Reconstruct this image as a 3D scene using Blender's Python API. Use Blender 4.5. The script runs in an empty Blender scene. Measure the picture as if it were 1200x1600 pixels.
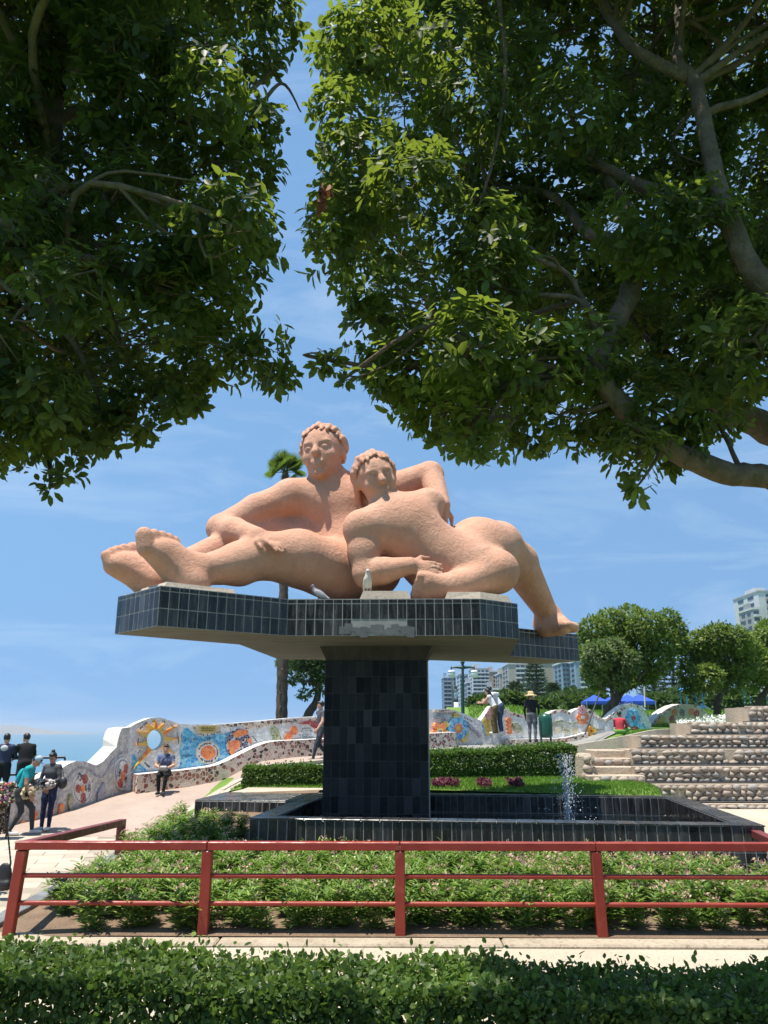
import bpy, bmesh, math, random
import numpy as np
from mathutils import Vector, Matrix

random.seed(11)
RNG = np.random.default_rng(11)
R = math.radians
scene = bpy.context.scene
COL = scene.collection

# ------------------------------------------------------------------ camera, sky, sun, exposure
F_PX, PITCH = 1200.0, R(15.7)
cam_data = bpy.data.cameras.new('camera')
cam_data.sensor_fit = 'VERTICAL'
cam_data.sensor_height = 36.0
cam_data.lens = 27.0
cam_data.clip_start = 0.05
cam_data.clip_end = 60000
cam = bpy.data.objects.new('camera', cam_data)
cam.location = (0, 0, 0)
cam.rotation_euler = (R(90) + PITCH, 0, 0)
COL.objects.link(cam)
scene.camera = cam

SUN_TRAVEL = Vector((0.20, 0.12, -0.97)).normalized()      # the way the light goes
to_sun = -SUN_TRAVEL
world = bpy.data.worlds.new('World')
scene.world = world
world.use_nodes = True
wn = world.node_tree
sky_node = wn.nodes.new('ShaderNodeTexSky')
sky_node.sky_type = 'NISHITA'
sky_node.sun_disc = False
sky_node.sun_elevation = math.asin(to_sun.z)
sky_node.sun_rotation = math.atan2(to_sun.x, to_sun.y)
sky_node.altitude = 60
sky_node.air_density = 1.0
sky_node.dust_density = 0.3
sky_node.ozone_density = 1.2
bgn = wn.nodes['Background']
bgn.inputs['Strength'].default_value = 0.127
# the coast's humid air keeps the whole sky an even blue: look the sky up a little higher, tint it slightly
tcn = wn.nodes.new('ShaderNodeTexCoord'); mpn = wn.nodes.new('ShaderNodeMapping'); mpn.vector_type = 'POINT'
mpn.inputs['Location'].default_value = (0, 0, .50); mpn.inputs['Scale'].default_value = (1, 1, .12)
nrn = wn.nodes.new('ShaderNodeVectorMath'); nrn.operation = 'NORMALIZE'
wn.links.new(tcn.outputs['Generated'], mpn.inputs['Vector']); wn.links.new(mpn.outputs[0], nrn.inputs[0]); wn.links.new(nrn.outputs[0], sky_node.inputs['Vector'])
tin = wn.nodes.new('ShaderNodeMix'); tin.data_type = 'RGBA'; tin.blend_type = 'MULTIPLY'; tin.inputs[0].default_value = 1; tin.inputs[7].default_value = (.90, 1.07, 1.05, 1)
wn.links.new(sky_node.outputs['Color'], tin.inputs[6])
# faint high wisps of cloud
cmp_ = wn.nodes.new('ShaderNodeMapping'); cmp_.inputs['Scale'].default_value = (2.2, 2.2, 9); cmp_.inputs['Rotation'].default_value = (.25, .2, .3)
cno = wn.nodes.new('ShaderNodeTexNoise'); cno.inputs['Scale'].default_value = 1.6; cno.inputs['Detail'].default_value = 7; cno.inputs['Roughness'].default_value = .62; cno.inputs['Distortion'].default_value = .6
crm = wn.nodes.new('ShaderNodeValToRGB'); crm.color_ramp.elements[0].position = .48; crm.color_ramp.elements[0].color = (0, 0, 0, 1); crm.color_ramp.elements[1].position = .80; crm.color_ramp.elements[1].color = (.30, .30, .30, 1)
cmx = wn.nodes.new('ShaderNodeMix'); cmx.data_type = 'RGBA'; cmx.inputs[7].default_value = (4.6, 5.2, 5.8, 1)
wn.links.new(tcn.outputs['Generated'], cmp_.inputs['Vector']); wn.links.new(cmp_.outputs[0], cno.inputs['Vector']); wn.links.new(cno.outputs['Fac'], crm.inputs[0]); wn.links.new(crm.outputs[0], cmx.inputs[0])
wn.links.new(tin.outputs[2], cmx.inputs[6]); wn.links.new(cmx.outputs[2], bgn.inputs['Color'])

sun_data = bpy.data.lights.new('sun', 'SUN')
sun_data.energy = 4.9
sun_data.angle = R(0.53)
sun_data.color = (1.0, 0.94, 0.84)
sun = bpy.data.objects.new('sun', sun_data)
sun.rotation_euler = SUN_TRAVEL.to_track_quat('-Z', 'Y').to_euler()
COL.objects.link(sun)

scene.view_settings.view_transform = 'Standard'
scene.view_settings.look = 'None'
scene.view_settings.gamma = 1.0
scene.view_settings.exposure = 0.7
scene.render.engine = 'CYCLES'
scene.cycles.max_bounces = 7
scene.cycles.transparent_max_bounces = 8
scene.cycles.volume_bounces = 0
scene.cycles.use_denoising = True
scene.cycles.caustics_reflective = False
scene.cycles.caustics_refractive = False

# ------------------------------------------------------------------ helpers
CP, SP = math.cos(PITCH), math.sin(PITCH)

def ray(px, py):
    xc, yc = (px - 600) / F_PX, (800 - py) / F_PX
    return Vector((xc, CP - yc * SP, SP + yc * CP))

def at(px, py, d):
    """the point seen at (px, py) of the photograph at distance y = d"""
    r = ray(px, py)
    return r * (d / r.y)

def proj(p):
    dep = p[1] * CP + p[2] * SP
    if dep < 1e-4:
        return None
    return (600 + p[0] / dep * F_PX, 800 - (p[2] * CP - p[1] * SP) / dep * F_PX)

def lerp(a, b, t): return a + (b - a) * t

def interp(x, pts):
    return float(np.interp(x, [p[0] for p in pts], [p[1] for p in pts]))

def sstep(a, b, x):
    t = min(1, max(0, (x - a) / (b - a)))
    return t * t * (3 - 2 * t)

PROF_L = [(-8, -2.49), (9.55, -2.49), (9.6, -2.40), (14, -2.33), (18, -2.22), (22.7, -1.66), (25, -1.15), (30, -.75), (40, -.6), (90, -.5)]
PROF_M = [(-8, -2.49), (9.55, -2.49), (9.6, -2.38), (13, -2.02), (17.6, -1.5), (18.6, -1.34), (21.3, -1.22), (23, -.95), (28, -.62), (31, -.5), (35, .55), (38, .98), (42, .85), (60, .5), (100, .5), (300, .5)]
PROF_R = [(-8, -2.49), (9.55, -2.49), (9.6, -2.38), (13, -2.1), (18.2, -2.05), (22.4, -1.4), (23.35, -1.0), (23.5, -.10), (26, -.08), (30, -.03), (34, .12), (37, .25), (41, .85), (60, .5), (100, .5), (300, .5)]

def gz(x, y):
    l, m, r = interp(y, PROF_L), interp(y, PROF_M), interp(y, PROF_R)
    z = lerp(l, m, sstep(-5.0, -3.2, x))
    r += .26 * sstep(9.8, 12.5, x) * sstep(23.5, 27, y) * (1 - sstep(28.5, 33, y)) - .02
    return lerp(z, r, sstep(6.2, 7.4 if y < 23.4 else 9.2, x))

WORLD = {}
def W(o):
    return WORLD.get(o.name, Matrix.Identity(4)) if o else Matrix.Identity(4)

def place(o, m=None, parent=None):
    COL.objects.link(o)
    m = m or Matrix.Identity(4)
    o.parent = parent
    if parent is not None:
        o.matrix_parent_inverse = W(parent).inverted()
    o.matrix_basis = m
    WORLD[o.name] = m.copy()
    return o

def tag(o, label=None, cat=None, group=None, kind=None):
    if label: o['label'] = label
    if cat: o['category'] = cat
    if group: o['group'] = group
    if kind: o['kind'] = kind
    return o

def empty(name, loc, label=None, cat=None, group=None, rz=0):
    o = bpy.data.objects.new(name, None)
    o.empty_display_size = .1
    place(o, Matrix.Translation(Vector(loc)) @ Matrix.Rotation(rz, 4, 'Z'))
    return tag(o, label, cat, group)

def fast_mesh(name, verts, faces, mats=(), fmat=None, smooth=False):
    """verts (n,3) array, faces (m,k) array of equal sized polygons"""
    me = bpy.data.meshes.new(name)
    verts = np.asarray(verts, dtype=np.float32); faces = np.asarray(faces, dtype=np.int32)
    m, k = faces.shape
    me.vertices.add(len(verts)); me.vertices.foreach_set('co', verts.ravel())
    me.loops.add(m * k); me.loops.foreach_set('vertex_index', faces.ravel())
    me.polygons.add(m)
    me.polygons.foreach_set('loop_start', np.arange(0, m * k, k, dtype=np.int32))
    if fmat is not None: me.polygons.foreach_set('material_index', np.asarray(fmat, dtype=np.int32))
    if smooth: me.polygons.foreach_set('use_smooth', np.ones(m, dtype=bool))
    for x in mats: me.materials.append(x)
    me.update(calc_edges=True)
    return me

class MB:
    """collects shapes and builds ONE mesh object from them"""
    def __init__(s): s.v, s.f, s.m, s.sm = [], [], [], []
    def add(s, vs, fs, mi=0, smooth=False):
        b = len(s.v); s.v += [tuple(v) for v in vs]
        for f in fs: s.f.append([b + i for i in f]); s.m.append(mi); s.sm.append(smooth)
    def box(s, c, size, rot=None, mi=0, taper=1.0, bev=0):
        hx, hy, hz = size[0] / 2, size[1] / 2, size[2] / 2
        vs = []
        if bev:
            b = min(bev, hx * .9, hy * .9, hz * .9)
            for sx in (-1, 1):
                for sy in (-1, 1):
                    for sz in (-1, 1):
                        t = taper if sz > 0 else 1
                        vs.append(Vector((sx * (hx - b) * t, sy * (hy - b) * t, sz * hz)))
                        vs.append(Vector((sx * (hx - b) * t, sy * hy * t, sz * (hz - b))))
                        vs.append(Vector((sx * hx * t, sy * (hy - b) * t, sz * (hz - b))))
            bm = bmesh.new()
            for v in vs: bm.verts.new(v)
            bmesh.ops.convex_hull(bm, input=bm.verts)
            bm.verts.index_update()
            fs = [[v.index for v in f.verts] for f in bm.faces]
            vs = [v.co.copy() for v in bm.verts]
            bm.free()
        else:
            for sz in (-1, 1):
                t = taper if sz > 0 else 1
                for sx, sy in ((-1, -1), (1, -1), (1, 1), (-1, 1)):
                    vs.append(Vector((sx * hx * t, sy * hy * t, sz * hz)))
            fs = [(3, 2, 1, 0), (4, 5, 6, 7), (0, 1, 5, 4), (1, 2, 6, 5), (2, 3, 7, 6), (3, 0, 4, 7)]
        if rot is not None: vs = [rot @ v for v in vs]
        c = Vector(c)
        s.add([v + c for v in vs], fs, mi)
        return s
    def tube(s, pts, rad, n=8, mi=0, cap=True, smooth=True):
        pts = [Vector(p) for p in pts]
        rad = [rad] * len(pts) if isinstance(rad, (int, float)) else list(rad)
        vs, fs, up = [], [], None
        for i, p in enumerate(pts):
            t = (pts[min(i + 1, len(pts) - 1)] - pts[max(i - 1, 0)]).normalized()
            if up is None:
                up = t.orthogonal().normalized()
            up = (up - t * up.dot(t))
            up = up.normalized() if up.length > 1e-6 else t.orthogonal().normalized()
            si = t.cross(up)
            for k in range(n):
                a = 2 * math.pi * k / n
                vs.append(p + (up * math.cos(a) + si * math.sin(a)) * rad[i])
        for i in range(len(pts) - 1):
            for k in range(n):
                fs.append((i * n + k, i * n + (k + 1) % n, (i + 1) * n + (k + 1) % n, (i + 1) * n + k))
        s.add(vs, fs, mi, smooth)
        if cap:
            s.add(vs[:n], [tuple(range(n))[::-1]], mi); s.add(vs[-n:], [tuple(range(n))], mi)
        return s
    def lathe(s, c, prof, n=16, mi=0, smooth=True):
        c = Vector(c); vs, fs = [], []
        for r, z in prof:
            for k in range(n):
                a = 2 * math.pi * k / n
                vs.append(c + Vector((r * math.cos(a), r * math.sin(a), z)))
        for i in range(len(prof) - 1):
            for k in range(n):
                fs.append((i * n + k, i * n + (k + 1) % n, (i + 1) * n + (k + 1) % n, (i + 1) * n + k))
        fs.append(tuple(range(n))[::-1]); fs.append(tuple((len(prof) - 1) * n + k for k in range(n)))
        s.add(vs, fs, mi, smooth)
        return s
    def prism(s, poly, z0, z1, mi=0, mside=None):
        n = len(poly)
        vs = [Vector((p[0], p[1], z0)) for p in poly] + [Vector((p[0], p[1], z1)) for p in poly]
        s.add(vs, [tuple(range(n))[::-1]], mi); s.add(vs, [tuple(range(n, 2 * n))], mi)
        s.add(vs, [(i, (i + 1) % n, n + (i + 1) % n, n + i) for i in range(n)], mi if mside is None else mside)
        return s
    def mesh(s, name, mats, weld=False):
        me = bpy.data.meshes.new(name)
        me.from_pydata(s.v, [], s.f)
        mats = mats if isinstance(mats, (list, tuple)) else [mats]
        for x in mats: me.materials.append(x)
        me.polygons.foreach_set('material_index', s.m)
        me.polygons.foreach_set('use_smooth', s.sm)
        bm = bmesh.new(); bm.from_mesh(me)
        if weld: bmesh.ops.remove_doubles(bm, verts=bm.verts, dist=1e-4)
        bmesh.ops.recalc_face_normals(bm, faces=bm.faces)
        bm.to_mesh(me); bm.free()
        me.update()
        return me
    def build(s, name, mats, parent=None, m=None, weld=False):
        return place(bpy.data.objects.new(name, s.mesh(name, mats, weld)), m, parent)

def obj(name, me, parent=None, m=None):
    return place(bpy.data.objects.new(name, me), m, parent)

def frame(p, xdir, zdir):
    """matrix with local x along xdir, local z along zdir"""
    x = Vector(xdir).normalized(); z = Vector(zdir); z = (z - x * z.dot(x)).normalized(); y = z.cross(x)
    m = Matrix((x, y, z)).transposed().to_4x4(); m.translation = Vector(p)
    return m

def drape(name, poly, off, mats, step=1.0, kind='structure', parent=None, zf=None, thick=0):
    """a sheet that follows the ground inside a plan polygon"""
    zf = zf or gz
    bm = bmesh.new()
    bm.faces.new([bm.verts.new((p[0], p[1], 0)) for p in poly])
    xs = [p[0] for p in poly]; ys = [p[1] for p in poly]
    for ax, lo, hi in ((0, min(xs), max(xs)), (1, min(ys), max(ys))):
        n = int((hi - lo) / step)
        for i in range(1, n + 1):
            co = [0, 0, 0]; no = [0, 0, 0]; co[ax] = lo + i * step - 1e-3; no[ax] = 1
            bmesh.ops.bisect_plane(bm, geom=bm.verts[:] + bm.edges[:] + bm.faces[:], plane_co=co, plane_no=no)
    for v in bm.verts: v.co.z = zf(v.co.x, v.co.y) + off
    bmesh.ops.recalc_face_normals(bm, faces=bm.faces)
    for f in bm.faces:
        if f.normal.z < 0: f.normal_flip()
    me = bpy.data.meshes.new(name); bm.to_mesh(me); bm.free()
    for x in (mats if isinstance(mats, (list, tuple)) else [mats]): me.materials.append(x)
    o = obj(name, me, parent)
    if kind: o['kind'] = kind
    return o

def inside(poly, x, y):
    c = False; n = len(poly)
    for i in range(n):
        x1, y1 = poly[i][:2]; x2, y2 = poly[(i + 1) % n][:2]
        if (y1 > y) != (y2 > y) and x < (x2 - x1) * (y - y1) / (y2 - y1) + x1: c = not c
    return c

# ------------------------------------------------------------------ materials
def lin(c):
    return tuple(((v / 255) / 12.92 if v / 255 <= .04045 else ((v / 255 + .055) / 1.055) ** 2.4) for v in c) + (1,)

class NT:
    def __init__(s, name):
        s.m = bpy.data.materials.new(name); s.m.use_nodes = True
        s.t = s.m.node_tree; s.b = s.t.nodes['Principled BSDF']; s.out = s.t.nodes['Material Output']
    def n(s, typ, **kw):
        nd = s.t.nodes.new(typ)
        for k, v in kw.items():
            if k in nd.inputs.keys() if isinstance(k, str) and hasattr(nd, 'inputs') else False: nd.inputs[k].default_value = v
            else: setattr(nd, k, v)
        return nd
    def l(s, a, b): s.t.links.new(a, b)
    def mix(s, fac, a, b, blend='MIX'):
        nd = s.t.nodes.new('ShaderNodeMix'); nd.data_type = 'RGBA'; nd.blend_type = blend
        for sock, v in ((nd.inputs[0], fac), (nd.inputs[6], a), (nd.inputs[7], b)):
            if hasattr(v, 'links'): s.l(v, sock)
            else: sock.default_value = v
        return nd.outputs[2]
    def ramp(s, fac, stops, const=False):
        nd = s.t.nodes.new('ShaderNodeValToRGB'); cr = nd.color_ramp
        if const: cr.interpolation = 'CONSTANT'
        while len(cr.elements) < len(stops): cr.elements.new(.5)
        for e, (p, c) in zip(cr.elements, stops):
            e.position = p; e.color = c if isinstance(c, tuple) and len(c) == 4 else (c, c, c, 1)
        s.l(fac, nd.inputs[0]); return nd.outputs[0]
    def coord(s, kind='world', scale=(1, 1, 1)):
        if kind == 'world': o = s.n('ShaderNodeNewGeometry').outputs['Position']
        else: o = s.n('ShaderNodeTexCoord').outputs['Object']
        mp = s.n('ShaderNodeMapping'); mp.inputs['Scale'].default_value = scale
        s.l(o, mp.inputs['Vector']); return mp.outputs[0]
    def noise(s, vec, scale, detail=4, rough=.55, dist=0):
        nd = s.n('ShaderNodeTexNoise'); s.l(vec, nd.inputs['Vector'])
        nd.inputs['Scale'].default_value = scale; nd.inputs['Detail'].default_value = detail
        nd.inputs['Roughness'].default_value = rough; nd.inputs['Distortion'].default_value = dist
        return nd.outputs['Fac']
    def voro(s, vec, scale, feature='F1', out='Distance', rnd=1.0):
        nd = s.n('ShaderNodeTexVoronoi'); nd.feature = feature; s.l(vec, nd.inputs['Vector'])
        nd.inputs['Scale'].default_value = scale; nd.inputs['Randomness'].default_value = rnd
        return nd.outputs[out]
    def bump(s, h, strength=.3, dist=.02):
        nd = s.n('ShaderNodeBump'); nd.inputs['Strength'].default_value = strength; nd.inputs['Distance'].default_value = dist
        s.l(h, nd.inputs['Height']); s.l(nd.outputs[0], s.b.inputs['Normal']); return nd
    def color(s, c):
        if hasattr(c, 'links'): s.l(c, s.b.inputs['Base Color'])
        else: s.b.inputs['Base Color'].default_value = c
    def set(s, rough=.8, spec=.5, metal=0):
        s.b.inputs['Roughness'].default_value = rough
        s.b.inputs['Specular IOR Level'].default_value = spec
        s.b.inputs['Metallic'].default_value = metal
        return s

def c4(r, g, b): return (r, g, b, 1)

def mat_rough(name, c1, c2, c3=None, scale=3, fine=40, rough=.85, bump=.3, bdist=.01, coord='world', rnd=.0, spec=.3, stretch=(1, 1, 1)):
    """a matt surface with broad mottling, fine grain and relief"""
    n = NT(name).set(rough, spec)
    v = n.coord(coord, stretch)
    a = n.noise(v, scale, 5, .6)
    col = n.ramp(a, [(.3, c1), (.7, c2)])
    g = n.noise(v, fine, 4, .6)
    if c3: col = n.mix(n.ramp(g, [(.52, 0.0), (.72, 1.0)]), col, c3)
    else: col = n.mix(.35, col, n.ramp(g, [(.25, .35), (.75, 1.0)]), 'MULTIPLY')
    if rnd:
        oi = n.n('ShaderNodeObjectInfo')
        col = n.mix(rnd, col, n.ramp(oi.outputs['Random'], [(0, .25), (1, 1.0)]), 'MULTIPLY')
    n.color(col)
    if bump: n.bump(g, bump, bdist)
    return n.m

def mat_plain(name, c, rough=.6, spec=.5, metal=0, var=.25, scale=6):
    n = NT(name).set(rough, spec, metal)
    v = n.coord('world')
    n.color(n.mix(var, c, n.ramp(n.noise(v, scale, 4), [(.3, .45), (.7, 1.0)]), 'MULTIPLY'))
    return n.m

def mat_leaf(name, stops, rough=.45, transl=.35, tcol=c4(.25, .42, .05), spec=.22):
    n = NT(name).set(rough, spec)
    g = n.n('ShaderNodeNewGeometry')
    col = n.ramp(g.outputs['Random Per Island'], stops)
    v = n.coord('world')
    col = n.mix(.5, col, n.ramp(n.noise(v, 1.7, 3), [(.3, .5), (.7, 1.0)]), 'MULTIPLY')
    col = n.mix(n.ramp(n.noise(v, .9, 2), [(.52, 0.0), (.72, .45)]), col, n.mix(.5, col, tcol))
    n.color(col)
    tr = n.n('ShaderNodeBsdfTranslucent'); n.l(n.mix(.6, col, tcol), tr.inputs['Color'])
    mx = n.n('ShaderNodeMixShader'); mx.inputs[0].default_value = transl
    n.l(n.b.outputs[0], mx.inputs[1]); n.l(tr.outputs[0], mx.inputs[2]); n.l(mx.outputs[0], n.out.inputs['Surface'])
    return n.m

def mat_mosaic(name, cols, scale=14, grout=c4(.50, .49, .46), line=.045, rough=.4):
    """small broken tile pieces, one colour each, set in mortar"""
    n = NT(name).set(rough, .5)
    v = n.coord('world')
    d = n.voro(v, scale, 'DISTANCE_TO_EDGE')
    c = n.voro(v, scale, 'F1', 'Color')
    sep = n.n('ShaderNodeSeparateColor'); n.l(c, sep.inputs[0])
    k = len(cols)
    col = n.ramp(sep.outputs[0], [(i / k, cols[i]) for i in range(k)], True)
    col = n.mix(.3, col, n.ramp(sep.outputs[1], [(0, .45), (1, 1.0)]), 'MULTIPLY')
    f = n.ramp(d, [(line * .7, 0.0), (line * 1.3, 1.0)])
    n.color(n.mix(f, grout, col))
    n.bump(f, .4, .006)
    return n.m
M = {}
M['grass'] = mat_rough('grass_ground', c4(.09, .17, .025), c4(.14, .24, .04), c4(.20, .27, .07), 1.2, 30, .9, .6, .03)
M['blade'] = mat_leaf('grass_blade', [(0, c4(.08, .19, .02)), (.5, c4(.14, .28, .035)), (1, c4(.22, .34, .06))], .6, .3)
M['soil'] = mat_rough('soil', c4(.13, .085, .055), c4(.22, .15, .10), c4(.30, .22, .15), 2.5, 45, .95, .8, .03)
M['earth'] = mat_rough('earth', c4(.22, .18, .13), c4(.30, .25, .18), None, 1, 20, .95, .5, .03)
M['walk'] = mat_rough('pale_concrete', c4(.38, .325, .25), c4(.47, .405, .315), c4(.31, .26, .20), 1.3, 35, .9, .3, .006)
M['joint'] = mat_rough('paver_joint', c4(.30, .26, .20), c4(.38, .33, .26), None, 3, 50, .95, .4, .01)
M['paver'] = mat_rough('stone_paver', c4(.44, .38, .30), c4(.52, .455, .365), c4(.38, .32, .25), 1.8, 30, .85, .35, .006, 'world', .30)
M['ramp'] = mat_rough('pink_concrete', c4(.33, .25, .205), c4(.40, .315, .26), c4(.27, .205, .17), 1.1, 24, .9, .3, .006)
M['asphalt'] = mat_rough('worn_asphalt', c4(.22, .215, .20), c4(.31, .30, .28), None, 1.1, 30, .95, .4, .01)
M['kerb'] = mat_rough('kerb_concrete', c4(.33, .275, .205), c4(.43, .365, .28), c4(.22, .175, .125), 2.2, 22, .9, .7, .02)
M['concrete'] = mat_rough('concrete', c4(.36, .31, .25), c4(.46, .40, .33), c4(.27, .23, .18), 1.6, 18, .9, .5, .015)
M['border'] = mat_rough('border_slate', c4(.17, .175, .18), c4(.26, .265, .27), None, 3, 30, .6, .3, .006, 'world', .4)
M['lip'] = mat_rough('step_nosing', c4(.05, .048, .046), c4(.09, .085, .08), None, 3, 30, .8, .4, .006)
M['mortar'] = mat_rough('mortar', c4(.40, .32, .24), c4(.52, .43, .33), c4(.30, .24, .18), 2.5, 22, .95, .8, .03)

def mat_stone():
    n = NT('river_stone').set(.75, .35)
    v = n.coord('object')
    oi = n.n('ShaderNodeObjectInfo')
    col = n.ramp(oi.outputs['Random'], [(0, c4(.26, .22, .19)), (.3, c4(.38, .32, .26)), (.55, c4(.33, .255, .205)), (.8, c4(.44, .38, .31)), (1, c4(.29, .275, .26))])
    col = n.mix(.45, col, n.ramp(n.noise(v, 9, 5), [(.3, .45), (.7, 1.0)]), 'MULTIPLY')
    n.color(col); n.bump(n.noise(v, 30, 4), .3, .006)
    return n.m
M['stone'] = mat_stone()

def mat_tile(name, spec, drips=.38):
    n = NT(name).set(.16, spec)
    oi = n.n('ShaderNodeObjectInfo'); v = n.coord('world')
    col = n.ramp(oi.outputs['Random'], [(0, c4(.010, .010, .011)), (.5, c4(.020, .020, .021)), (.85, c4(.034, .034, .036)), (1, c4(.055, .055, .057))])
    vs = n.coord('world', (9, 9, .9))
    drip = n.noise(vs, 1.6, 5, .7)
    f = n.ramp(drip, [(.50, 0.0), (.78, drips)])
    col = n.mix(f, col, c4(.30, .30, .29))
    sp = n.noise(v, 22, 3, .7)
    col = n.mix(n.ramp(sp, [(.72, 0.0), (.78, .6)]), col, c4(.34, .33, .31))
    n.color(col)
    rr = n.ramp(n.noise(v, 5, 4), [(.3, .12), (.7, .42)])
    n.l(rr, n.b.inputs['Roughness'])
    n.bump(n.noise(v, 14, 3), .06, .004)
    return n.m
M['tile'] = mat_tile('black_glazed_tile', .42)
M['tile_black'] = mat_tile('jet_black_tile', .10, .06)
M['grout'] = mat_rough('tile_grout', c4(.28, .28, .265), c4(.40, .395, .375), None, 4, 40, .9, .3, .004)
M['grout_dark'] = mat_rough('dark_tile_grout', c4(.08, .08, .082), c4(.14, .14, .14), None, 4, 40, .8, .3, .004)

def mat_boards():
    n = NT('board_marked_concrete').set(.85, .3)
    v = n.coord('world', (1.2, 9, 9))
    a = n.noise(v, 1.3, 5, .65)
    n.color(n.ramp(a, [(.25, c4(.10, .088, .075)), (.5, c4(.20, .178, .15)), (.75, c4(.27, .245, .21))]))
    n.bump(a, .4, .02)
    return n.m
M['boards'] = mat_boards()
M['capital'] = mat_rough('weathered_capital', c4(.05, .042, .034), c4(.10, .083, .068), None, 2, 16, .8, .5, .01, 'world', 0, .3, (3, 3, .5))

def mat_clay():
    n = NT('terracotta_render').set(.82, .25)
    v = n.coord('world')
    a = n.noise(v, .9, 4, .6); b = n.noise(v, 9, 6, .68); c = n.noise(v, 3.2, 5, .6, .6)
    col = n.ramp(a, [(.3, c4(.53, .275, .180)), (.7, c4(.61, .340, .235))])
    col = n.mix(n.ramp(c, [(.5, 0.0), (.75, .5)]), col, c4(.67, .42, .31))
    col = n.mix(n.ramp(b, [(.22, .55), (.42, 0.0)]), col, c4(.36, .19, .125))
    st = n.noise(n.coord('world', (5, 5, .55)), 1.5, 5, .7)
    col = n.mix(n.ramp(st, [(.54, 0.0), (.74, .42)]), col, c4(.36, .22, .16))
    sp = n.noise(v, 6.5, 5, .75)
    col = n.mix(n.ramp(sp, [(.66, 0.0), (.74, .5)]), col, c4(.40, .24, .17))
    n.color(col)
    mx = n.n('ShaderNodeMath', operation='ADD'); n.l(n.noise(v, 14, 7, .75), mx.inputs[0]); n.l(c, mx.inputs[1])
    n.bump(mx.outputs[0], .8, .04)
    return n.m
M['clay'] = mat_clay()
def mat_red(name, c1, c2, worn):
    n = NT(name).set(.45, .5); v = n.coord('world')
    col = n.ramp(n.noise(v, 2.4, 5, .65), [(.3, c1), (.7, c2)])
    oi = n.n('ShaderNodeObjectInfo'); col = n.mix(.25, col, n.ramp(oi.outputs['Random'], [(0, .5), (1, 1.0)]), 'MULTIPLY')
    chip = n.noise(v, 17, 6, .72)
    col = n.mix(n.ramp(chip, [(.62 - worn, 0.0), (.68 - worn, .75)]), col, c4(.11, .045, .03))
    fade = n.noise(v, 5, 5, .7)
    col = n.mix(n.ramp(fade, [(.58, 0.0), (.75, .4)]), col, c4(.42, .15, .11))
    n.color(col); n.l(n.ramp(n.noise(v, 8, 4), [(.3, .3), (.7, .65)]), n.b.inputs['Roughness'])
    n.bump(chip, .25, .006)
    return n.m
M['red'] = mat_red('red_paint', c4(.23, .023, .012), c4(.32, .038, .018), 0)
M['red_top'] = mat_red('worn_red_paint', c4(.14, .022, .018), c4(.22, .04, .03), .06)
M['bark'] = mat_rough('bark', c4(.07, .048, .03), c4(.17, .12, .08), c4(.06, .062, .022), 7, 13, .95, 1.0, .03)
M['bark_dark'] = mat_rough('dark_bark', c4(.07, .05, .035), c4(.15, .11, .08), None, 5, 26, .9, .6, .02)
M['leaf_r'] = mat_leaf('tree_leaf', [(0, c4(.020, .036, .011)), (.35, c4(.032, .056, .016)), (.7, c4(.052, .082, .022)), (.93, c4(.10, .135, .035)), (1, c4(.22, .25, .05))], .5, .42, c4(.38, .50, .05))
M['leaf_l'] = mat_leaf('dark_tree_leaf', [(0, c4(.015, .026, .010)), (.4, c4(.024, .041, .014)), (.75, c4(.040, .062, .019)), (.95, c4(.08, .105, .028)), (1, c4(.18, .21, .04))], .5, .42, c4(.38, .50, .05))
M['leaf_mid'] = mat_leaf('park_tree_leaf', [(0, c4(.06, .09, .02)), (.4, c4(.11, .155, .03)), (.75, c4(.17, .22, .045)), (1, c4(.27, .31, .08))], .55, .28)
M['leaf_olive'] = mat_leaf('olive_tree_leaf', [(0, c4(.05, .08, .03)), (.5, c4(.10, .14, .05)), (1, c4(.18, .21, .09))], .55, .25)
M['leaf_dark'] = mat_leaf('far_tree_leaf', [(0, c4(.02, .045, .014)), (.5, c4(.045, .085, .022)), (1, c4(.08, .13, .03))], .6, .2)
M['pine'] = mat_leaf('pine_needles', [(0, c4(.015, .032, .018)), (1, c4(.04, .065, .032))], .6, .1)
M['leaf_hedge'] = mat_leaf('hedge_leaf', [(0, c4(.028, .055, .013)), (.4, c4(.055, .098, .021)), (.8, c4(.10, .16, .034)), (1, c4(.19, .26, .06))], .42, .3)
M['leaf_box'] = mat_leaf('clipped_hedge_leaf', [(0, c4(.035, .08, .018)), (.5, c4(.07, .14, .028)), (1, c4(.14, .22, .05))], .5, .28)
M['leaf_oleander'] = mat_leaf('oleander_leaf', [(0, c4(.08, .16, .035)), (.4, c4(.16, .27, .055)), (.75, c4(.26, .38, .085)), (1, c4(.40, .47, .16))], .42, .3)
M['bud'] = mat_leaf('oleander_bud', [(0, c4(.55, .26, .20)), (.5, c4(.68, .45, .34)), (1, c4(.75, .60, .46))], .6, .3, c4(.8, .5, .4))
M['purple'] = mat_leaf('purple_leaf', [(0, c4(.07, .018, .03)), (.6, c4(.15, .04, .06)), (1, c4(.22, .08, .09))], .5, .2, c4(.3, .05, .1))
M['dead'] = mat_leaf('dead_leaf', [(0, c4(.22, .07, .03)), (1, c4(.36, .14, .06))], .7, .2, c4(.5, .2, .08))
M['flower_white'] = mat_leaf('white_petal', [(0, c4(.75, .75, .70)), (1, c4(.85, .85, .82))], .6, .2, c4(.9, .9, .9))
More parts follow.
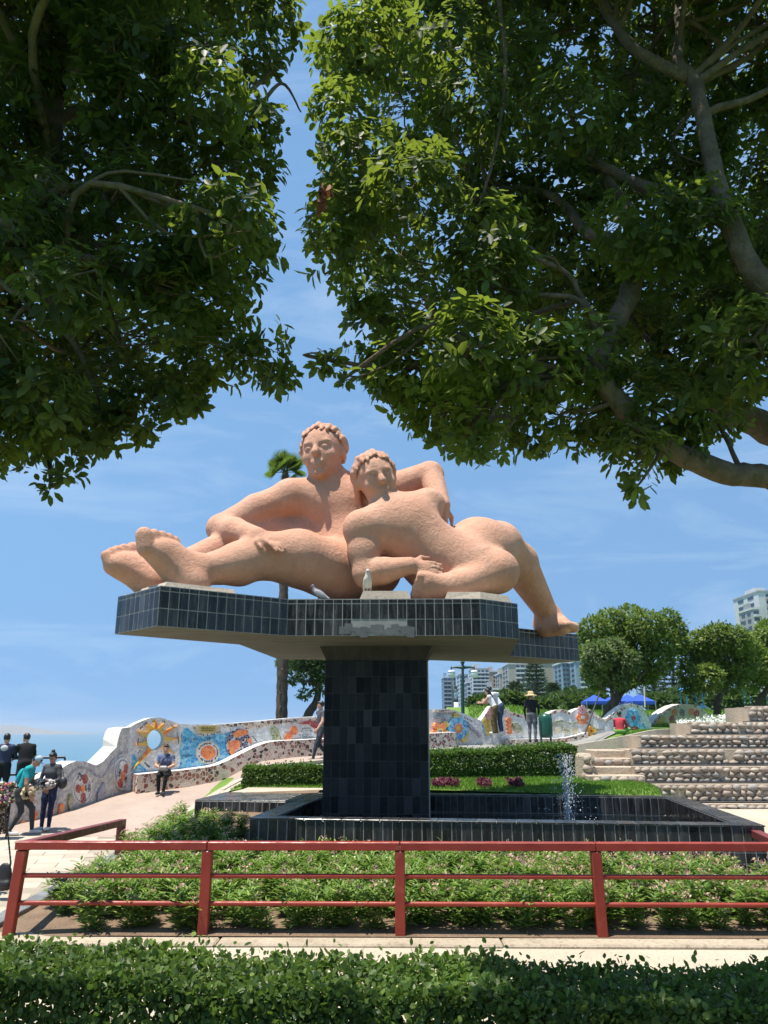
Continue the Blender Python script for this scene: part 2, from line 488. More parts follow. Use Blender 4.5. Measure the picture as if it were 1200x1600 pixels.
# mosaics
WH = [c4(.80, .79, .76), c4(.72, .71, .69), c4(.84, .83, .80), c4(.66, .66, .66)]
M['mos_white'] = mat_mosaic('white_mosaic', WH, 11)
M['mos_grey'] = mat_mosaic('grey_mosaic', [c4(.50, .49, .46), c4(.62, .60, .57), c4(.42, .41, .41), c4(.68, .65, .6)], 13)
M['mos_blue'] = mat_mosaic('blue_mosaic', [c4(.05, .36, .64), c4(.10, .47, .72), c4(.04, .28, .58), c4(.30, .60, .74)], 12, c4(.45, .55, .58), .03)
M['mos_navy'] = mat_mosaic('navy_mosaic', [c4(.02, .03, .09), c4(.04, .05, .14), c4(.55, .55, .55), c4(.025, .03, .06)], 13)
M['mos_orange'] = mat_mosaic('orange_mosaic', [c4(.86, .22, .05), c4(.92, .29, .07), c4(.80, .16, .04)], 12, c4(.6, .4, .3), .03)
M['mos_amber'] = mat_mosaic('amber_mosaic', [c4(.92, .42, .03), c4(.94, .52, .05), c4(.88, .30, .03), c4(.85, .6, .08)], 10, c4(.6, .38, .16), .02)
M['mos_yellow'] = mat_mosaic('yellow_mosaic', [c4(.70, .48, .07), c4(.74, .54, .12), c4(.62, .42, .08)], 11, c4(.55, .45, .25), .03)
M['mos_red'] = mat_mosaic('red_mosaic', [c4(.38, .02, .02), c4(.48, .04, .03), c4(.30, .02, .02)], 13, c4(.5, .3, .28), .04)
M['mos_green'] = mat_mosaic('olive_mosaic', [c4(.26, .28, .09), c4(.34, .36, .15), c4(.20, .22, .07), c4(.46, .45, .25)], 13)
M['mos_lilac'] = mat_mosaic('lilac_mosaic', [c4(.28, .28, .38), c4(.36, .36, .45), c4(.22, .22, .30)], 14)
M['mos_pink'] = mat_mosaic('pink_mosaic', [c4(.68, .25, .28), c4(.74, .32, .34)], 13)
M['mos_cream'] = mat_mosaic('cream_mosaic', [c4(.68, .58, .36), c4(.72, .64, .44), c4(.62, .52, .32)], 12)
M['mos_broken'] = mat_mosaic('broken_tile_rubble', [c4(.30, .10, .07), c4(.70, .58, .46), c4(.62, .48, .37), c4(.10, .06, .05), c4(.72, .62, .5), c4(.36, .16, .11)], 9.5, c4(.74, .66, .55), .06)
M['ink'] = mat_plain('mosaic_lettering', c4(.045, .045, .05), .5)
M['plaster'] = mat_rough('white_plaster', c4(.66, .63, .57), c4(.74, .71, .66), None, 2, 30, .85, .4, .01)
# things
M['iron_green'] = mat_plain('green_paint', c4(.012, .085, .055), .35, .5)
M['lamp_green'] = mat_plain('dark_green_iron', c4(.02, .06, .05), .4, .5)
M['globe'] = mat_plain('lamp_globe', c4(.85, .84, .80), .25, .5, 0, .1)
M['tent'] = mat_plain('blue_canvas', c4(.012, .07, .42), .7)
M['steel'] = mat_plain('steel', c4(.35, .36, .37), .4, .5, .6)
M['black'] = mat_plain('black_plastic', c4(.012, .012, .014), .5)
M['pipe_blue'] = mat_plain('navy_pipe', c4(.02, .04, .08), .4)
M['play_blue'] = mat_plain('playground_blue', c4(.03, .20, .45), .5)
M['straw'] = mat_plain('straw', c4(.58, .42, .22), .9)
M['skin_a'] = mat_plain('skin', c4(.50, .29, .20), .55, .4, 0, .15)
M['skin_b'] = mat_plain('tan_skin', c4(.36, .19, .125), .55, .4, 0, .15)
M['hair'] = mat_plain('dark_hair', c4(.012, .010, .009), .45)
M['white_cloth'] = mat_plain('white_cloth', c4(.70, .70, .70), .9)
def cloth(name, c): return mat_rough(name, tuple(x * .8 for x in c[:3]) + (1,), c, None, 9, 60, .9, .5, .012)
# ------------------------------------------------------------------ terrain, sea, paths
WALL_PTS = [  # px, distance, top py: the front line of the mosaic wall, from the left end round to the right
    (14, 18.3, 1246), (40, 18.8, 1236), (62, 19.1, 1226), (82, 19.4, 1214), (100, 19.8, 1203), (112, 20.0, 1194), (124, 20.3, 1189), (140, 20.7, 1190),
    (156, 21.1, 1196), (166, 21.4, 1190), (176, 21.7, 1177), (185, 21.9, 1167), (187, 22.0, 1150), (190, 22.1, 1138), (203, 22.45, 1136)]
MAIN_PTS = [(203, 22.45, 1136), (213, 22.55, 1130), (222, 22.65, 1126), (233, 22.75, 1122), (245, 22.9, 1121), (257, 23.0, 1123), (268, 23.1, 1127), (280, 23.2, 1131), (300, 23.35, 1132),
    (333, 23.65, 1132), (365, 23.95, 1130), (400, 24.3, 1127), (450, 24.8, 1122), (500, 25.4, 1119), (560, 26.2, 1116), (620, 27.0, 1111), (678, 27.8, 1108), (700, 28.1, 1108), (715, 28.3, 1111),
    (730, 28.5, 1117), (742, 28.6, 1122), (752, 28.7, 1126)]
RIGHT_PTS = [(752, 28.7, 1126), (758, 28.75, 1118), (768, 28.8, 1103), (785, 28.9, 1104), (797, 29.0, 1112), (810, 29.1, 1115), (821, 29.2, 1117), (840, 29.3, 1119), (856, 29.4, 1118), (862, 29.45, 1113), (867, 29.5, 1110), (880, 29.5, 1108),
    (888, 29.6, 1112), (893, 29.6, 1114), (900, 29.7, 1109), (909, 29.7, 1106), (917, 29.8, 1107), (926, 29.9, 1111), (935, 29.9, 1119), (943, 30, 1124), (950, 30, 1122), (962, 30.1, 1112), (975, 30.2, 1103), (986, 30.3, 1099), (997, 30.4, 1101), (1006, 30.5, 1108), (1013, 30.6, 1118), (1018, 30.7, 1130)]

def plan(pts): return [at(p[0], 1137, p[1]).to_2d() for p in pts]
wl = plan(WALL_PTS); wm_ = plan(MAIN_PTS); wr = plan(RIGHT_PTS)
# the ground ends in a cliff just behind the wall on the sea side
edge = [Vector((-30, -8)), Vector((-14, 12)), Vector((-12.5, 17))] + [p + Vector((-1.6, 1.2)) for p in wl[2::4]] + [p + Vector((-.6, 1.6)) for p in wm_[::4]] + [Vector((2.2, 32)), Vector((6, 60)), Vector((25, 140)), Vector((60, 320)), Vector((90, 620))]
poly = [(p.x, p.y) for p in edge] + [(1200, 620), (1200, -8)]
def gz_base(x, y):
    k = sstep(-4.4, -3.6, x) * (1 - sstep(6.5, 7.1, x)) * sstep(10.3, 11.2, y) * (1 - sstep(18.4, 19.0, y))
    return gz(x, y) - .8 * k
ground = drape('ground', poly[:len(edge) - 3] + [(30, 140), (140, 140), (140, -8)], -.03, [M['grass']], 1.0, zf=gz_base)
mb = MB()
for a, b in zip(edge[:-3], edge[1:-3]):
    za, zb = gz(a.x, a.y) - .03, gz(b.x, b.y) - .03
    mb.add([(a.x, a.y, za), (b.x, b.y, zb), (b.x - 14, b.y + 6, -70.5), (a.x - 14, a.y + 6, -70.5)], [(0, 1, 2, 3)])
tag(mb.build('cliff', M['earth']), kind='structure')
far = MB()
fp = [(25, 138), (140, 138), (1600, 300), (1600, 1400), (160, 1400), (75, 620), (40, 320)]
far.prism(fp, -72, .42)
tag(far.build('far_plateau', M['grass']), kind='structure')

def mat_sea():
    n = NT('sea_water').set(.55, .2)
    v = n.coord('world', (.02, .05, 1))
    a = n.noise(v, 1, 6, .6)
    n.color(n.ramp(a, [(.3, c4(.06, .15, .225)), (.7, c4(.085, .19, .265))]))
    n.bump(n.noise(n.coord('world', (.2, .5, 1)), 1, 4), .3, .4)
    return n.m
mb = MB(); mb.add([(-40000, -2000, -70), (40000, -2000, -70), (40000, 45000, -70), (-40000, 45000, -70)], [(0, 1, 2, 3)])
tag(mb.build('sea', mat_sea()), kind='structure')
# the low island in the haze
mb = MB(); ring = []
pr = [(-90, 0), (-60, 60), (-35, 110), (-15, 165), (5, 190), (20, 180), (35, 140), (60, 100), (80, 40), (110, 0)]
vs = []
for px, h in pr:
    b = at(px, 1137, 9000); vs += [(b.x, b.y, -70), (b.x, b.y + 150, -70 + h * .55), (b.x, b.y + 1200, -70)]
mb.add(vs, [(3 * i + j, 3 * i + 3 + j, 3 * i + 4 + j, 3 * i + 1 + j) for i in range(len(pr) - 1) for j in (0, 1)])
tag(mb.build('island', M['earth']), kind='structure')

# walkway in front of the planting bed, bed soil, paths
drape('walkway', [(-9, 3.0), (9, 3.0), (9, 9.62), (-9, 9.62)], .004, M['walk'], 1.5)
BORDER_X = -4.8
path_poly = [(-13.6, 9.6), (BORDER_X - .12, 9.6), (BORDER_X - .12, 17.3), (-9.6, 18.2), (-12.8, 15.8)]
drape('path', path_poly, .004, M['joint'], 1.0)
rampR = [(BORDER_X - .12, 17.3), (-4.85, 19.6), (-4.3, 21.2), (-3.3, 22.2), (-1.0, 23.6), (1.2, 24.6)]
rp = [(-9.6, 18.2)] + [tuple(p + Vector((-.25, .3))) for p in wl[3:-1:2]] + [tuple(p + Vector((0, .3))) for p in wm_[::3]]
ramp_poly = rp + [tuple(wm_[-1] + Vector((0, .3))), (4.5, 23.6), (2.4, 23.2)] + rampR[::-1]
drape('path', ramp_poly, .008, M['ramp'], 1.0)
back_poly = [(1.2, 22.0), (5.9, 22.2), (5.9, 25.5), (9.5, 30.2), (4.0, 30.0), (1.9, 28.4), (-.4, 26.6), (-1.0, 24.2)]
drape('path', back_poly, .014, M['asphalt'], 1.0)
bed_poly = [(BORDER_X, 9.95), (6.0, 9.82), (7.2, 12.5), (7.4, 17.6), (6.15, 17.5), (5.55, 12.45), (-2.05, 13.42), (-1.45, 18.4), (-4.2, 18.0), (BORDER_X, 17.2)]
def gz_bed(x, y): return gz(x, y) + .012
soil = drape('planting_bed', bed_poly, .02, M['soil'], .5)

drape('path', [(6.2, 9.6), (13, 9.6), (13, 19.45), (6.9, 19.4), (6.75, 18.0), (7.1, 12.6)], .03, M['walk'], 1.0)
# stone pavers of the near path, each its own piece, laid a little askew
pm = []
for k in range(5):
    b = MB(); b.box((0, 0, 0), (.784, .386, .05), None, 0, 1, .008); pm.append(b.mesh('paver', M['paver']))
path_o = bpy.data.objects['path']
ca, sa = math.cos(R(14)), math.sin(R(14))
cnt = 0
for j in range(-30, 60):
    for i in range(-30, 40):
        u = i * .8 + (j % 2) * .4; v = j * .4
        x = -9 + ca * u - sa * v; y = 9.6 + sa * u + ca * v
        if not all(inside(path_poly, x + dx, y + dy) for dx, dy in ((.36, .1), (-.36, -.1), (.1, .22), (-.1, -.22))): continue
        q = proj((x, y, gz(x, y)))
        if q is None or q[0] < -150: continue
        m = Matrix.Translation((x, y, gz(x, y) - .008 + random.uniform(-.003, .003))) @ Matrix.Rotation(R(14) + random.uniform(-.006, .006), 4, 'Z') @ Matrix.Rotation(-math.atan2(gz(x, y + .5) - gz(x, y - .5), 1) * -1, 4, 'X')
        obj('paver', pm[cnt % 5], path_o, m); cnt += 1

drape('path', [(-4.65, 17.9), (-4.2, 18.1), (-1.4, 18.5), (-1.2, 18.9), (-3.7, 18.9), (-3.4, 19.8), (-1.0, 20.3), (1.3, 21.2), (1.3, 24.3), (-.9, 23.3), (-3.2, 22.0), (-4.2, 21.1), (-4.75, 19.5)], .002, M['walk'], .8)
# slate border of the bed
bmesh_b = MB(); bmesh_b.box((0, 0, 0), (.24, .285, .12), None, 0, 1, .008); bme = bmesh_b.mesh('border_tile', M['border'])
bo = empty('bed_border', (BORDER_X, 14, gz(BORDER_X, 14)), 'grey slate edging tiles along the left side of the planting bed', 'edging')
y = 10.2
while y < 17.2:
    obj('border_tile', bme, bo, Matrix.Translation((BORDER_X - .02, y, gz(BORDER_X, y) + .03)) @ Matrix.Rotation(random.uniform(-.02, .02), 4, 'Z'))
    y += .3
# raised concrete edge of the ramp and the two steps beside it
mb = MB()
for a, b in zip(rampR[:-1], rampR[1:]):
    a, b = Vector(a), Vector(b); d = b - a; n = Vector((d.y, -d.x)).normalized() * .22
    za, zb = gz(a.x, a.y), gz(b.x, b.y)
    zl = -2.3
    vs = [(a.x, a.y, za + .1), (b.x, b.y, zb + .1), (b.x + n.x, b.y + n.y, zb + .1), (a.x + n.x, a.y + n.y, za + .1)]
    mb.add(vs + [(v[0], v[1], v[2] - .8) for v in vs], [(0, 1, 2, 3), (0, 1, 5, 4), (3, 2, 6, 7), (0, 3, 7, 4), (1, 2, 6, 5)])
tag(mb.build('ramp_edge', M['concrete']), 'low concrete upstand along the right side of the pink ramp', 'kerb')
for i, (yy, zz) in enumerate(((18.3, -2.08), (19.0, -1.93))):
    mb = MB(); mb.box((-4.32, yy + .4, zz - .25), (.75, .9, .5), None, 0, 1, .015)
    tag(mb.build('step', M['walk']), ['lower pale concrete step between ramp and black tiled annex', 'upper pale concrete step between ramp and black tiled annex'][i], 'step')

# kerb in front of the bed: four cast lengths
kb = empty('kerb', (0, 9.8, -2.49), 'pale rendered kerb under the red railing, along the walkway', 'kerb')
xs = [-9, -5.2, -1.9, 1.35, 4.3, 9]
for a, b in zip(xs[:-1], xs[1:]):
    ya, yb = 9.86 - .012 * a, 9.86 - .012 * b
    mb = MB(); mb.box(((a + b) / 2, (ya + yb) / 2, -2.435), (b - a - .012, .5, .19), Matrix.Rotation(-.012, 3, 'Z'), 0, 1, .02)
    mb.build('kerb_block', M['kerb'], kb)

# grass blades: lawn behind the basin and the grass bank
def blades(name, label, poly, n, hgt, off=0, mat='blade', zf=gz):
    xs = [p[0] for p in poly]; ys = [p[1] for p in poly]
    P = []
    while len(P) < n:
        x, y = random.uniform(min(xs), max(xs)), random.uniform(min(ys), max(ys))
        if inside(poly, x, y): P.append((x, y, zf(x, y) + off))
    P = np.array(P); n = len(P)
    a = RNG.uniform(0, 2 * np.pi, n); h = RNG.uniform(.5, 1.1, n) * hgt; w = h * .16
    lean = RNG.normal(0, .35, (n, 2)) * h[:, None]
    side = np.stack([np.cos(a), np.sin(a), np.zeros(n)], 1) * w[:, None]
    tip = P + np.column_stack([lean, h])
    V = np.stack([P - side, P + side, tip], 1).reshape(-1, 3)
    me = fast_mesh(name, V, np.arange(3 * n).reshape(-1, 3), [M[mat]])
    return tag(obj(name, me), label, 'grass', None, 'stuff')
LAWN = [(-1.6, 18.75), (6.1, 17.9), (6.4, 19.2), (5.5, 21.2), (1.2, 20.9), (-1.2, 20.4), (-3.4, 19.6), (-3.6, 18.9)]
drape('lawn', LAWN, .01, M['grass'], .5)
blades('lawn_grass', 'short bright lawn grass behind the black basin', LAWN, 26000, .07, .01)
KNOLL = [(6.6, 23.6), (9.2, 23.25), (16, 23.3), (17, 29), (12.2, 31), (9.8, 29.6), (8.1, 27.5), (6.9, 25.5)]
blades('bank_grass', 'green grass on the knoll above the stone terraces', KNOLL, 34000, .07, -.03)
BANK = [(3.5, 33), (13, 32.5), (24, 34), (24, 48), (10, 48), (4.5, 42)]
blades('meadow_grass', 'long green grass on the bank behind the mosaic wall', BANK, 34000, .16, -.03)
# ------------------------------------------------------------------ basin, pedestal, slab
BA = R(-7.3)
BO = Vector((-2.17, 13.3, 0)); BU = Vector((math.cos(BA), math.sin(BA), 0)); BV = Vector((-math.sin(BA), math.cos(BA), 0))
def B(u, v, z): return BO + BU * u + BV * v + Vector((0, 0, z))
BW, BD, BT, ZT, ZB = 7.9, 5.3, .36, -1.405, -2.35
UP = Vector((0, 0, 1))
TILE_MESH = {}
def tile_mesh(w, h, mat='tile', th=.016, name='tile'):
    k = (round(w, 3), round(h, 3), mat, round(th, 3), name)
    if k not in TILE_MESH:
        b = MB(); b.box((0, 0, 0), (w, h, th), None, 0, 1, .003); TILE_MESH[k] = b.mesh(name, M[mat])
    return TILE_MESH[k]

def tile_face(parent, p0, p1, z_top, rows, tw=.155, gap=.016, skip=None, joined=False, jit=.0012, tmat='tile'):
    """tiles on the vertical face over plan line p0 -> p1 (face looks to the right of that line)"""
    p0, p1 = Vector(p0), Vector(p1); d = p1 - p0; d.z = 0; L = d.length; d.normalize()
    nrm = Vector((d.y, -d.x, 0))
    n = max(1, round(L / tw)); w = L / n
    jb = MB() if joined else None
    z = z_top
    for r, h in enumerate(rows):
        for i in range(n):
            if skip and skip(i, r, n): continue
            c = p0 + d * (w * (i + .5)); c.z = z - h / 2
            m = frame(c + nrm * (-.003 + random.uniform(-jit, jit)), d, nrm)
            if joined: jb.box(m.translation, (w - gap, h - gap, .016), m.to_3x3())
            else: obj('tile', tile_mesh(w - gap, h - gap, tmat), parent, m)
        z -= h
    if joined:
        o = jb.build('tile_facing', M[tmat], parent); o['kind'] = 'stuff'

basin = empty('fountain_basin', B(BW / 2, BD / 2, ZB), 'black tiled rectangular fountain basin around the pedestal', 'fountain basin')
mb = MB()
def wallbox(u0, u1, v0, v1, z0, z1):
    mb.add([B(u, v, z) for z in (z0, z1) for u, v in ((u0, v0), (u1, v0), (u1, v1), (u0, v1))],
           [(3, 2, 1, 0), (4, 5, 6, 7), (0, 1, 5, 4), (1, 2, 6, 5), (2, 3, 7, 6), (3, 0, 4, 7)])
zc = ZT - .014
wallbox(0, BW, 0, BT, ZB, zc)
wallbox(0, BW, BD - BT, BD, ZB, zc)
wallbox(0, BT, BT, BD - BT, ZB, zc)
wallbox(BW - BT, BW, BT, BD - BT, ZB, zc)
wallbox(BT, BW - BT, BT, BD - BT, ZB, -2.05)
mb.build('wall', M['grout'], basin)
tile_face(basin, B(0, 0, 0), B(BW, 0, 0), ZT - .016, [.36, .155, .2])
tile_face(basin, B(BW - BT, BD - BT, 0), B(BT, BD - BT, 0), ZT - .016, [.34, .16])
tile_face(basin, B(0, BD, 0), B(0, 0, 0), ZT - .016, [.36, .155], joined=True)
tile_face(basin, B(BW, 0, 0), B(BW, BD, 0), ZT - .016, [.36, .155], joined=True)
tile_face(basin, B(BW - BT, BT, 0), B(BW - BT, BD - BT, 0), ZT - .016, [.34, .16], joined=True)
tile_face(basin, B(BT, BD - BT, 0), B(BT, BT, 0), ZT - .016, [.34, .16], joined=True)
def coping(u0, v0, u1, v1, along_u, n):
    for i in range(n):
        if along_u: c = B(lerp(u0, u1, (i + .5) / n), (v0 + v1) / 2, ZT - .006); w, h = (u1 - u0) / n - .008, v1 - v0
        else: c = B((u0 + u1) / 2, lerp(v0, v1, (i + .5) / n), ZT - .006); w, h = u1 - u0, (v1 - v0) / n - .008
        obj('coping_tile', tile_mesh(w, h, 'tile', .018, 'coping_tile'), basin, frame(c + UP * random.uniform(-.001, .001), BU, UP))
coping(-.02, -.02, BW + .02, BT, True, 26); coping(-.02, BD - BT, BW + .02, BD + .02, True, 26)
coping(-.02, BT + .004, BT, BD - BT - .004, False, 15); coping(BW - BT, BT + .004, BW + .02, BD - BT - .004, False, 15)

def mat_water():
    n = NT('basin_water').set(.04, .5)
    n.color(c4(.006, .009, .010))
    n.bump(n.noise(n.coord('world'), 9, 3), .12, .02)
    return n.m
mb = MB(); mb.add([B(BT, BT, -1.78), B(BW - BT, BT, -1.78), B(BW - BT, BD - BT, -1.78), B(BT, BD - BT, -1.78)], [(0, 1, 2, 3)])
tag(mb.build('water', mat_water()), kind='structure')

# low tiled annex on the left
ax0, ax1, ay0, ay1 = -2.05, -.03, 3.0, 4.9
annex = empty('tiled_annex', B(-1.1, 4, -2.2), 'low black tiled block beside the left wall of the basin', 'plinth')
mb = MB(); zt2 = -1.40
mb.add([B(u, v, z) for z in (-2.3, zt2 - .014) for u, v in ((ax0, ay0), (ax1, ay0), (ax1, ay1), (ax0, ay1))],
       [(3, 2, 1, 0), (4, 5, 6, 7), (0, 1, 5, 4), (1, 2, 6, 5), (2, 3, 7, 6), (3, 0, 4, 7)])
mb.build('core', M['grout'], annex)
tile_face(annex, B(ax0, ay0, 0), B(ax1, ay0, 0), zt2 - .016, [.36, .3])
tile_face(annex, B(ax0, ay1, 0), B(ax0, ay0, 0), zt2 - .016, [.36, .3])
for i in range(7):
    for j in range(6):
        u, v = lerp(ax0, ax1, (i + .5) / 7), lerp(ay0, ay1, (j + .5) / 6)
        obj('top_tile', tile_mesh((ax1 - ax0) / 7 - .008, (ay1 - ay0) / 6 - .008, 'tile', .018, 'top_tile'), annex, frame(B(u, v, zt2 - .006), BU, UP))

# pedestal
PC = Vector((-.11, 15.75, 0)); PA = R(-3)
pu = Vector((math.cos(PA), math.sin(PA), 0)); pv = Vector((-math.sin(PA), math.cos(PA), 0))
def Pd(u, v, z): return PC + pu * u + pv * v + Vector((0, 0, z))
ped = empty('pedestal', Pd(0, 0, -2.05), 'black tiled square pedestal standing in the basin', 'pedestal')
hw, hd, zp = .97, .85, 1.24
mb = MB()
mb.add([Pd(u, v, z) for z in (-2.05, zp) for u, v in ((-hw, -hd), (hw, -hd), (hw, hd), (-hw, hd))], [(3, 2, 1, 0), (4, 5, 6, 7), (0, 1, 5, 4), (1, 2, 6, 5), (2, 3, 7, 6), (3, 0, 4, 7)])
mb.build('core', M['grout_dark'], ped)
rows = [.305] * 10
tile_face(ped, Pd(-hw, -hd, 0), Pd(hw, -hd, 0), zp, rows, .149, .007, None, False, .0025, 'tile_black')
tile_face(ped, Pd(hw, -hd, 0), Pd(hw, hd, 0), zp, rows, .155, .007, None, False, .0025, 'tile_black')
tile_face(ped, Pd(-hw, hd, 0), Pd(-hw, -hd, 0), zp, rows, .155, .007, joined=True, tmat='tile_black')
tile_face(ped, Pd(hw, hd, 0), Pd(-hw, hd, 0), zp, rows, .155, .007, joined=True, tmat='tile_black')
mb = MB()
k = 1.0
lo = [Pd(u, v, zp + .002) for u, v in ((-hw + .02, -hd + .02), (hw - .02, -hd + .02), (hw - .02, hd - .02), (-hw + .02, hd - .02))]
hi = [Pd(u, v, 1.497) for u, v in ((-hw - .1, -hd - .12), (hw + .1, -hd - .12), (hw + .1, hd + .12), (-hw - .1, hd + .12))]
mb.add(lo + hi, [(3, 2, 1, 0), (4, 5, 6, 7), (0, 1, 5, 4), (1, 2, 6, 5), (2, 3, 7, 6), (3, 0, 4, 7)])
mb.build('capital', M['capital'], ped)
# thin pale strip down the right corner
mb = MB(); mb.box(Pd(hw + .012, -hd + .03, -.4), (.03, .05, 3.2), Matrix.Rotation(PA, 3, 'Z')); mb.build('edge_strip', M['concrete'], ped)

# slab
SLAB = [(-3.48, 11.8), (-1.65, 13.1), (1.64, 13.05), (2.37, 13.6), (2.73, 16.9), (4.57, 18.25), (3.87, 19.1), (1.2, 18.0), (-2.4, 17.7), (-2.7, 14.5), (-4.48, 12.85)]
SZ0, SZ1 = 1.50, 2.13
slab = empty('slab', (0, 15.5, SZ0), 'star shaped concrete slab edged with black tiles on top of the pedestal', 'slab')
mb = MB(); mb.prism(SLAB, SZ0, SZ1, 0, 1); mb.build('deck', [M['boards'], M['grout']], slab)
vis = {0, 1, 2, 3, 4, 10}
def broken(i, r, n): return r == 2 and .33 < (i + .5) / n < .62 and random.random() < .8
for i in range(len(SLAB)):
    a, b = Vector(SLAB[i] + (0,)), Vector(SLAB[(i + 1) % len(SLAB)] + (0,))
    tile_face(slab, a, b, SZ1 - .004, [.075, .27, .278], .158, .016, broken if i == 1 else None, i not in vis)
# rendered patch where the tiles broke away
mb = MB()
for k in range(14):
    t = lerp(.29, .64, k / 13)
    mb.box((lerp(-1.65, 1.64, t), lerp(13.1, 13.05, t) - .006, SZ0 + .09 + .03 * math.sin(k * 1.3)), (.125, .012, .13 + .06 * math.sin(k * 2.1)), Matrix.Rotation(.1 * math.sin(k * 3), 3, 'Y'))
mb.build('patch', M['border'], slab)
# small concrete blocks the figures rest on
def low_block(name, label, poly, z0, z1, inset=.07):
    c = Vector((sum(p[0] for p in poly) / len(poly), sum(p[1] for p in poly) / len(poly)))
    mb = MB(); n = len(poly)
    top = [Vector(p) + (c - Vector(p)).normalized() * inset for p in poly]
    mb.add([(p[0], p[1], z0) for p in poly] + [(p[0], p[1], z1) for p in top], [tuple(range(n))[::-1], tuple(range(n, 2 * n))] + [(i, (i + 1) % n, n + (i + 1) % n, n + i) for i in range(n)])
    return tag(mb.build(name, M['concrete']), label, 'block')
low_block('concrete_block', 'low concrete block under the feet at the left tip of the slab', [(-4.1, 12.65), (-3.46, 11.95), (-2.45, 12.7), (-2.7, 13.6), (-3.2, 13.7)], SZ1, SZ1 + .1)
low_block('concrete_block', 'short concrete block under the white pigeon at the slab edge', [(-.42, 13.12), (.46, 13.12), (.46, 13.6), (-.42, 13.6)], SZ1, SZ1 + .15)
low_block('concrete_block', 'wide concrete block at the right corner of the slab', [(1.05, 13.15), (1.66, 13.12), (2.28, 13.6), (2.3, 14.3), (1.05, 14.2)], SZ1, SZ1 + .14)

# fountain jet
jet = MB()
jp = at(888, 1268, 14.6)
jb = Vector((jp.x, 14.6, -1.79))
ico = bmesh.new(); bmesh.ops.create_icosphere(ico, subdivisions=1, radius=1); ico.verts.index_update()
iv = [v.co.copy() for v in ico.verts]; jf = [[v.index for v in f.verts] for f in ico.faces]; ico.free()
for k in range(900):
    t = random.random() ** .8
    h = 1.34 * t
    sp = .012 + .05 * t + (.10 * random.random() ** 3)
    p = jb + Vector((random.gauss(0, 1) * sp, random.gauss(0, 1) * sp, h))
    r = random.uniform(.004, .012) * (1.15 - .4 * t)
    st = Vector((1, 1, random.uniform(1, 3.2)))
    jet.add([p + Vector((v.x * r * st.x, v.y * r * st.y, v.z * r * st.z)) for v in iv], jf, 0, True)
for k in range(90):
    a = random.uniform(0, 6.28); d = random.uniform(.1, .6); h = random.uniform(0, 1.1) * (1 - d)
    p = jb + Vector((math.cos(a) * d, math.sin(a) * d * .6, h + .02)); r = random.uniform(.004, .011)
    jet.add([p + v * r for v in iv], jf, 0, True)
jet.tube([jb + Vector((.008 * math.sin(i * 2.1), 0, i * .06)) for i in range(12)], [.028 - .0015 * i + .004 * (i % 2) for i in range(12)], 8)
n = NT('water_spray').set(.15, .5); n.color(c4(.82, .86, .88)); n.b.inputs['Transmission Weight'].default_value = .35; n.b.inputs['IOR'].default_value = 1.33
o = jet.build('water_jet', n.m); tag(o, 'white splashing water jet rising from the right half of the basin', 'water jet', None, 'stuff')
# ------------------------------------------------------------------ continuous bodies: blended volumes meshed as one surface
def surface_nets(D, o, h):
    nx, ny, nz = D.shape
    S = D < 0
    offs = [(i, j, k) for i in (0, 1) for j in (0, 1) for k in (0, 1)]
    cnt = np.zeros((nx - 1, ny - 1, nz - 1), dtype=np.int8)
    for a, b, c in offs: cnt += S[a:nx - 1 + a, b:ny - 1 + b, c:nz - 1 + c]
    act = (cnt > 0) & (cnt < 8)
    idx = np.argwhere(act)
    vid = -np.ones(act.shape, dtype=np.int32); vid[act] = np.arange(len(idx))
    val = np.stack([D[idx[:, 0] + a, idx[:, 1] + b, idx[:, 2] + c] for a, b, c in offs], 1)
    P = np.zeros((len(idx), 3)); N = np.zeros(len(idx))
    oa = np.array(offs, dtype=float)
    for i in range(8):
        for j in range(i + 1, 8):
            if sum(abs(offs[i][q] - offs[j][q]) for q in range(3)) != 1: continue
            m = (val[:, i] < 0) != (val[:, j] < 0)
            t = val[m, i] / (val[m, i] - val[m, j])
            P[m] += oa[i] + (oa[j] - oa[i]) * t[:, None]; N[m] += 1
    V = (idx + P / N[:, None]) * h + np.array(o)
    faces = []
    for ax in range(3):
        sl0 = [slice(1, None)] * 3; sl1 = [slice(1, None)] * 3
        sl0[ax] = slice(0, -1); sl1[ax] = slice(1, None)
        a, b = S[tuple(sl0)], S[tuple(sl1)]
        e = np.argwhere(a != b)
        if not len(e): continue
        sgn = a[tuple(e.T)]
        off = np.ones(3, int); off[ax] = 0
        base = e + off                                  # grid index of the edge's first corner
        u, v = [(1, 2), (2, 0), (0, 1)][ax]
        du = np.zeros(3, int); du[u] = 1; dv = np.zeros(3, int); dv[v] = 1
        ok = np.ones(len(base), bool)
        for q in range(3): ok &= (base[:, q] < D.shape[q] - 1)
        base, sgn = base[ok], sgn[ok]
        q = [vid[tuple((base - du - dv).T)], vid[tuple((base - dv).T)], vid[tuple(base.T)], vid[tuple((base - du).T)]]
        Q = np.stack(q, 1)
        Q[~sgn] = Q[~sgn][:, ::-1]
        faces.append(Q)
    return V, np.concatenate(faces), idx

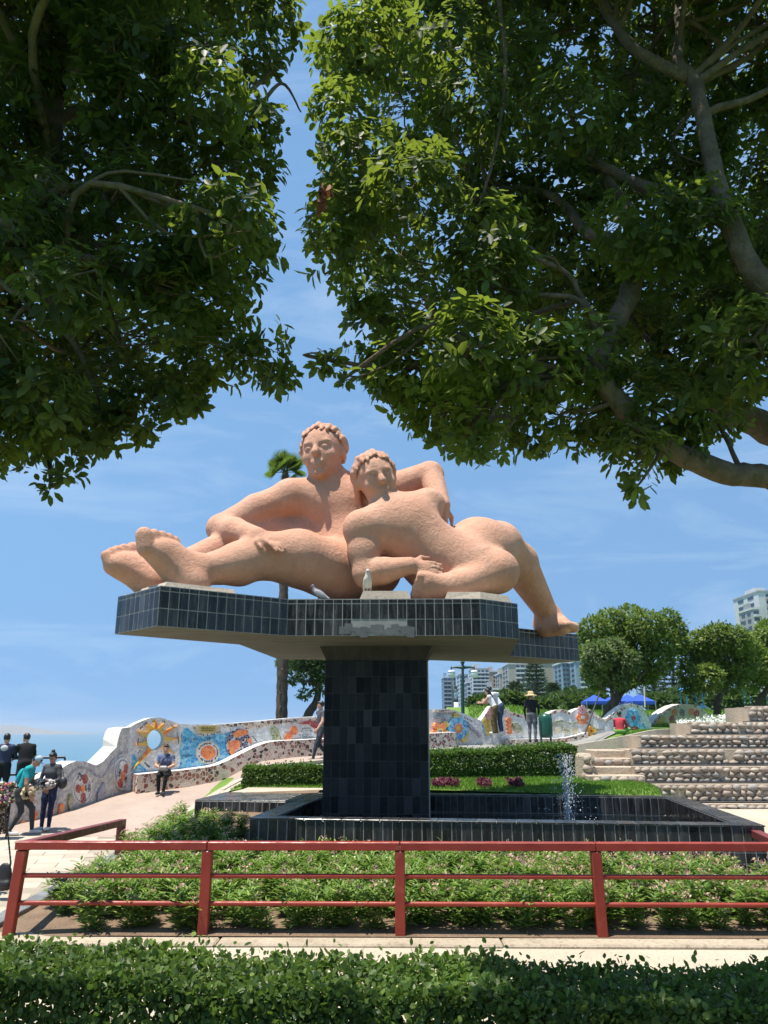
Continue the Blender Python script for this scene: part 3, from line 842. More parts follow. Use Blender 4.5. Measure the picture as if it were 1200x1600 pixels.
class Body:
    def __init__(s): s.p = []
    def cap(s, a, b, ra, rb=None, k=.03, i=0):
        a, b = np.array(a, float), np.array(b, float); rb = ra if rb is None else rb
        r = max(ra, rb); s.p.append(('c', a, b, ra, rb, k, i, np.minimum(a, b) - r, np.maximum(a, b) + r)); return s
    def chain(s, pts, rs, k=.03, i=0):
        for j in range(len(pts) - 1): s.cap(pts[j], pts[j + 1], rs[j], rs[j + 1], k, i)
        return s
    def ell(s, c, r, rot=None, k=.03, i=0, cut=False):
        c, r = np.array(c, float), np.array(r, float)
        rot = np.eye(3) if rot is None else np.array(rot)
        ext = np.abs(rot) @ r
        s.p.append(('x' if cut else 'e', c, r, rot, None, k, i, c - ext, c + ext)); return s
    def mesh(s, name, h, mats, jitter=0):
        lo = np.min([q[7] for q in s.p if q[0] != 'x'], 0) - 4 * h - .02; hi = np.max([q[8] for q in s.p if q[0] != 'x'], 0) + 4 * h + .02
        n = np.ceil((hi - lo) / h).astype(int) + 1
        D = np.full(n, 5.0, np.float32); Raw = np.full(n, 5.0, np.float32); I = np.zeros(n, np.int16)
        for q in s.p:
            k = q[5]; mg = k * 1.2 + 3 * h
            i0 = np.clip(np.floor((q[7] - mg - lo) / h).astype(int), 0, n - 1); i1 = np.clip(np.ceil((q[8] + mg - lo) / h).astype(int) + 1, 1, n)
            sl = tuple(slice(a, b) for a, b in zip(i0, i1))
            ax = [lo[t] + h * np.arange(i0[t], i1[t]) for t in range(3)]
            X = np.stack(np.meshgrid(*ax, indexing='ij'), -1).astype(np.float32)
            if q[0] == 'c':
                a, b = q[1], q[2]; ba = b - a; L = max(ba @ ba, 1e-9)
                t = np.clip(((X - a) @ ba) / L, 0, 1)
                d = np.linalg.norm(X - a - t[..., None] * ba, axis=-1) - (q[3] + (q[4] - q[3]) * t)
            else:
                Y = (X - q[1]) @ q[3]
                k0 = np.linalg.norm(Y / q[2], axis=-1); k1 = np.linalg.norm(Y / q[2] ** 2, axis=-1)
                d = k0 * (k0 - 1) / np.maximum(k1, 1e-6)
            A = D[sl]
            if q[0] == 'x':
                hh = np.clip(.5 - .5 * (A + d) / max(k, 1e-5), 0, 1)
                D[sl] = A * (1 - hh) + (-d) * hh + k * hh * (1 - hh)
                near = d < 0; Ic = I[sl]
                if q[6] >= 0: Ic[near] = q[6]; I[sl] = Ic
                continue
            if k > 0:
                hh = np.clip(.5 + .5 * (A - d) / k, 0, 1)
                D[sl] = A * (1 - hh) + d * hh - k * hh * (1 - hh)
            else: D[sl] = np.minimum(A, d)
            Rr = Raw[sl]; m = d < Rr; Ic = I[sl]; Ic[m] = q[6]; Rr[m] = d[m]; Raw[sl] = Rr; I[sl] = Ic
        V, Fc, idx = surface_nets(D, lo, h)
        vm = I[tuple(np.minimum(idx + 1, n - 1).T)]
        return fast_mesh(name, V, Fc, mats, vm[Fc[:, 0]], True)

def rotm(z, x=None):
    """3x3 whose columns are the local axes: z given, x hinted"""
    z = np.array(z, float); z /= np.linalg.norm(z)
    x = np.array([1, 0, 0] if x is None else x, float); x = x - z * (x @ z); x /= np.linalg.norm(x)
    return np.stack([x, np.cross(z, x), z], 1)

def hand(b, wrist, fore, palm_n, size, i=0, curl=.5, thumb=1, k=None):
    """palm and five fingers; fore = direction the fingers point, palm_n = normal of the palm side"""
    w = np.array(wrist, float); f = np.array(fore, float); f /= np.linalg.norm(f)
    n = np.array(palm_n, float); n = n - f * (n @ f); n /= np.linalg.norm(n)
    s = np.cross(f, n)
    k = size * .06 if k is None else k
    b.ell(w + f * size * .27, (size * .23, size * .28, size * .11), np.stack([s, f, n], 1), size * .1, i)
    for j, (o, ln) in enumerate(((-.165, .40), (-.055, .46), (.055, .43), (.165, .33))):
        p = w + f * size * .45 + s * size * o * thumb
        spread = s * o * thumb * .35
        d1 = f + spread + n * curl * .35; d1 /= np.linalg.norm(d1)
        d2 = f + spread + n * curl * 1.1; d2 /= np.linalg.norm(d2)
        q = p + d1 * size * ln * .5; r = q + d2 * size * ln * .55
        b.chain([p, q, r], [size * .062, size * .057, size * .046], k * .35, i)
    p = w + f * size * .16 - s * size * .17 * thumb
    q = p + (f * .6 - s * .75 * thumb + n * .25) * size * .2; r = q + (f * .95 - s * .25 * thumb + n * .35) * size * .24
    b.chain([p, q, r], [size * .085, size * .068, size * .05], k * .6, i)
# ------------------------------------------------------------------ terracotta sculpture: a plain seated pair leaning together
A_ = lambda px, py, d: np.array(at(px, py, d))
statue = empty('sculpture', (0, 14.6, SZ1), 'huge terracotta sculpture of two reclining figures on the black tiled slab', 'sculpture')

def big_head(b, c, face, up, s, i=0):
    face = np.array(face, float); face /= np.linalg.norm(face)
    up = np.array(up, float); up = up - face * (up @ face); up /= np.linalg.norm(up)
    side = np.cross(face, up)
    rot = np.stack([side, face, up], 1)
    P = lambda x, y, z: c + side * x * s + face * y * s + up * z * s
    b.ell(P(0, -.02, .12), (.40 * s, .46 * s, .48 * s), rot, .06, i)             # skull
    b.ell(P(0, .13, -.18), (.31 * s, .30 * s, .42 * s), rot, .10, i)             # jaw
    b.cap(P(0, .40, .12), P(0, .52, -.10), .045 * s, .075 * s, .05, i)           # nose
    b.cap(P(-.22, .37, .15), P(.22, .37, .15), .05 * s, .05 * s, .06, i)         # brow
    for sx in (-1, 1):
        b.ell(P(.16 * sx, .46, .05), (.10 * s, .09 * s, .055 * s), rot, .05, i, cut=True)
        b.ell(P(.16 * sx, .375, .045), (.085 * s, .06 * s, .048 * s), rot, .02, i)
        b.ell(P(.40 * sx, -.02, .02), (.06 * s, .10 * s, .14 * s), rot, .03, i)  # ears
        b.ell(P(.2 * sx, .3, -.12), (.12 * s, .1 * s, .12 * s), rot, .1, i)      # cheeks
    b.cap(P(-.10, .415, -.255), P(.10, .415, -.255), .036 * s, .036 * s, .02, i) # lips
    b.cap(P(-.085, .405, -.325), P(.085, .405, -.325), .04 * s, .04 * s, .02, i)
    b.ell(P(0, .34, -.47), (.13 * s, .1 * s, .1 * s), rot, .08, i)               # chin
    return P

def big_foot(b, ankle, heel, ball, toe_dir, side, r, i=0, sign=1):
    ankle, heel, ball = map(lambda q: np.array(q, float), (ankle, heel, ball))
    toe_dir = np.array(toe_dir, float); toe_dir /= np.linalg.norm(toe_dir)
    side = np.array(side, float); side = side - toe_dir * (side @ toe_dir); side /= np.linalg.norm(side)
    b.cap(ankle, heel, r * 1.0, r * 1.05, .12, i)
    for o in (-.55, 0, .55): b.cap(heel, ball + side * r * o * 1.2, r * .8, r * .62, .14, i)
    b.cap(ankle, ball, r * .85, r * .6, .16, i)
    for j, (o, ln, rr) in enumerate(((-1.1, .75, .50), (-.42, .8, .37), (.12, .74, .35), (.6, .64, .33), (1.02, .5, .31))):
        p = ball + side * r * o * sign + toe_dir * r * .15
        b.cap(p, p + toe_dir * r * ln, r * rr, r * rr * .96, .02, i)

h = .033
# figure with stretched legs, upright torso
a = Body()
hip = A_(560, 893, 14.9); belly = A_(548, 850, 15.05); chest = A_(535, 795, 15.2); neck = A_(520, 748, 15.2); headc = A_(505, 712, 15.0)
a.ell(hip, (.85, .72, .62), None, .25)
a.ell(belly, (.72, .58, .6), rotm([-.1, 0, 1]), .3)
a.ell(chest, (.90, .60, .62), rotm([-.15, 0, 1]), .3)
shL, shR = A_(455, 778, 15.0), A_(612, 768, 15.5)
a.cap(shL, shR, .40, .40, .3)
a.cap(A_(530, 772, 15.2), headc + np.array([.05, .05, -.2]), .36, .30, .2)
kn1, an1 = A_(408, 868, 13.75), A_(305, 893, 12.95)
a.chain([A_(525, 893, 14.6), A_(465, 872, 14.1), kn1], [.60, .52, .43], .15)
a.chain([kn1, lerp(kn1, an1, .35) + np.array([0, .02, -.05]), an1], [.42, .38, .24], .12)
big_foot(a, an1, A_(296, 915, 12.75), A_(254, 862, 12.5), [-.22, -.05, .95], [-.55, -.8, 0], .30, 0, -1)
kn2, an2 = A_(415, 832, 15.0), A_(262, 893, 13.55)
a.chain([A_(525, 885, 15.3), A_(470, 850, 15.2), kn2], [.58, .50, .40], .15)
a.chain([kn2, lerp(kn2, an2, .35), an2], [.40, .36, .23], .12)
big_foot(a, an2, A_(240, 912, 13.2), A_(192, 882, 12.95), [-.35, -.05, .9], [-.55, -.8, 0], .29, 0, 1)
# near arm: hand resting on the knee
el, wr = A_(345, 826, 14.5), A_(402, 838, 13.55)
a.chain([shL, lerp(shL, el, .5) + np.array([0, 0, .05]), el], [.36, .32, .27], .1)
a.chain([el, lerp(el, wr, .4), wr], [.27, .26, .17], .08)
hand(a, wr, [.75, -.35, -.35], [-.1, .35, -1], .70, 0, .5, 1)
# far arm round the other figure's shoulders, hand hanging over the upper arm
el2, wr2 = A_(672, 742, 15.5), A_(690, 790, 14.75)
a.chain([shR, el2], [.38, .29], .1)
a.chain([el2, wr2], [.28, .18], .06)
hand(a, wr2, [-.12, -.35, -.9], [-.2, 1, -.2], .72, 0, .4, -1)
PH = big_head(a, headc, [-.25, -.95, -.02], [-.10, 0, 1], 1.04)
fig1 = obj('figure', a.mesh('figure', h, [M['clay']]), statue)
fig1['label'] = 'terracotta figure with legs stretched out to the left'
# short swept hair
def hair_cap(P, s, n, tail, rad):
    hb = Body()
    for r_ in range(n):
        a = R(-86 + 172 * r_ / (n - 1)); wv = .02 * math.sin(r_ * 2.3)
        pts = []
        for b_ in (46, 20, -10, -40, -70, -100, -118):
            q = R(b_ + 6 * math.sin(r_ * 1.7))
            pts.append(P((.43 + wv) * math.sin(a), -.03 + (.49 + wv) * math.cos(a) * math.sin(q), .13 + (.50 + wv) * math.cos(a) * math.cos(q)))
        rs = [rad * .55, rad, rad * 1.1, rad * 1.1, rad * 1.1, rad, rad * .8]
        if tail:
            pts += [P(.40 * math.sin(a), -.40 + .05 * math.sin(r_), -.34), P(.34 * math.sin(a), -.36 + .06 * math.sin(r_ * 2.), -.62 - .06 * math.cos(r_ * 1.3))]; rs += [rad, rad * .6]
        hb.chain([np.array(q) for q in pts], [r * s for r in rs], .012)
    return hb
hb = hair_cap(PH, 1.04, 13, False, .068)
obj('hair', hb.mesh('hair', h, [M['clay']]), fig1)

# second figure, turned half away, leaning on the first
b = Body()
hip = A_(712, 892, 14.7); belly = A_(672, 866, 14.4); chest = A_(628, 828, 14.3); headc = A_(588, 752, 14.35)
b.ell(hip, (.85, .80, .70), None, .25)
b.ell(belly, (.66, .58, .62), rotm([-.5, 0, .8]), .3)
b.ell(chest, (.74, .56, .66), rotm([-.5, 0, .9]), .3)
sL, sR = A_(566, 826, 14.0), A_(668, 790, 14.7)
b.cap(sL, sR, .36, .36, .28)
b.cap(A_(612, 800, 14.3), headc + np.array([.06, .02, -.22]), .31, .26, .18)
k1 = A_(778, 852, 15.6); an = A_(857, 962, 17.5)
b.chain([hip + np.array([.1, .1, .05]), A_(748, 862, 15.1), k1], [.70, .66, .50], .2)
b.chain([k1, lerp(k1, an, .3) + np.array([.08, 0, .12]), an], [.47, .42, .24], .12)
big_foot(b, an, A_(853, 975, 17.45), A_(878, 978, 17.3), [.93, -.3, -.04], [-.3, -.93, 0], .26, 0, 1)
k2 = A_(776, 893, 14.35); an_ = A_(715, 915, 13.75)
b.chain([hip + np.array([.1, -.2, -.1]), k2], [.60, .42], .2)
b.chain([k2, an_], [.38, .24], .12)
big_foot(b, an_, A_(708, 920, 13.75), A_(668, 920, 13.6), [-.95, -.2, -.05], [.1, -.5, .8], .24, 0, 1)
e1, w1 = A_(573, 897, 13.9), A_(640, 884, 13.55)
b.chain([sL, lerp(sL, e1, .5), e1], [.33, .29, .25], .1)
b.chain([e1, lerp(e1, w1, .4), w1], [.25, .24, .16], .07)
hand(b, w1, [.93, -.05, -.12], [.05, 1, -.3], .66, 0, .35, -1)
QH = big_head(b, headc, [.22, -.95, -.08], [-.28, 0, .95], .92)
fig2 = obj('figure', b.mesh('figure', h, [M['clay']]), statue)
fig2['label'] = 'terracotta figure with one foot on the right wing of the slab'
hb = hair_cap(QH, .92, 14, True, .072)
obj('hair', hb.mesh('hair', h, [M['clay']]), fig2)

# pigeons
def pigeon(name, label, p, yaw, c_body, c_wing, s=1.0, upright=.6):
    b = Body(); u = upright
    f = np.array([0, 1, 0]); up = np.array([0, 0, 1.])
    ax = np.array([0, math.cos(u), math.sin(u)])
    b.ell(np.array([0, 0, .15]), (.058, .13, .07), np.stack([[1, 0, 0], ax, np.cross([1, 0, 0], ax)], 1), .03, 0)
    hd = np.array([0, 0, .15]) + ax * .13 + up * .06
    b.chain([np.array([0, 0, .15]) + ax * .08, hd], [.045, .030], .03, 0)
    b.ell(hd + up * .01, (.030, .036, .032), None, .01, 0)
    b.cap(hd + f * .03, hd + f * .065 - up * .008, .010, .004, .005, 2)
    tl = np.array([0, 0, .15]) - ax * .2
    b.chain([np.array([0, 0, .14]) - ax * .08, tl], [.045, .022], .02, 1)
    for sx in (-1, 1):
        b.ell(np.array([.05 * sx, 0, .15]) - ax * .04, (.018, .13, .05), np.stack([[1, 0, 0], ax, np.cross([1, 0, 0], ax)], 1), .01, 1)
        b.chain([(.025 * sx, .0, .10), (.025 * sx, .01, .012), (.028 * sx, .05, .01)], [.012, .008, .007], .006, 2)
    me = b.mesh(name, .008, [c_body, c_wing, mat_plain('pigeon_leg', c4(.35, .12, .10))])
    return tag(obj(name, me, None, Matrix.Translation(p) @ Matrix.Rotation(yaw, 4, 'Z') @ Matrix.Scale(s, 4)), label, 'bird')
pw = mat_plain('white_feather', c4(.66, .62, .54)); pg = mat_plain('grey_feather', c4(.10, .10, .13)); pg2 = mat_plain('pale_grey_feather', c4(.30, .30, .33))
pigeon('pigeon', 'white pigeon perched on the short concrete block at the slab edge', Vector((at(574, 920, 13.35).x, 13.35, SZ1 + .15)), R(185), pw, pw, 1.15, .95)
pigeon('pigeon', 'dark grey pigeon sitting on the slab edge under the figures', Vector((at(498, 930, 13.2).x, 13.24, SZ1 - .03)), R(80), pg, pg2, 1.0, .5)
# ------------------------------------------------------------------ mosaic walls
class MWall:
    def __init__(s, name, pts, label, thick=.42, base_mat='mos_white', cap_mat='mos_broken', hole=None, closed=True):
        s.pts = pts
        s.pl = [at(p[0], 1137, p[1]).to_2d() for p in pts]
        s.top = [at(p[0], p[2], p[1]).z for p in pts]
        s.s = [0.0]
        for a, b in zip(s.pl[:-1], s.pl[1:]): s.s.append(s.s[-1] + (b - a).length)
        n = len(pts); s.nrm = []
        for i in range(n):
            d = (s.pl[min(i + 1, n - 1)] - s.pl[max(i - 1, 0)]).normalized()
            s.nrm.append(Vector((d.y, -d.x)))                # towards the viewer
        c = s.pl[n // 2]
        s.root = empty(name, (c.x, c.y, gz(c.x, c.y)), label, 'mosaic wall')
        s.thick = thick
        # fine columns
        S = np.linspace(0, s.s[-1], max(8, int(s.s[-1] / .07)))
        if hole:
            sc, zc, ra, rb = hole
            S = np.unique(np.concatenate([S, sc + ra * np.cos(np.linspace(0, np.pi, 33))]))
        mb = MB()
        def strip(S, lo, hi, lastcap=True):
            P = [(s.plan(q), s.normal(q)) for q in S]; vs = []
            for (p, nn), a, b in zip(P, lo, hi):
                bk = p - nn * thick
                vs += [(p.x, p.y, a), (p.x, p.y, b), (bk.x, bk.y, b), (bk.x, bk.y, a)]
            m = len(S)
            F1 = [(4 * i, 4 * i + 4, 4 * i + 5, 4 * i + 1) for i in range(m - 1)] + [(4 * i + 2, 4 * i + 6, 4 * i + 7, 4 * i + 3) for i in range(m - 1)]
            F2 = [(4 * i + 1, 4 * i + 5, 4 * i + 6, 4 * i + 2) for i in range(m - 1)]
            F3 = [(4 * i + 3, 4 * i + 7, 4 * i + 4, 4 * i) for i in range(m - 1)]
            mb.add(vs, F1, 0); mb.add(vs, F2 + F3, 1); mb.add(vs, [(0, 1, 2, 3), (4 * m - 4, 4 * m - 1, 4 * m - 2, 4 * m - 3)], 1)
        lo = [gz(*s.plan(q)) - .4 for q in S]; hi = [s.topz(q) for q in S]
        if hole:
            L = [q for q in S if q <= sc - ra + 1e-6]; H = [q for q in S if sc - ra - 1e-6 <= q <= sc + ra + 1e-6]; Rr = [q for q in S if q >= sc + ra - 1e-6]
            f = lambda qs: [gz(*s.plan(q)) - .4 for q in qs]
            g = lambda qs: [s.topz(q) for q in qs]
            e = lambda qs, sg: [zc + sg * rb * math.sqrt(max(0, 1 - ((q - sc) / ra) ** 2)) for q in qs]
            strip(L, f(L), g(L)); strip(H, f(H), e(H, -1)); strip(H, e(H, 1), g(H)); strip(Rr, f(Rr), g(Rr))
        else: strip(S, lo, hi)
        mb.build('masonry', [M[base_mat], M['plaster']], s.root)
        s.layer = 0
    def _i(s, q): return (np.interp(q, s.s, [p.x for p in s.pl]), np.interp(q, s.s, [p.y for p in s.pl]))
    def plan(s, q): return Vector(s._i(q))
    def normal(s, q): return Vector((np.interp(q, s.s, [p.x for p in s.nrm]), np.interp(q, s.s, [p.y for p in s.nrm]))).normalized()
    def topz(s, q): return float(np.interp(q, s.s, s.top))
    def hit(s, px, py):
        """(arc length, height) of the wall point seen at that pixel"""
        r = ray(px, py); k = r.x / r.y
        best = None
        for i in range(len(s.pl) - 1):
            a, b = s.pl[i], s.pl[i + 1]
            fa, fb = a.x - k * a.y, b.x - k * b.y
            if fa * fb <= 0 and fa != fb:
                t = fa / (fa - fb); p = a.lerp(b, t); best = (s.s[i] + t * (b - a).length, r.z / r.y * p.y); break
        if best is None:
            i = 0 if px < s.pts[0][0] else len(s.pl) - 1
            best = (s.s[i], r.z / r.y * s.pl[i].y)
        return best
    def surf(s, q, z, off=0):
        p = s.plan(q) + s.normal(q) * off
        return Vector((p.x, p.y, z))
    def patch(s, name, pix, mat, off=None, mapped=None, th=.012):
        """an inlaid field of mosaic: outline given in photograph pixels or in (s, z)"""
        q = mapped or [s.hit(*p) for p in pix]
        s.layer += 1
        off = off if off is not None else .006 + .0025 * s.layer
        bm = bmesh.new()
        vs = [bm.verts.new((a, b, 0)) for a, b in q]
        f = bm.faces.new(vs)
        lo, hi = min(a for a, b in q), max(a for a, b in q)
        for i in range(1, int((hi - lo) / .25) + 1):
            bmesh.ops.bisect_plane(bm, geom=bm.verts[:] + bm.edges[:] + bm.faces[:], plane_co=(lo + .25 * i, 0, 0), plane_no=(1, 0, 0))
        bmesh.ops.triangulate(bm, faces=bm.faces)
        r = bmesh.ops.extrude_face_region(bm, geom=bm.faces[:])
        ex = {v for v in r['geom'] if isinstance(v, bmesh.types.BMVert)}
        for v in bm.verts: v.co = s.surf(v.co.x, v.co.y, off if v in ex else -.01)
        bmesh.ops.recalc_face_normals(bm, faces=bm.faces)
        me = bpy.data.meshes.new(name); bm.to_mesh(me); bm.free(); me.materials.append(M[mat])
        return obj(name, me, s.root)
    def disc(s, name, px, py, rx, ry, mat, n=18, wob=0, **kw):
        return s.patch(name, [(px + rx * math.cos(2 * math.pi * i / n) * (1 + wob * math.sin(5 * i)), py + ry * math.sin(2 * math.pi * i / n)) for i in range(n)], mat, **kw)
    def band(s, name, pts, w, mat, **kw):
        """a ribbon of width w (pixels) along pixel points"""
        up, dn = [], []
        for i, p in enumerate(pts):
            a, b = pts[max(i - 1, 0)], pts[min(i + 1, len(pts) - 1)]
            d = Vector((b[0] - a[0], b[1] - a[1])).normalized(); n_ = Vector((-d.y, d.x)) * w / 2
            up.append((p[0] + n_.x, p[1] + n_.y)); dn.append((p[0] - n_.x, p[1] - n_.y))
        return s.patch(name, up + dn[::-1], mat, **kw)
    def petals(s, px, py, r, n, mats, rot=0, pr=.45, squash=1.0):
        for i in range(n):
            a = rot + 2 * math.pi * i / n
            cx, cy = px + math.cos(a) * r * .58 * squash, py + math.sin(a) * r * .58
            pts = []
            for j in range(12):
                t = 2 * math.pi * j / 12; u, v = math.cos(t) * r * pr, math.sin(t) * r * pr * .62
                pts.append((cx + (u * math.cos(a) - v * math.sin(a)) * squash, cy + u * math.sin(a) + v * math.cos(a)))
            s.patch('petal', pts, mats[i % len(mats)])
    def marks(s, pts, h=3.2, n=10):
        """rows of dark tesserae set like lettering too small to read"""
        mb = MB(); L = [0]
        for a, b in zip(pts[:-1], pts[1:]): L.append(L[-1] + math.hypot(b[0] - a[0], b[1] - a[1]))
        k = 0; q = 0
        while q < L[-1]:
            w = random.choice([1.0, 1.4, 1.8]); x = np.interp(q + w / 2, L, [p[0] for p in pts]); y = np.interp(q + w / 2, L, [p[1] for p in pts])
            if random.random() < .82:
                for dy in random.choice([(-.35, .35), (0,), (-.4, 0), (-.35, 0, .35)]):
                    aa, z = s.hit(x, y + dy * h); c = s.surf(aa, z, .014 + .0025 * s.layer)
                    mb.box(c, (w * .016, .012, h * .010), None)
            q += w + .7
        o = mb.build('lettering', M['ink'], s.root); return o
    def text(s, txt, px, py, w, hgt, tilt=0):
        cu = bpy.data.curves.new('lettering', 'FONT'); cu.body = txt; cu.size = 1; cu.extrude = 0
        to = bpy.data.objects.new('lettering', cu); COL.objects.link(to)
        dg = bpy.context.evaluated_depsgraph_get(); me = bpy.data.meshes.new_from_object(to.evaluated_get(dg))
        COL.objects.unlink(to); bpy.data.objects.remove(to)
        co = [v.co.copy() for v in me.vertices]; x0, x1 = min(c.x for c in co), max(c.x for c in co)
        for v, c in zip(me.vertices, co):
            x = (c.x - x0) / (x1 - x0); q, z = s.hit(px + x * w, py - c.y * hgt * 1.4 + tilt * x)
            v.co = s.surf(q, z, .016 + .0025 * s.layer)
        me.materials.append(M['ink']); me.name = 'lettering'
        return obj('lettering', me, s.root)
    def bench(s, q0, q1, depth, hgt, label_mat='mos_broken', top=True):
        S = np.linspace(q0, q1, max(4, int((q1 - q0) / .25))); mb = MB(); vs = []
        for q in S:
            p, nn = s.plan(q), s.normal(q); a = p + nn * .02; b = p + nn * depth; z = gz(b.x, b.y); zt = z + hgt
            vs += [(b.x, b.y, z - .25), (b.x, b.y, zt), (a.x, a.y, zt + .01), (a.x, a.y, z - .25)]
        m = len(S)
        mb.add(vs, [(4 * i, 4 * i + 4, 4 * i + 5, 4 * i + 1) for i in range(m - 1)], 0)
        mb.add(vs, [(4 * i + 1, 4 * i + 5, 4 * i + 6, 4 * i + 2) for i in range(m - 1)], 1)
        mb.add(vs, [(0, 1, 2, 3), (4 * m - 4, 4 * m - 1, 4 * m - 2, 4 * m - 3)], 0)
        return mb.build('bench', [M[label_mat], M['mos_white']], s.root)

# left flank of the wall, stepping down to the people
W1 = MWall('mosaic_wall', WALL_PTS, 'low undulating grey mosaic wall with red and grey flower medallions beside the ramp', .45, 'mos_grey')
W1.band('ribbon', [(84, 1262), (93, 1240), (103, 1220), (114, 1205), (126, 1199), (138, 1201), (150, 1212), (160, 1214), (170, 1200), (180, 1184), (190, 1176), (200, 1174)], 4, 'mos_lilac')
W1.disc('medallion', 128, 1232, 16, 25, 'mos_white'); W1.disc('medallion_ring', 128, 1232, 14, 22, 'mos_lilac'); W1.disc('medallion_field', 128, 1232, 12.4, 20, 'mos_white')
W1.patch('petal', [(123, 1233), (117, 1226), (118, 1237), (124, 1240)], 'mos_red'); W1.disc('petal', 121, 1232, 4.2, 6.5, 'mos_red'); W1.disc('petal', 132, 1217, 4.5, 8, 'mos_red'); W1.disc('petal', 129, 1247, 4, 9, 'mos_red'); W1.disc('petal', 136, 1231, 4, 7, 'mos_navy'); W1.disc('petal', 124, 1214, 3, 6, 'mos_navy'); W1.disc('flower_centre', 128, 1232, 3, 6, 'mos_orange')
W1.disc('medallion', 190, 1209, 14, 26, 'mos_white'); W1.disc('medallion_ring', 190, 1209, 12, 23, 'mos_lilac'); W1.disc('medallion_field', 190, 1209, 10.5, 20, 'mos_white')
W1.disc('petal', 195, 1201, 4, 7.5, 'mos_red'); W1.disc('petal', 186, 1224, 4, 7.5, 'mos_red'); W1.disc('petal', 184, 1207, 3.6, 6.5, 'mos_navy'); W1.disc('petal', 196, 1219, 3.5, 6, 'mos_navy'); W1.disc('petal', 190, 1212, 3, 8, 'mos_orange')
W1.disc('leaf_inlay', 108, 1253, 3.2, 13, 'mos_green', th=.01); W1.patch('leaf_inlay', [(160, 1222), (164, 1235), (158, 1250), (150, 1252), (150, 1240)], 'mos_lilac')
W1.patch('petal', [(91, 1256), (97, 1255), (98, 1266), (92, 1280), (88, 1281)], 'mos_orange'); W1.patch('petal', [(74, 1266), (82, 1262), (80, 1280), (72, 1288)], 'mos_orange')
W1.disc('petal', 34, 1290, 5, 8.5, 'mos_orange'); W1.disc('petal', 51, 1273, 5, 9, 'mos_orange')
mb = MB(); e0 = W1.surf(0, 0, .0); mb.prism([(e0.x - .22 + .26 * math.cos(t * math.pi / 6), e0.y + .1 + .26 * math.sin(t * math.pi / 6)) for t in range(12)], gz(e0.x, e0.y) - .3, at(14, 1258, 18.3).z)
mb.build('end_pillar', M['concrete'], W1.root)

# main sunburst wall
probe = MWall.__new__(MWall)
tmp_pl = [at(p[0], 1137, p[1]).to_2d() for p in MAIN_PTS]
ss = [0.0]
for a_, b_ in zip(tmp_pl[:-1], tmp_pl[1:]): ss.append(ss[-1] + (b_ - a_).length)
probe.pts, probe.pl, probe.s = MAIN_PTS, tmp_pl, ss
h0 = probe.hit(242.5, 1156); hL = probe.hit(228.5, 1156); hR = probe.hit(255.5, 1156); hT = probe.hit(242.5, 1140); hB = probe.hit(242.5, 1172)
HOLE = (h0[0], (hT[1] + hB[1]) / 2, (hR[0] - hL[0]) / 2, (hT[1] - hB[1]) / 2)
W2 = MWall('mosaic_wall', MAIN_PTS, 'long white mosaic wall with an oval hole framed by an orange sunburst', .42, 'mos_white', 'mos_broken', HOLE)
W2.layer = 0
def around(poly_fn, n): return [poly_fn(i) for i in range(n)]
# blue water fields
W2.patch('water_field', [(286, 1139), (292, 1137), (300, 1142), (306, 1149), (318, 1152), (332, 1148), (352, 1146), (368, 1142), (372, 1150), (362, 1165), (366, 1180), (376, 1190), (360, 1192), (330, 1196), (300, 1201), (275, 1205), (281, 1196), (282, 1185), (280, 1172), (284, 1160), (282, 1150)], 'mos_blue')
W2.patch('water_field', [(206, 1180), (210, 1179), (216, 1192), (226, 1200), (232, 1208), (206, 1211)], 'mos_blue')
W2.patch('banner', [(300, 1134), (345, 1133), (344, 1141), (330, 1147), (312, 1146), (303, 1140)], 'mos_cream')
W2.patch('sign_field', [(310, 1135), (338, 1134), (337, 1142), (325, 1145), (312, 1143)], 'mos_yellow')
W2.patch('rubble_band', [(300, 1133.5), (308, 1133.5), (309, 1140), (303, 1138)], 'mos_broken')
W2.patch('rubble_band', [(348, 1132.5), (400, 1128.5), (450, 1123.5), (500, 1120.5), (500, 1125), (455, 1128), (425, 1133), (400, 1138), (384, 1139), (380, 1133), (350, 1137)], 'mos_broken')
W2.disc('medallion', 324.5, 1176, 19, 18, 'mos_cream'); W2.disc('medallion_ring', 324.5, 1176, 17, 16.3, 'mos_white'); W2.disc('medallion_field', 325, 1176, 12, 11.5, 'mos_orange')
ring = [(324.5 + 15 * math.cos(t), 1176 + 14.2 * math.sin(t)) for t in np.linspace(-math.pi * .95, math.pi * .9, 40)]
W2.marks(ring, 2.6)
W2.disc('fish_body', 372, 1163, 20, 24, 'mos_navy', 22)
W2.patch('fish_tail', [(384, 1152), (392, 1162), (405, 1164), (420, 1164), (432, 1169), (446, 1180), (438, 1181), (425, 1175), (410, 1178), (396, 1186), (380, 1187)], 'mos_navy')
W2.patch('fish_spot', [(363, 1146), (374, 1140), (387, 1141), (386, 1148), (374, 1151), (368, 1153)], 'mos_orange')
W2.patch('fish_spot', [(357, 1159), (367, 1156), (376, 1158), (374, 1168), (367, 1173), (365, 1183), (358, 1176), (356, 1168)], 'mos_orange')
W2.patch('fish_spot', [(385, 1156), (391, 1152), (393, 1160), (391, 1163)], 'mos_orange'); W2.patch('fish_spot', [(380, 1176), (390, 1172), (390, 1178), (384, 1184)], 'mos_orange')
W2.patch('leaf_inlay', [(422, 1140), (426, 1133), (434, 1140), (439, 1155), (441, 1170), (446, 1181), (436, 1172), (427, 1160)], 'mos_green')
W2.patch('sickle', [(466, 1131), (480, 1126), (494, 1127), (506, 1134), (511, 1148), (510, 1163), (503, 1173), (488, 1178), (470, 1179), (484, 1172), (494, 1162), (497, 1150), (492, 1139), (482, 1132)], 'mos_red')
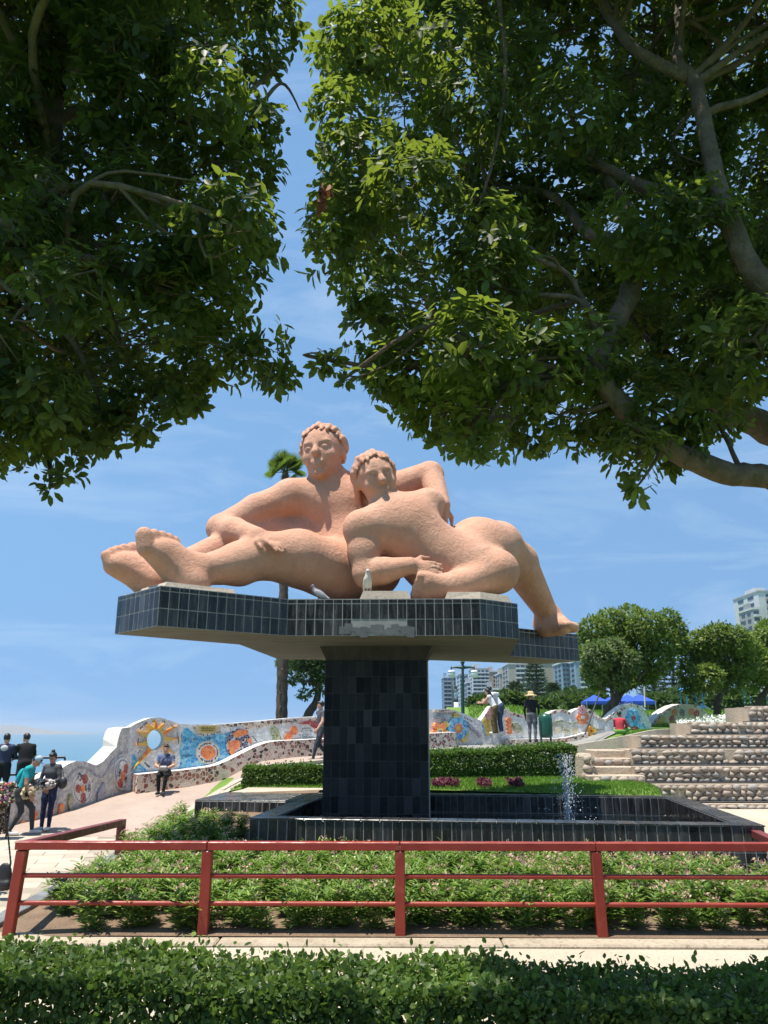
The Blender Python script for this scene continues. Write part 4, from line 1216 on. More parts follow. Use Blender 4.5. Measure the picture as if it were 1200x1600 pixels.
for x, y in ((459, 1141.5), (450, 1152), (459, 1164)): W2.disc('berry', x, y, 6, 6.8, 'mos_orange', 14)
for k_, y in enumerate((1138.5, 1142, 1148, 1152, 1158, 1164)): W2.marks([(467, y + .6), (476, y - .4), (487, y)], 2.2)
W2.text('RICARDO', 428, 1130.5, 21, 3.4, -1.5)
W2.marks([(452, 1129), (463, 1127)], 3)
W2.text('ESTHER', 289, 1156.5, 20, 4.0, .6); W2.marks([(312, 1156.5), (320, 1155.5), (331, 1153)], 3)
W2.marks([(393, 1150), (400, 1158), (412, 1162), (426, 1161)], 2.6); W2.marks([(402, 1184), (416, 1180), (434, 1178)], 2.2)
W2.marks([(284, 1181), (299, 1181)], 2.2); W2.marks([(314, 1138), (334, 1138)], 2.2); W2.marks([(314, 1141.5), (332, 1141.5)], 2); W2.marks([(306, 1146), (318, 1149), (332, 1147), (344, 1143)], 2.4)
# sunburst
cx, cy = 242.5, 1156
for ang, ro in ((-90, 32), (-62, 31), (-33, 42), (-4, 41), (36, 38), (128, 62), (166, 32), (204, 32), (-117, 28), (237, 26)):
    a0 = R(ang); dx, dy = math.cos(a0), math.sin(a0)
    def rim(a, k=1.06): return (cx + 13.5 * k * math.cos(a), cy + 16 * k * math.sin(a))
    wd = R(17)
    W2.patch('sun_ray', [rim(a0 - wd), (cx + dx * lerp(16, ro, .45) - dy * 4.6, cy + dy * lerp(16, ro, .45) + dx * 4.6) if False else rim(a0 - wd * .5, 1.35), (cx + dx * ro, cy + dy * ro), rim(a0 + wd * .5, 1.35), rim(a0 + wd), rim(a0)], 'mos_amber')
    W2.patch('sun_ray_core', [rim(a0 - wd * .5, 1.1), (cx + dx * ro * .82, cy + dy * ro * .82), rim(a0 + wd * .5, 1.1)], 'mos_orange' if random.random() < .25 else 'mos_yellow')
W2.marks([(217, 1139), (222, 1133), (228, 1129)], 3.2); W2.marks([(236, 1127), (242, 1125.5)], 3); W2.marks([(250, 1126), (256, 1128.5)], 3); W2.marks([(263, 1132), (271, 1137)], 3); W2.marks([(213, 1163), (215, 1150)], 3); W2.marks([(276, 1146), (278, 1160)], 3); W2.marks([(264, 1190), (272, 1183)], 4); W2.marks([(224, 1192), (232, 1199)], 3); W2.marks([(214, 1176), (217, 1172)], 3)
q0 = W2.hit(207, 1200)[0]
W2.bench(q0, W2.hit(700, 1150)[0], .52, .50)
# blue bench end panel
# right of the pedestal
W2.patch('rubble_band', [(676, 1108.6), (700, 1108.6), (713, 1111), (713, 1113), (700, 1112.5), (676, 1112.5)], 'mos_broken')
W2.marks([(678, 1115.5), (695, 1115.5), (715, 1118), (735, 1127)], 3)
W2.band('ribbon', [(678, 1122), (688, 1120), (697, 1124)], 3, 'mos_lilac')
W2.band('ribbon', [(715, 1122), (728, 1130), (740, 1141), (750, 1151)], 4, 'mos_lilac')
for dx, dy in ((0, -19), (-17, -6), (-17, 8), (14, 8), (12, 16), (-12, 17)): W2.disc('sun_lobe', 711 + dx, 1138 + dy, 5, 5, 'mos_yellow', 10)
W2.disc('sun_ring', 713, 1138, 15.5, 17.5, 'mos_blue', 22)
W2.patch('star', [(713 + (9.5 if i % 2 == 0 else 5) * math.cos(i * math.pi / 8), 1138 + (10.5 if i % 2 == 0 else 5.5) * math.sin(i * math.pi / 8)) for i in range(16)], 'mos_orange')
W2.disc('star_centre', 713, 1138, 3, 3.3, 'mos_yellow', 10)
for i in range(5): W2.disc('petal', 684 + 8 * math.cos(i * 1.2566 + .4), 1143 + 10 * math.sin(i * 1.2566 + .4), 4.5, 5.5, 'mos_orange', 10)
W2.disc('flower_centre', 684, 1143, 5.5, 6, 'mos_yellow', 12); W2.disc('flower_eye', 684, 1143, 2.6, 3, 'mos_navy', 10)

W3 = MWall('mosaic_wall', RIGHT_PTS, 'white mosaic wall with rippling top and flowers behind the green litter bin', .42, 'mos_white', 'mos_broken')
W3.patch('pillar_face', [(753, 1128), (757, 1121), (766, 1122), (768, 1148), (756, 1149)], 'mos_yellow')
W3.patch('pillar_top', [(758, 1117), (767, 1104.5), (771, 1104.5), (769, 1116), (763, 1126)], 'mos_pink')
W3.band('ribbon', [(752, 1128), (755, 1138), (758, 1149)], 2.5, 'mos_blue')
for x0, pts in ((0, [(778, 1106), (790, 1108), (797, 1114), (810, 1118), (822, 1120), (840, 1121), (856, 1120.5)]), (1, [(858, 1119), (864, 1114), (870, 1111), (880, 1110.3), (888, 1114), (893, 1116)]), (2, [(918, 1109.5), (927, 1114), (935, 1121.5), (943, 1126)]), (3, [(944, 1126.5), (952, 1122.5), (963, 1114), (975, 1105.5), (986, 1101.5), (996, 1103.5), (1004, 1110)])):
    W3.band('rubble_band', pts, 4.5, 'mos_broken')
W3.band('ribbon', [(857, 1133), (866, 1128), (876, 1126), (886, 1129), (894, 1131), (903, 1128), (912, 1126), (922, 1133), (932, 1140), (942, 1140)], 2.2, 'mos_green')
for x in (871, 884, 898): W3.disc('arch_panel', x, 1141, 5.5, 6, 'mos_cream', 12)
W3.band('ribbon', [(858, 1144), (866, 1132), (876, 1130), (882, 1140), (890, 1143)], 2, 'mos_green')
for i in range(6): W3.disc('petal', 910 + 6 * math.cos(i * 1.047), 1121 + 7 * math.sin(i * 1.047), 4, 4.4, 'mos_orange', 10)
for i in range(5): W3.disc('petal', 909 + 4 * math.cos(i * 1.257 + 2.5), 1109.5 + 4.5 * math.sin(i * 1.257 + 2.5), 3.2, 3.4, 'mos_pink', 10)
W3.disc('flower_centre', 910, 1121, 2.8, 3, 'mos_white', 10)
for i in range(4): W3.disc('petal', 794 + .5 * i, 1125 + 6 * i, 4, 4, 'mos_orange', 10)
W3.patch('leaf_inlay', [(799, 1130), (806, 1129), (813, 1135), (816, 1142), (809, 1145), (803, 1141)], 'mos_green')
for i in range(4): W3.disc('petal', 922 + 5 * math.cos(i * 1.57), 1142 + 4.5 * math.sin(i * 1.57), 3.5, 3.5, 'mos_amber', 10)
for i in range(6): W3.disc('petal', 988 + 7 * math.cos(i * 1.047), 1122 + 9 * math.sin(i * 1.047), 4.3, 5.4, 'mos_blue', 10)
W3.disc('flower_centre', 988, 1122, 3, 4, 'mos_red', 10)
W3.disc('medallion', 1000, 1135, 6, 5, 'mos_blue', 10); W3.disc('petal', 990, 1139, 4, 3, 'mos_red', 8)
W3.bench(W3.s[3], W3.hit(912, 1140)[0], .30, .2)

W4 = MWall('mosaic_wall', [(1019, 34.0, 1140), (1021, 34.2, 1128), (1030, 34.6, 1118), (1042, 35, 1109), (1054, 35.4, 1103), (1066, 35.8, 1100), (1078, 36.2, 1100), (1090, 36.6, 1103), (1100, 37, 1108), (1112, 37.4, 1116)],
           'low arched yellow mosaic wall with coloured drops on the far lawn', .4, 'mos_cream', 'mos_broken')
W4.band('rubble_band', [(1022, 1129), (1031, 1120), (1042, 1111), (1054, 1105), (1066, 1102), (1078, 1102), (1090, 1105), (1100, 1110)], 3.6, 'mos_broken')
for x, y, m_ in ((1036, 1123, 'mos_yellow'), (1054, 1113, 'mos_orange'), (1066, 1113, 'mos_navy'), (1080, 1112, 'mos_orange'), (1050, 1124, 'mos_red'), (1088, 1115, 'mos_red'), (1030, 1130, 'mos_amber')): W4.disc('drop', x, y, 4.2, 6, m_, 12)
W5 = MWall('mosaic_wall', [(1138, 31.5, 1122), (1150, 32, 1114), (1162, 32.4, 1107), (1170, 32.7, 1105), (1177, 33, 1109), (1182, 33.2, 1118)], 'small blue and red mosaic wall hump beside the green posts', .35, 'mos_lilac', 'mos_broken')
W5.patch('blue_field', [(1150, 1117), (1162, 1109), (1168, 1112), (1166, 1122), (1150, 1122)], 'mos_blue'); W5.patch('red_field', [(1166, 1112), (1174, 1113), (1174, 1121), (1166, 1121)], 'mos_orange')

# ------------------------------------------------------------------ stone terraces
SM = []
for k in range(8):
    bm = bmesh.new(); bmesh.ops.create_icosphere(bm, subdivisions=2 if k < 0 else 1, radius=1)
    bmesh.ops.subdivide_edges(bm, edges=bm.edges[:], cuts=1, use_grid_fill=True, smooth=.6) if False else None
    for v in bm.verts: v.co *= 1 + random.uniform(-.13, .13)
    me = bpy.data.meshes.new('stone'); bm.to_mesh(me); bm.free()
    bm = bmesh.new(); bm.from_mesh(me); bmesh.ops.subdivide_edges(bm, edges=bm.edges[:], cuts=1, use_grid_fill=True, smooth=1.0); bm.to_mesh(me); bm.free()
    for p in me.polygons: p.use_smooth = True
    me.materials.append(M['stone']); SM.append(me)
def cobbles(parent, p0, p1, z0, z1, rows, size):
    p0, p1 = Vector(p0), Vector(p1); d = p1 - p0; L = d.length; d.normalize(); nrm = Vector((d.y, -d.x, 0))
    rh = (z1 - z0) / rows
    for r in range(rows):
        x = random.uniform(0, .1)
        while x < L - .05:
            w = size * random.uniform(.75, 1.5)
            if x + w > L + .05: w = L - x
            if w < .05: break
            hgt = rh * random.uniform(.85, 1.15)
            c = p0 + d * (x + w / 2); c.z = z0 + rh * (r + .5) + random.uniform(-.1, .1) * rh
            if random.random() < .96:
                m = frame(c + nrm * random.uniform(-.02, .02), d, nrm) @ Matrix.Rotation(random.uniform(-.18, .18), 4, 'Z') @ Matrix.Diagonal((w * .5, hgt * .5, .075, 1))
                obj('stone', random.choice(SM), parent, m)
            x += w + random.uniform(.008, .03)

names = ['lowest', 'second lowest', 'third', 'fourth', 'fifth', 'sixth', 'short topmost']
TD = [(19.5, -1.77), (19.92, -1.352), (20.36, -.957), (20.8, -.553), (21.25, -.208), (21.7, .125), (22.2, .56)]
TL = [990, 1000, 988, 988, 1003, 1083, 1178]
prev_z = -2.15
for i, ((d_, z_), pxl) in enumerate(zip(TD, TL)):
    # riser i rises from the tread before it to z_
    x0 = at(TL[i], 1190, d_).x
    x1 = 13.5; sl = .02
    d_r = d_ - sl * 0
    t = empty('stone_terrace', ((x0 + x1) / 2, d_, prev_z), f'{names[i]} river stone terrace step on the right, its stones set in mortar', 'terrace wall', 'river stone terraces')
    mb = MB(); mb.box(((x0 + x1) / 2, d_ + .75, (prev_z + z_) / 2 - .15), (x1 - x0, 1.5, z_ - prev_z + .3)); mb.build('mortar_bed', M['mortar'], t)
    cobbles(t, (x0, d_, 0), (min(x1, at(1215, 1200, d_).x + .3), d_, 0), prev_z + .025, z_ + .005, 3 if i != 5 else 2, .17)
    mb = MB(); mb.box(((x0 + x1) / 2, d_ + .08, z_ + .012), (x1 - x0 + .02, .14, .03), None, 0, 1, .008); mb.build('tread_edge', M['mortar'], t)
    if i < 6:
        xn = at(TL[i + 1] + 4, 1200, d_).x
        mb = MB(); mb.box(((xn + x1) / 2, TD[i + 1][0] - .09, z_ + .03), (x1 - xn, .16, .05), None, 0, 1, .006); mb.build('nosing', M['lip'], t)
    prev_z = z_
# narrow stair at the left end of the terraces
sx0, sx1 = at(930, 1200, 19.5).x, at(1004, 1200, 19.8).x
st = empty('stone_stair', ((sx0 + sx1) / 2, 19.5, -1.5), 'narrow stone stair at the left end of the river stone terraces', 'stair')
zz = -1.62
for k in range(6):
    dy = 19.0 + .48 * k; z1 = -1.50 + .185 * k
    x0 = sx0 + .02 * k + (.0 if k < 5 else .55)
    mb = MB(); mb.box(((x0 + sx1) / 2, dy + .6, z1 - .25), (sx1 - x0 + .2, 1.2, .5), None, 0, 1, .02); mb.build('stair_step', M['mortar'], st)
    if k % 2 == 0: cobbles(st, (x0, dy, 0), (sx1 + .05, dy, 0), z1 - .18, z1 - .02, 1, .2)
mb = MB(); c_ = at(915, 1200, 20.6); mb.box((c_.x, 20.8, -1.0), (.35, .8, .75), Matrix.Rotation(.2, 3, 'Z'), 0, .8, .08); mb.build('rubble_end', M['mortar'], st)
cobbles(st, (c_.x - .18, 20.38, 0), (c_.x + .18, 20.38, 0), -1.3, -.68, 3, .18)
# low concrete retaining wall under the knoll
rw = [(898, 25.4, 1164), (915, 24.9, 1161), (940, 24.4, 1157), (965, 24.0, 1152), (990, 23.7, 1147), (1008, 23.5, 1143), (1025, 23.4, 1140), (1045, 23.35, 1139), (1086, 23.3, 1139)]
mb = MB(); vs = []
for px, d_, py in rw:
    p = at(px, py, d_); vs += [(p.x, p.y, -1.7), (p.x, p.y, p.z), (p.x + .05, p.y + .28, p.z + .005), (p.x + .05, p.y + .28, -1.7)]
m_ = len(rw)
mb.add(vs, [(4 * i + a, 4 * i + 4 + a, 4 * i + 4 + (a + 1) % 4, 4 * i + (a + 1) % 4) for i in range(m_ - 1) for a in range(3)] + [(0, 1, 2, 3), (4 * m_ - 4, 4 * m_ - 3, 4 * m_ - 2, 4 * m_ - 1)])
tag(mb.build('retaining_wall', M['concrete']), 'low curved concrete retaining wall above the stone stair', 'retaining wall')

# ------------------------------------------------------------------ red railing
FZ = -2.36
fence = empty('railing', (0, 10, FZ), 'red painted steel railing with three rails in front of the oleander bed', 'railing')
post_b = {}
def bar(parent, name, a, b, w, h, mat='red'):
    a, b = Vector(a), Vector(b); d = b - a
    mb = MB(); m = frame((a + b) / 2, d, UP if abs(d.normalized().z) < .9 else Vector((0, 1, 0)))
    mb.box((0, 0, 0), (d.length, w, h), None, 0, 1, .008)
    return obj(name, mb.mesh(name, M[mat]), parent, m)
def rod(parent, name, a, b, r, mat='red'):
    a, b = Vector(a), Vector(b); mb = MB(); L = (b - a).length
    mb.tube([(-L / 2, 0, 0), (0, 0, 0), (L / 2, 0, 0)], r, 10)
    return obj(name, mb.mesh(name, M[mat]), parent, frame((a + b) / 2, b - a, UP))
def fence_post(p, top, tilt=0):
    return bar(fence, 'post', (p[0], p[1], p[2] - .12), (p[0] + tilt, p[1], top - .055), .118, .112)
FP = [(-4.42, 10.03, .06), (-2.12, 10.0, .0), (.19, 9.97, 0), (2.54, 9.93, -.015), (4.9, 9.9, 0)]
TOPZ = -1.365
for x, y, t in FP: fence_post((x, y, FZ), TOPZ, t)
for (xa, ya, ta), (xb, yb, tb) in zip(FP[:-1], FP[1:]):
    bar(fence, 'top_rail', (xa + ta - (.08 if xa < -4 else -.004), ya, TOPZ), (xb + tb - .004, yb, TOPZ), .118, .092)
    for hz in (.30, .60):
        z = FZ + hz + .06
        rod(fence, 'mid_rail', (xa + ta * hz + .04, ya, z), (xb + tb * hz - .04, yb, z), .027)
LB = (-4.78, 15.0, -2.34)
bar(fence, 'post', (LB[0], LB[1], -2.4), (LB[0], LB[1], -1.70), .13, .13, 'red_top')
bar(fence, 'top_rail', (-4.37, 10.1, -1.38), (LB[0], LB[1] + .06, -1.66), .13, .11, 'red_top')
RB = (5.72, 12.9, -2.2)
bar(fence, 'post', (RB[0], RB[1], -2.3), (RB[0], RB[1], -1.60), .13, .13, 'red_top')
bar(fence, 'top_rail', (4.9, 9.97, -1.42), (RB[0], RB[1] + .06, -1.55), .13, .11, 'red_top')
# ------------------------------------------------------------------ leaves and plants
LEAF_T = {  # outline in (side, along, lift): two halves folded on the midrib
    'oval': np.array([(0, 0, 0), (.22, .32, .03), (.20, .72, .0), (0, 1, -.10), (-.20, .72, .0), (-.22, .32, .03)]),
    'lance': np.array([(0, 0, 0), (.10, .3, .02), (.085, .7, .0), (0, 1, -.08), (-.085, .7, .0), (-.10, .3, .02)]),
    'blade': np.array([(0, 0, 0), (.035, .3, .02), (.03, .7, .0), (0, 1, -.05), (-.03, .7, .0), (-.035, .3, .02)]),
    'round': np.array([(0, 0, 0), (.30, .35, .03), (.27, .72, .0), (0, 1, -.05), (-.27, .72, .0), (-.30, .35, .03)]),
}
LF = np.array([(0, 1, 2, 3), (0, 3, 4, 5)])
def unit(v): return v / np.maximum(np.linalg.norm(v, axis=-1, keepdims=True), 1e-9)
def leaves(P, D, Nn, size, kind='oval'):
    """one leaf per row: base P, direction D, upper side Nn"""
    D = unit(D); S = unit(np.cross(D, Nn)); Nn = np.cross(S, D)
    T = LEAF_T[kind]; n = len(P)
    V = P[:, None] + size[:, None, None] * (S[:, None] * T[None, :, 0:1] + D[:, None] * T[None, :, 1:2] + Nn[:, None] * T[None, :, 2:3])
    F = (np.arange(n) * 6)[:, None, None] + LF[None]
    return V.reshape(-1, 3), F.reshape(-1, 4)
def rosettes(C, Ax, k, size, spread=1.0, kind='oval', droop=.2):
    """whorls of k leaves round axis Ax at C; returns per-leaf arrays"""
    n = len(C); Ax = unit(Ax)
    rnd = unit(RNG.normal(size=(n, 3))); U = unit(np.cross(Ax, rnd)); Vv = np.cross(Ax, U)
    ang = (np.arange(k) / k * 2 * np.pi)[None] + RNG.uniform(-.35, .35, (n, k))
    el = RNG.uniform(.1, .75, (n, k))
    D = (U[:, None] * np.cos(ang)[..., None] + Vv[:, None] * np.sin(ang)[..., None]) * spread + Ax[:, None] * el[..., None]
    D[..., 2] -= droop
    P = C[:, None] + Ax[:, None] * RNG.uniform(-.06, .03, (n, k))[..., None] + D * .01
    Nn = Ax[:, None] + np.array([0, 0, .5])
    sz = RNG.uniform(.65, 1.15, (n, k)) * np.asarray(size).reshape(-1, 1)
    return P.reshape(-1, 3), D.reshape(-1, 3), np.broadcast_to(Nn, D.shape).reshape(-1, 3), sz.reshape(-1)

def smooth_path(pts, rs, sub=5, wob=0):
    pts = [Vector(p) for p in pts]; out, ro = [], []
    for i in range(len(pts) - 1):
        p0, p1, p2, p3 = pts[max(i - 1, 0)], pts[i], pts[i + 1], pts[min(i + 2, len(pts) - 1)]
        for j in range(sub):
            t = j / sub
            q = .5 * ((2 * p1) + (p2 - p0) * t + (2 * p0 - 5 * p1 + 4 * p2 - p3) * t * t + (3 * p1 - p0 - 3 * p2 + p3) * t ** 3)
            r = lerp(rs[i], rs[i + 1], t)
            if wob: q = q + Vector((random.gauss(0, 1), random.gauss(0, 1), random.gauss(0, 1))) * r * wob; r *= random.uniform(.93, 1.08)
            out.append(q); ro.append(r)
    out.append(pts[-1]); ro.append(rs[-1])
    return out, ro

def canopy_tree(name, label, outline, depth, limbs, trunk, blob_px, n_ros, leaf, leafmat, drange, edge_blobs, extra_branch, per=7, top_parts=260, roof=None):
    root = empty(name, trunk[0], label, 'tree')
    # trunk and limbs
    for i, (pts, rs) in enumerate(limbs):
        mb = MB(); p, r = smooth_path(pts, rs, 6, .05); mb.tube(p, r, 10)
        mb.build('trunk' if i == 0 else 'limb', M['bark'], root)
    # crown volume: overlapping lobes
    blobs = []
    for px, py, d, r in edge_blobs: blobs.append((np.array(at(px, py, d)), r))
    xs = [p[0] for p in outline]; ys = [p[1] for p in outline]
    gx = min(xs)
    while gx < max(xs):
        gy = min(ys)
        while gy < max(ys):
            qx, qy = gx + random.uniform(-30, 30), gy + random.uniform(-30, 30)
            d = random.uniform(*depth)
            r = blob_px * d / 1200
            ok = all(inside(outline, qx + .75 * blob_px * math.cos(t), qy + .75 * blob_px * math.sin(t)) for t in np.linspace(0, 6.28, 9))
            if ok: blobs.append((np.array(at(qx, qy, d)), r))
            gy += blob_px * .95
        gx += blob_px * .95
    if roof:                                     # crown extended unseen above the frame: lobes added to block the sun
        x0, x1, y0, y1, st = roof
        for qx in np.arange(x0, x1, st):
            for qy in np.arange(y0, y1, st):
                blobs.append((np.array([qx + random.uniform(-.15, .15), qy + random.uniform(-.15, .15), 1.166 * qy + random.uniform(.55, 1.2)]), random.uniform(.42, .6)))
    w = np.array([b[1] ** 2 for b in blobs]); w /= w.sum()
    pick = RNG.choice(len(blobs), n_ros, p=w)
    BC = np.array([b[0] for b in blobs])[pick]; BR = np.array([b[1] for b in blobs])[pick]
    dirs = unit(RNG.normal(size=(n_ros, 3)))
    rad = BR * RNG.uniform(.35, 1.0, n_ros) ** .6
    C = BC + dirs * rad[:, None] * np.array([1, 1, .9])
    ax = dirs + np.array([0, 0, .45]) + RNG.normal(0, .25, (n_ros, 3))
    P, D, Nn, sz = rosettes(C, ax, per, leaf * RNG.uniform(.7, 1.25, n_ros), 1.0, 'oval', .25)
    keep = np.repeat(np.ones(n_ros, bool), per)
    # the leaf clusters nearest the eye inside the frame become parts of their own
    pr = [proj(c) for c in C]
    cand = [(C[i][1], i) for i in range(n_ros) if pr[i] and 0 < pr[i][0] < 1200 and 0 < pr[i][1] < 800]
    cand.sort(); sel = [i for _, i in cand[:top_parts]]
    fol = np.ones(n_ros, bool); fol[sel] = False
    m = np.repeat(fol, per)
    V, F = leaves(P[m], D[m], Nn[m], sz[m])
    o = obj('crown', fast_mesh('crown', V, F, [M[leafmat]]), root); o['kind'] = 'stuff'
    for i in sel:
        s_ = slice(i * per, (i + 1) * per)
        V, F = leaves(P[s_] - C[i], D[s_], Nn[s_], sz[s_])
        obj('leaf_cluster', fast_mesh('leaf_cluster', V, F, [M[leafmat]]), root, Matrix.Translation(C[i]))
    # boughs to every lobe and twigs to the leaf whorls
    nodes = []
    for pts, rs in limbs:
        p, r = smooth_path(pts, rs, 6); nodes += list(zip(p, r))
    NP = np.array([q[0] for q in nodes]); NR = np.array([q[1] for q in nodes])
    mb = MB()
    for c, r in blobs:
        dd = np.linalg.norm(NP - c, axis=1) - NR * 6; i = int(np.argmin(dd))
        a, b = Vector(NP[i]), Vector(c); L = (b - a).length
        mid = [a.lerp(b, t) + Vector((random.gauss(0, .09), random.gauss(0, .09), random.gauss(0, .07) + .12 * math.sin(t * 3.1))) * L for t in (.3, .6)]
        rr = min(NR[i] * .6, .015 + .012 * L)
        p, q = smooth_path([a] + mid + [b], [rr, rr * .8, rr * .6, rr * .35], 4, .12); mb.tube(p, q, 6, cap=False)
        for k in range(5 if r > .2 else 1):
            e = b + Vector(unit(RNG.normal(size=3))) * r * .85
            s0 = p[random.randrange(len(p) * 2 // 3, len(p))]
            mm = s0.lerp(e, .5) + Vector((random.gauss(0, .08), random.gauss(0, .08), random.gauss(0, .08)))
            mb.tube(*smooth_path([s0, mm, e], [rr * .45, rr * .3, .003], 3, .1), 4, cap=False)
    for pts, rs in extra_branch: mb.tube(*smooth_path(pts, rs, 6, .08), 7)
    mb.build('branches', M['bark'], root)
    return root

# --- right tree
OUT_R = [(484, -260), (484, 0), (474, 120), (480, 200), (470, 280), (458, 380), (512, 440), (522, 505), (566, 560), (582, 640), (640, 680), (730, 715), (850, 715), (900, 690), (960, 735), (1000, 775), (1045, 745), (1100, 690), (1220, 620), (1600, 500), (1600, -260)]
T = lambda px, py, d: at(px, py, d)
tb = Vector((5.0, 5.6, -2.55))
limbs_r = [
    ([tb, Vector((4.85, 5.7, -1.2)), Vector((4.6, 5.8, -.1)), T(1560, 800, 5.8)], [.22, .19, .17, .15]),
    ([T(1560, 800, 5.8), T(1300, 770, 5.6), T(1200, 745, 5.4), T(1120, 735, 5.3), T(1020, 680, 5.2), T(945, 600, 5.1), T(935, 560, 5.1), T(985, 450, 5.2), T(990, 350, 5.3), T(945, 280, 5.4), T(900, 200, 5.5)], [.14, .105, .092, .085, .078, .072, .08, .075, .06, .045, .03]),
    ([T(1560, 800, 5.8), T(1330, 740, 6.1), T(1200, 672, 6.2), T(1100, 620, 6.2), T(1000, 585, 6.2), T(900, 565, 6.3), T(780, 520, 6.4), T(650, 490, 6.2)], [.15, .13, .12, .105, .085, .06, .035, .015]),
    ([T(1560, 800, 5.8), T(1420, 640, 5.2), T(1300, 520, 4.9), T(1190, 440, 4.7), T(1140, 350, 4.7), T(1110, 240, 4.8), T(1085, 130, 4.9), T(1060, 100, 4.9), T(1062, 40, 5), T(1050, -60, 5.1)], [.14, .11, .095, .085, .075, .062, .055, .05, .04, .03]),
    ([T(1075, 120, 4.9), T(1040, 105, 4.9), T(985, 70, 4.9), T(940, 0, 5.0), T(915, -80, 5.1)], [.05, .045, .04, .035, .025]),
    ([T(1130, 345, 4.7), T(1060, 310, 4.9), T(990, 285, 5.1), T(930, 255, 5.3), T(860, 240, 5.5)], [.055, .05, .042, .035, .02]),
    ([T(1105, 625, 6.1), T(1060, 580, 6.0), T(1010, 520, 6.0), T(980, 490, 6.0)], [.07, .055, .045, .03]),
    ([T(980, 375, 5.25), T(920, 365, 5.3), T(870, 310, 5.5), T(800, 295, 5.6), T(740, 310, 5.6)], [.05, .042, .035, .028, .015]),
    ([T(1180, 510, 6.4), T(1090, 505, 6.5), T(990, 490, 6.5)], [.06, .05, .035]),
]
EB_R = [(575, 60, 5.2, .42), (540, 60, 5.4, .26), (535, 170, 5.1, .28), (560, 250, 5.1, .36), (540, 340, 5.2, .34), (510, 390, 5.1, .22), (575, 440, 5.1, .30), (600, 510, 5.3, .32), (620, 590, 5.3, .26), (680, 640, 5.2, .26), (740, 660, 5.0, .26), (745, 695, 4.9, .11), (830, 660, 5.4, .27), (865, 690, 5.3, .13), (930, 660, 5.6, .28), (995, 700, 5.0, .24), (1000, 755, 4.9, .11), (1060, 690, 5.3, .24), (1110, 640, 5.5, .3), (1180, 580, 5.6, .34), (505, 560, 4.9, .07), (540, 590, 4.9, .07), (1150, 500, 5.5, .4)]
canopy_tree('leafy_tree', 'leafy tree on the right with thick curved limbs reaching in over the railing', OUT_R, (4.6, 7.2), limbs_r, [tb], 95, 19500, .098, 'leaf_r', None, EB_R,
            [([T(780, 0, 4.8), T(790, 120, 4.8), T(770, 250, 4.9), T(745, 330, 5)], [.018, .016, .013, .006]), ([T(640, 485, 5.6), T(780, 500, 5.7), T(900, 470, 5.6)], [.012, .018, .024]), ([T(560, 640 - 60, 4.95), T(500, 560, 4.9)], [.008, .003])], roof=(.75, 5.6, 3.9, 7.0, .62))
# the hanging spray of dead leaves
C_ = np.array([at(503, 305, 4.8)]) + RNG.normal(0, .035, (9, 3)) * np.array([.6, .6, 1.4])
P_, D_, N_, s_ = rosettes(C_, np.tile([0., 0, -1], (9, 1)), 3, np.full(9, .09), .35, 'oval', .6)
V_, F_ = leaves(P_, D_, N_, s_)
tree_r = bpy.data.objects['leafy_tree']
do = obj('dead_leaves', fast_mesh('dead_leaves', V_, F_, [M['dead']]), tree_r); do['label'] = 'small hanging bunch of dry red brown leaves'

# --- left tree
OUT_L = [(485, -170), (478, 0), (462, 95), (425, 135), (455, 215), (440, 330), (446, 395), (405, 440), (462, 520), (470, 585), (440, 612), (360, 600), (312, 650), (232, 700), (150, 722), (112, 765), (70, 788), (40, 742), (0, 745), (-300, 700), (-400, -170)]
tl = Vector((-3.9, 3.7, -2.55))
T = lambda px, py, d: at(px, py, d * .78)
limbs_l = [
    ([tl, Vector((-3.7, 3.7, -1.0)), Vector((-3.4, 3.7, .3)), T(-330, 640, 4.7)], [.2, .17, .15, .13]),
    ([T(-330, 640, 4.7), T(-150, 560, 4.6), T(0, 425, 4.5), T(45, 350, 4.5), T(80, 250, 4.6), T(95, 120, 4.7), T(140, 20, 4.8), T(160, -80, 4.9)], [.13, .1, .075, .06, .05, .04, .03, .02]),
    ([T(45, 350, 4.5), T(-40, 355, 4.6)], [.045, .035]),
    ([T(85, 190, 4.65), T(140, 175, 4.7), T(190, 250, 4.7), T(215, 285, 4.7), T(290, 285, 4.8)], [.03, .03, .026, .02, .012]),
    ([T(140, 172, 4.7), T(200, 145, 4.8), T(300, 190, 4.8), T(380, 150, 4.9), T(425, 110, 5.0)], [.028, .026, .022, .016, .008]),
    ([T(60, 380, 4.6), T(80, 480, 4.7), T(130, 560, 4.8), T(160, 640, 4.9)], [.03, .022, .015, .007]),
    ([T(110, 390, 4.8), T(160, 460, 4.9), T(190, 540, 5.0)], [.03, .02, .01]),
]
EB_L = [(a, b, c * .78, r * .78) for a, b, c, r in [(430, 30, 4.9, .24), (410, 90, 4.9, .2), (395, 190, 4.8, .26), (400, 260, 4.9, .22), (390, 340, 4.9, .24), (400, 380, 4.8, .2), (360, 430, 4.9, .24), (420, 530, 4.6, .15), (430, 580, 4.5, .14), (390, 560, 4.7, .16), (330, 560, 4.9, .24), (280, 610, 4.9, .24), (220, 650, 4.9, .2), (150, 670, 4.9, .22), (90, 690, 4.8, .24), (80, 760, 4.6, .1), (110, 738, 4.6, .08), (20, 690, 4.9, .22), (0, 735, 4.7, .08), (60, 640, 5, .3)]]
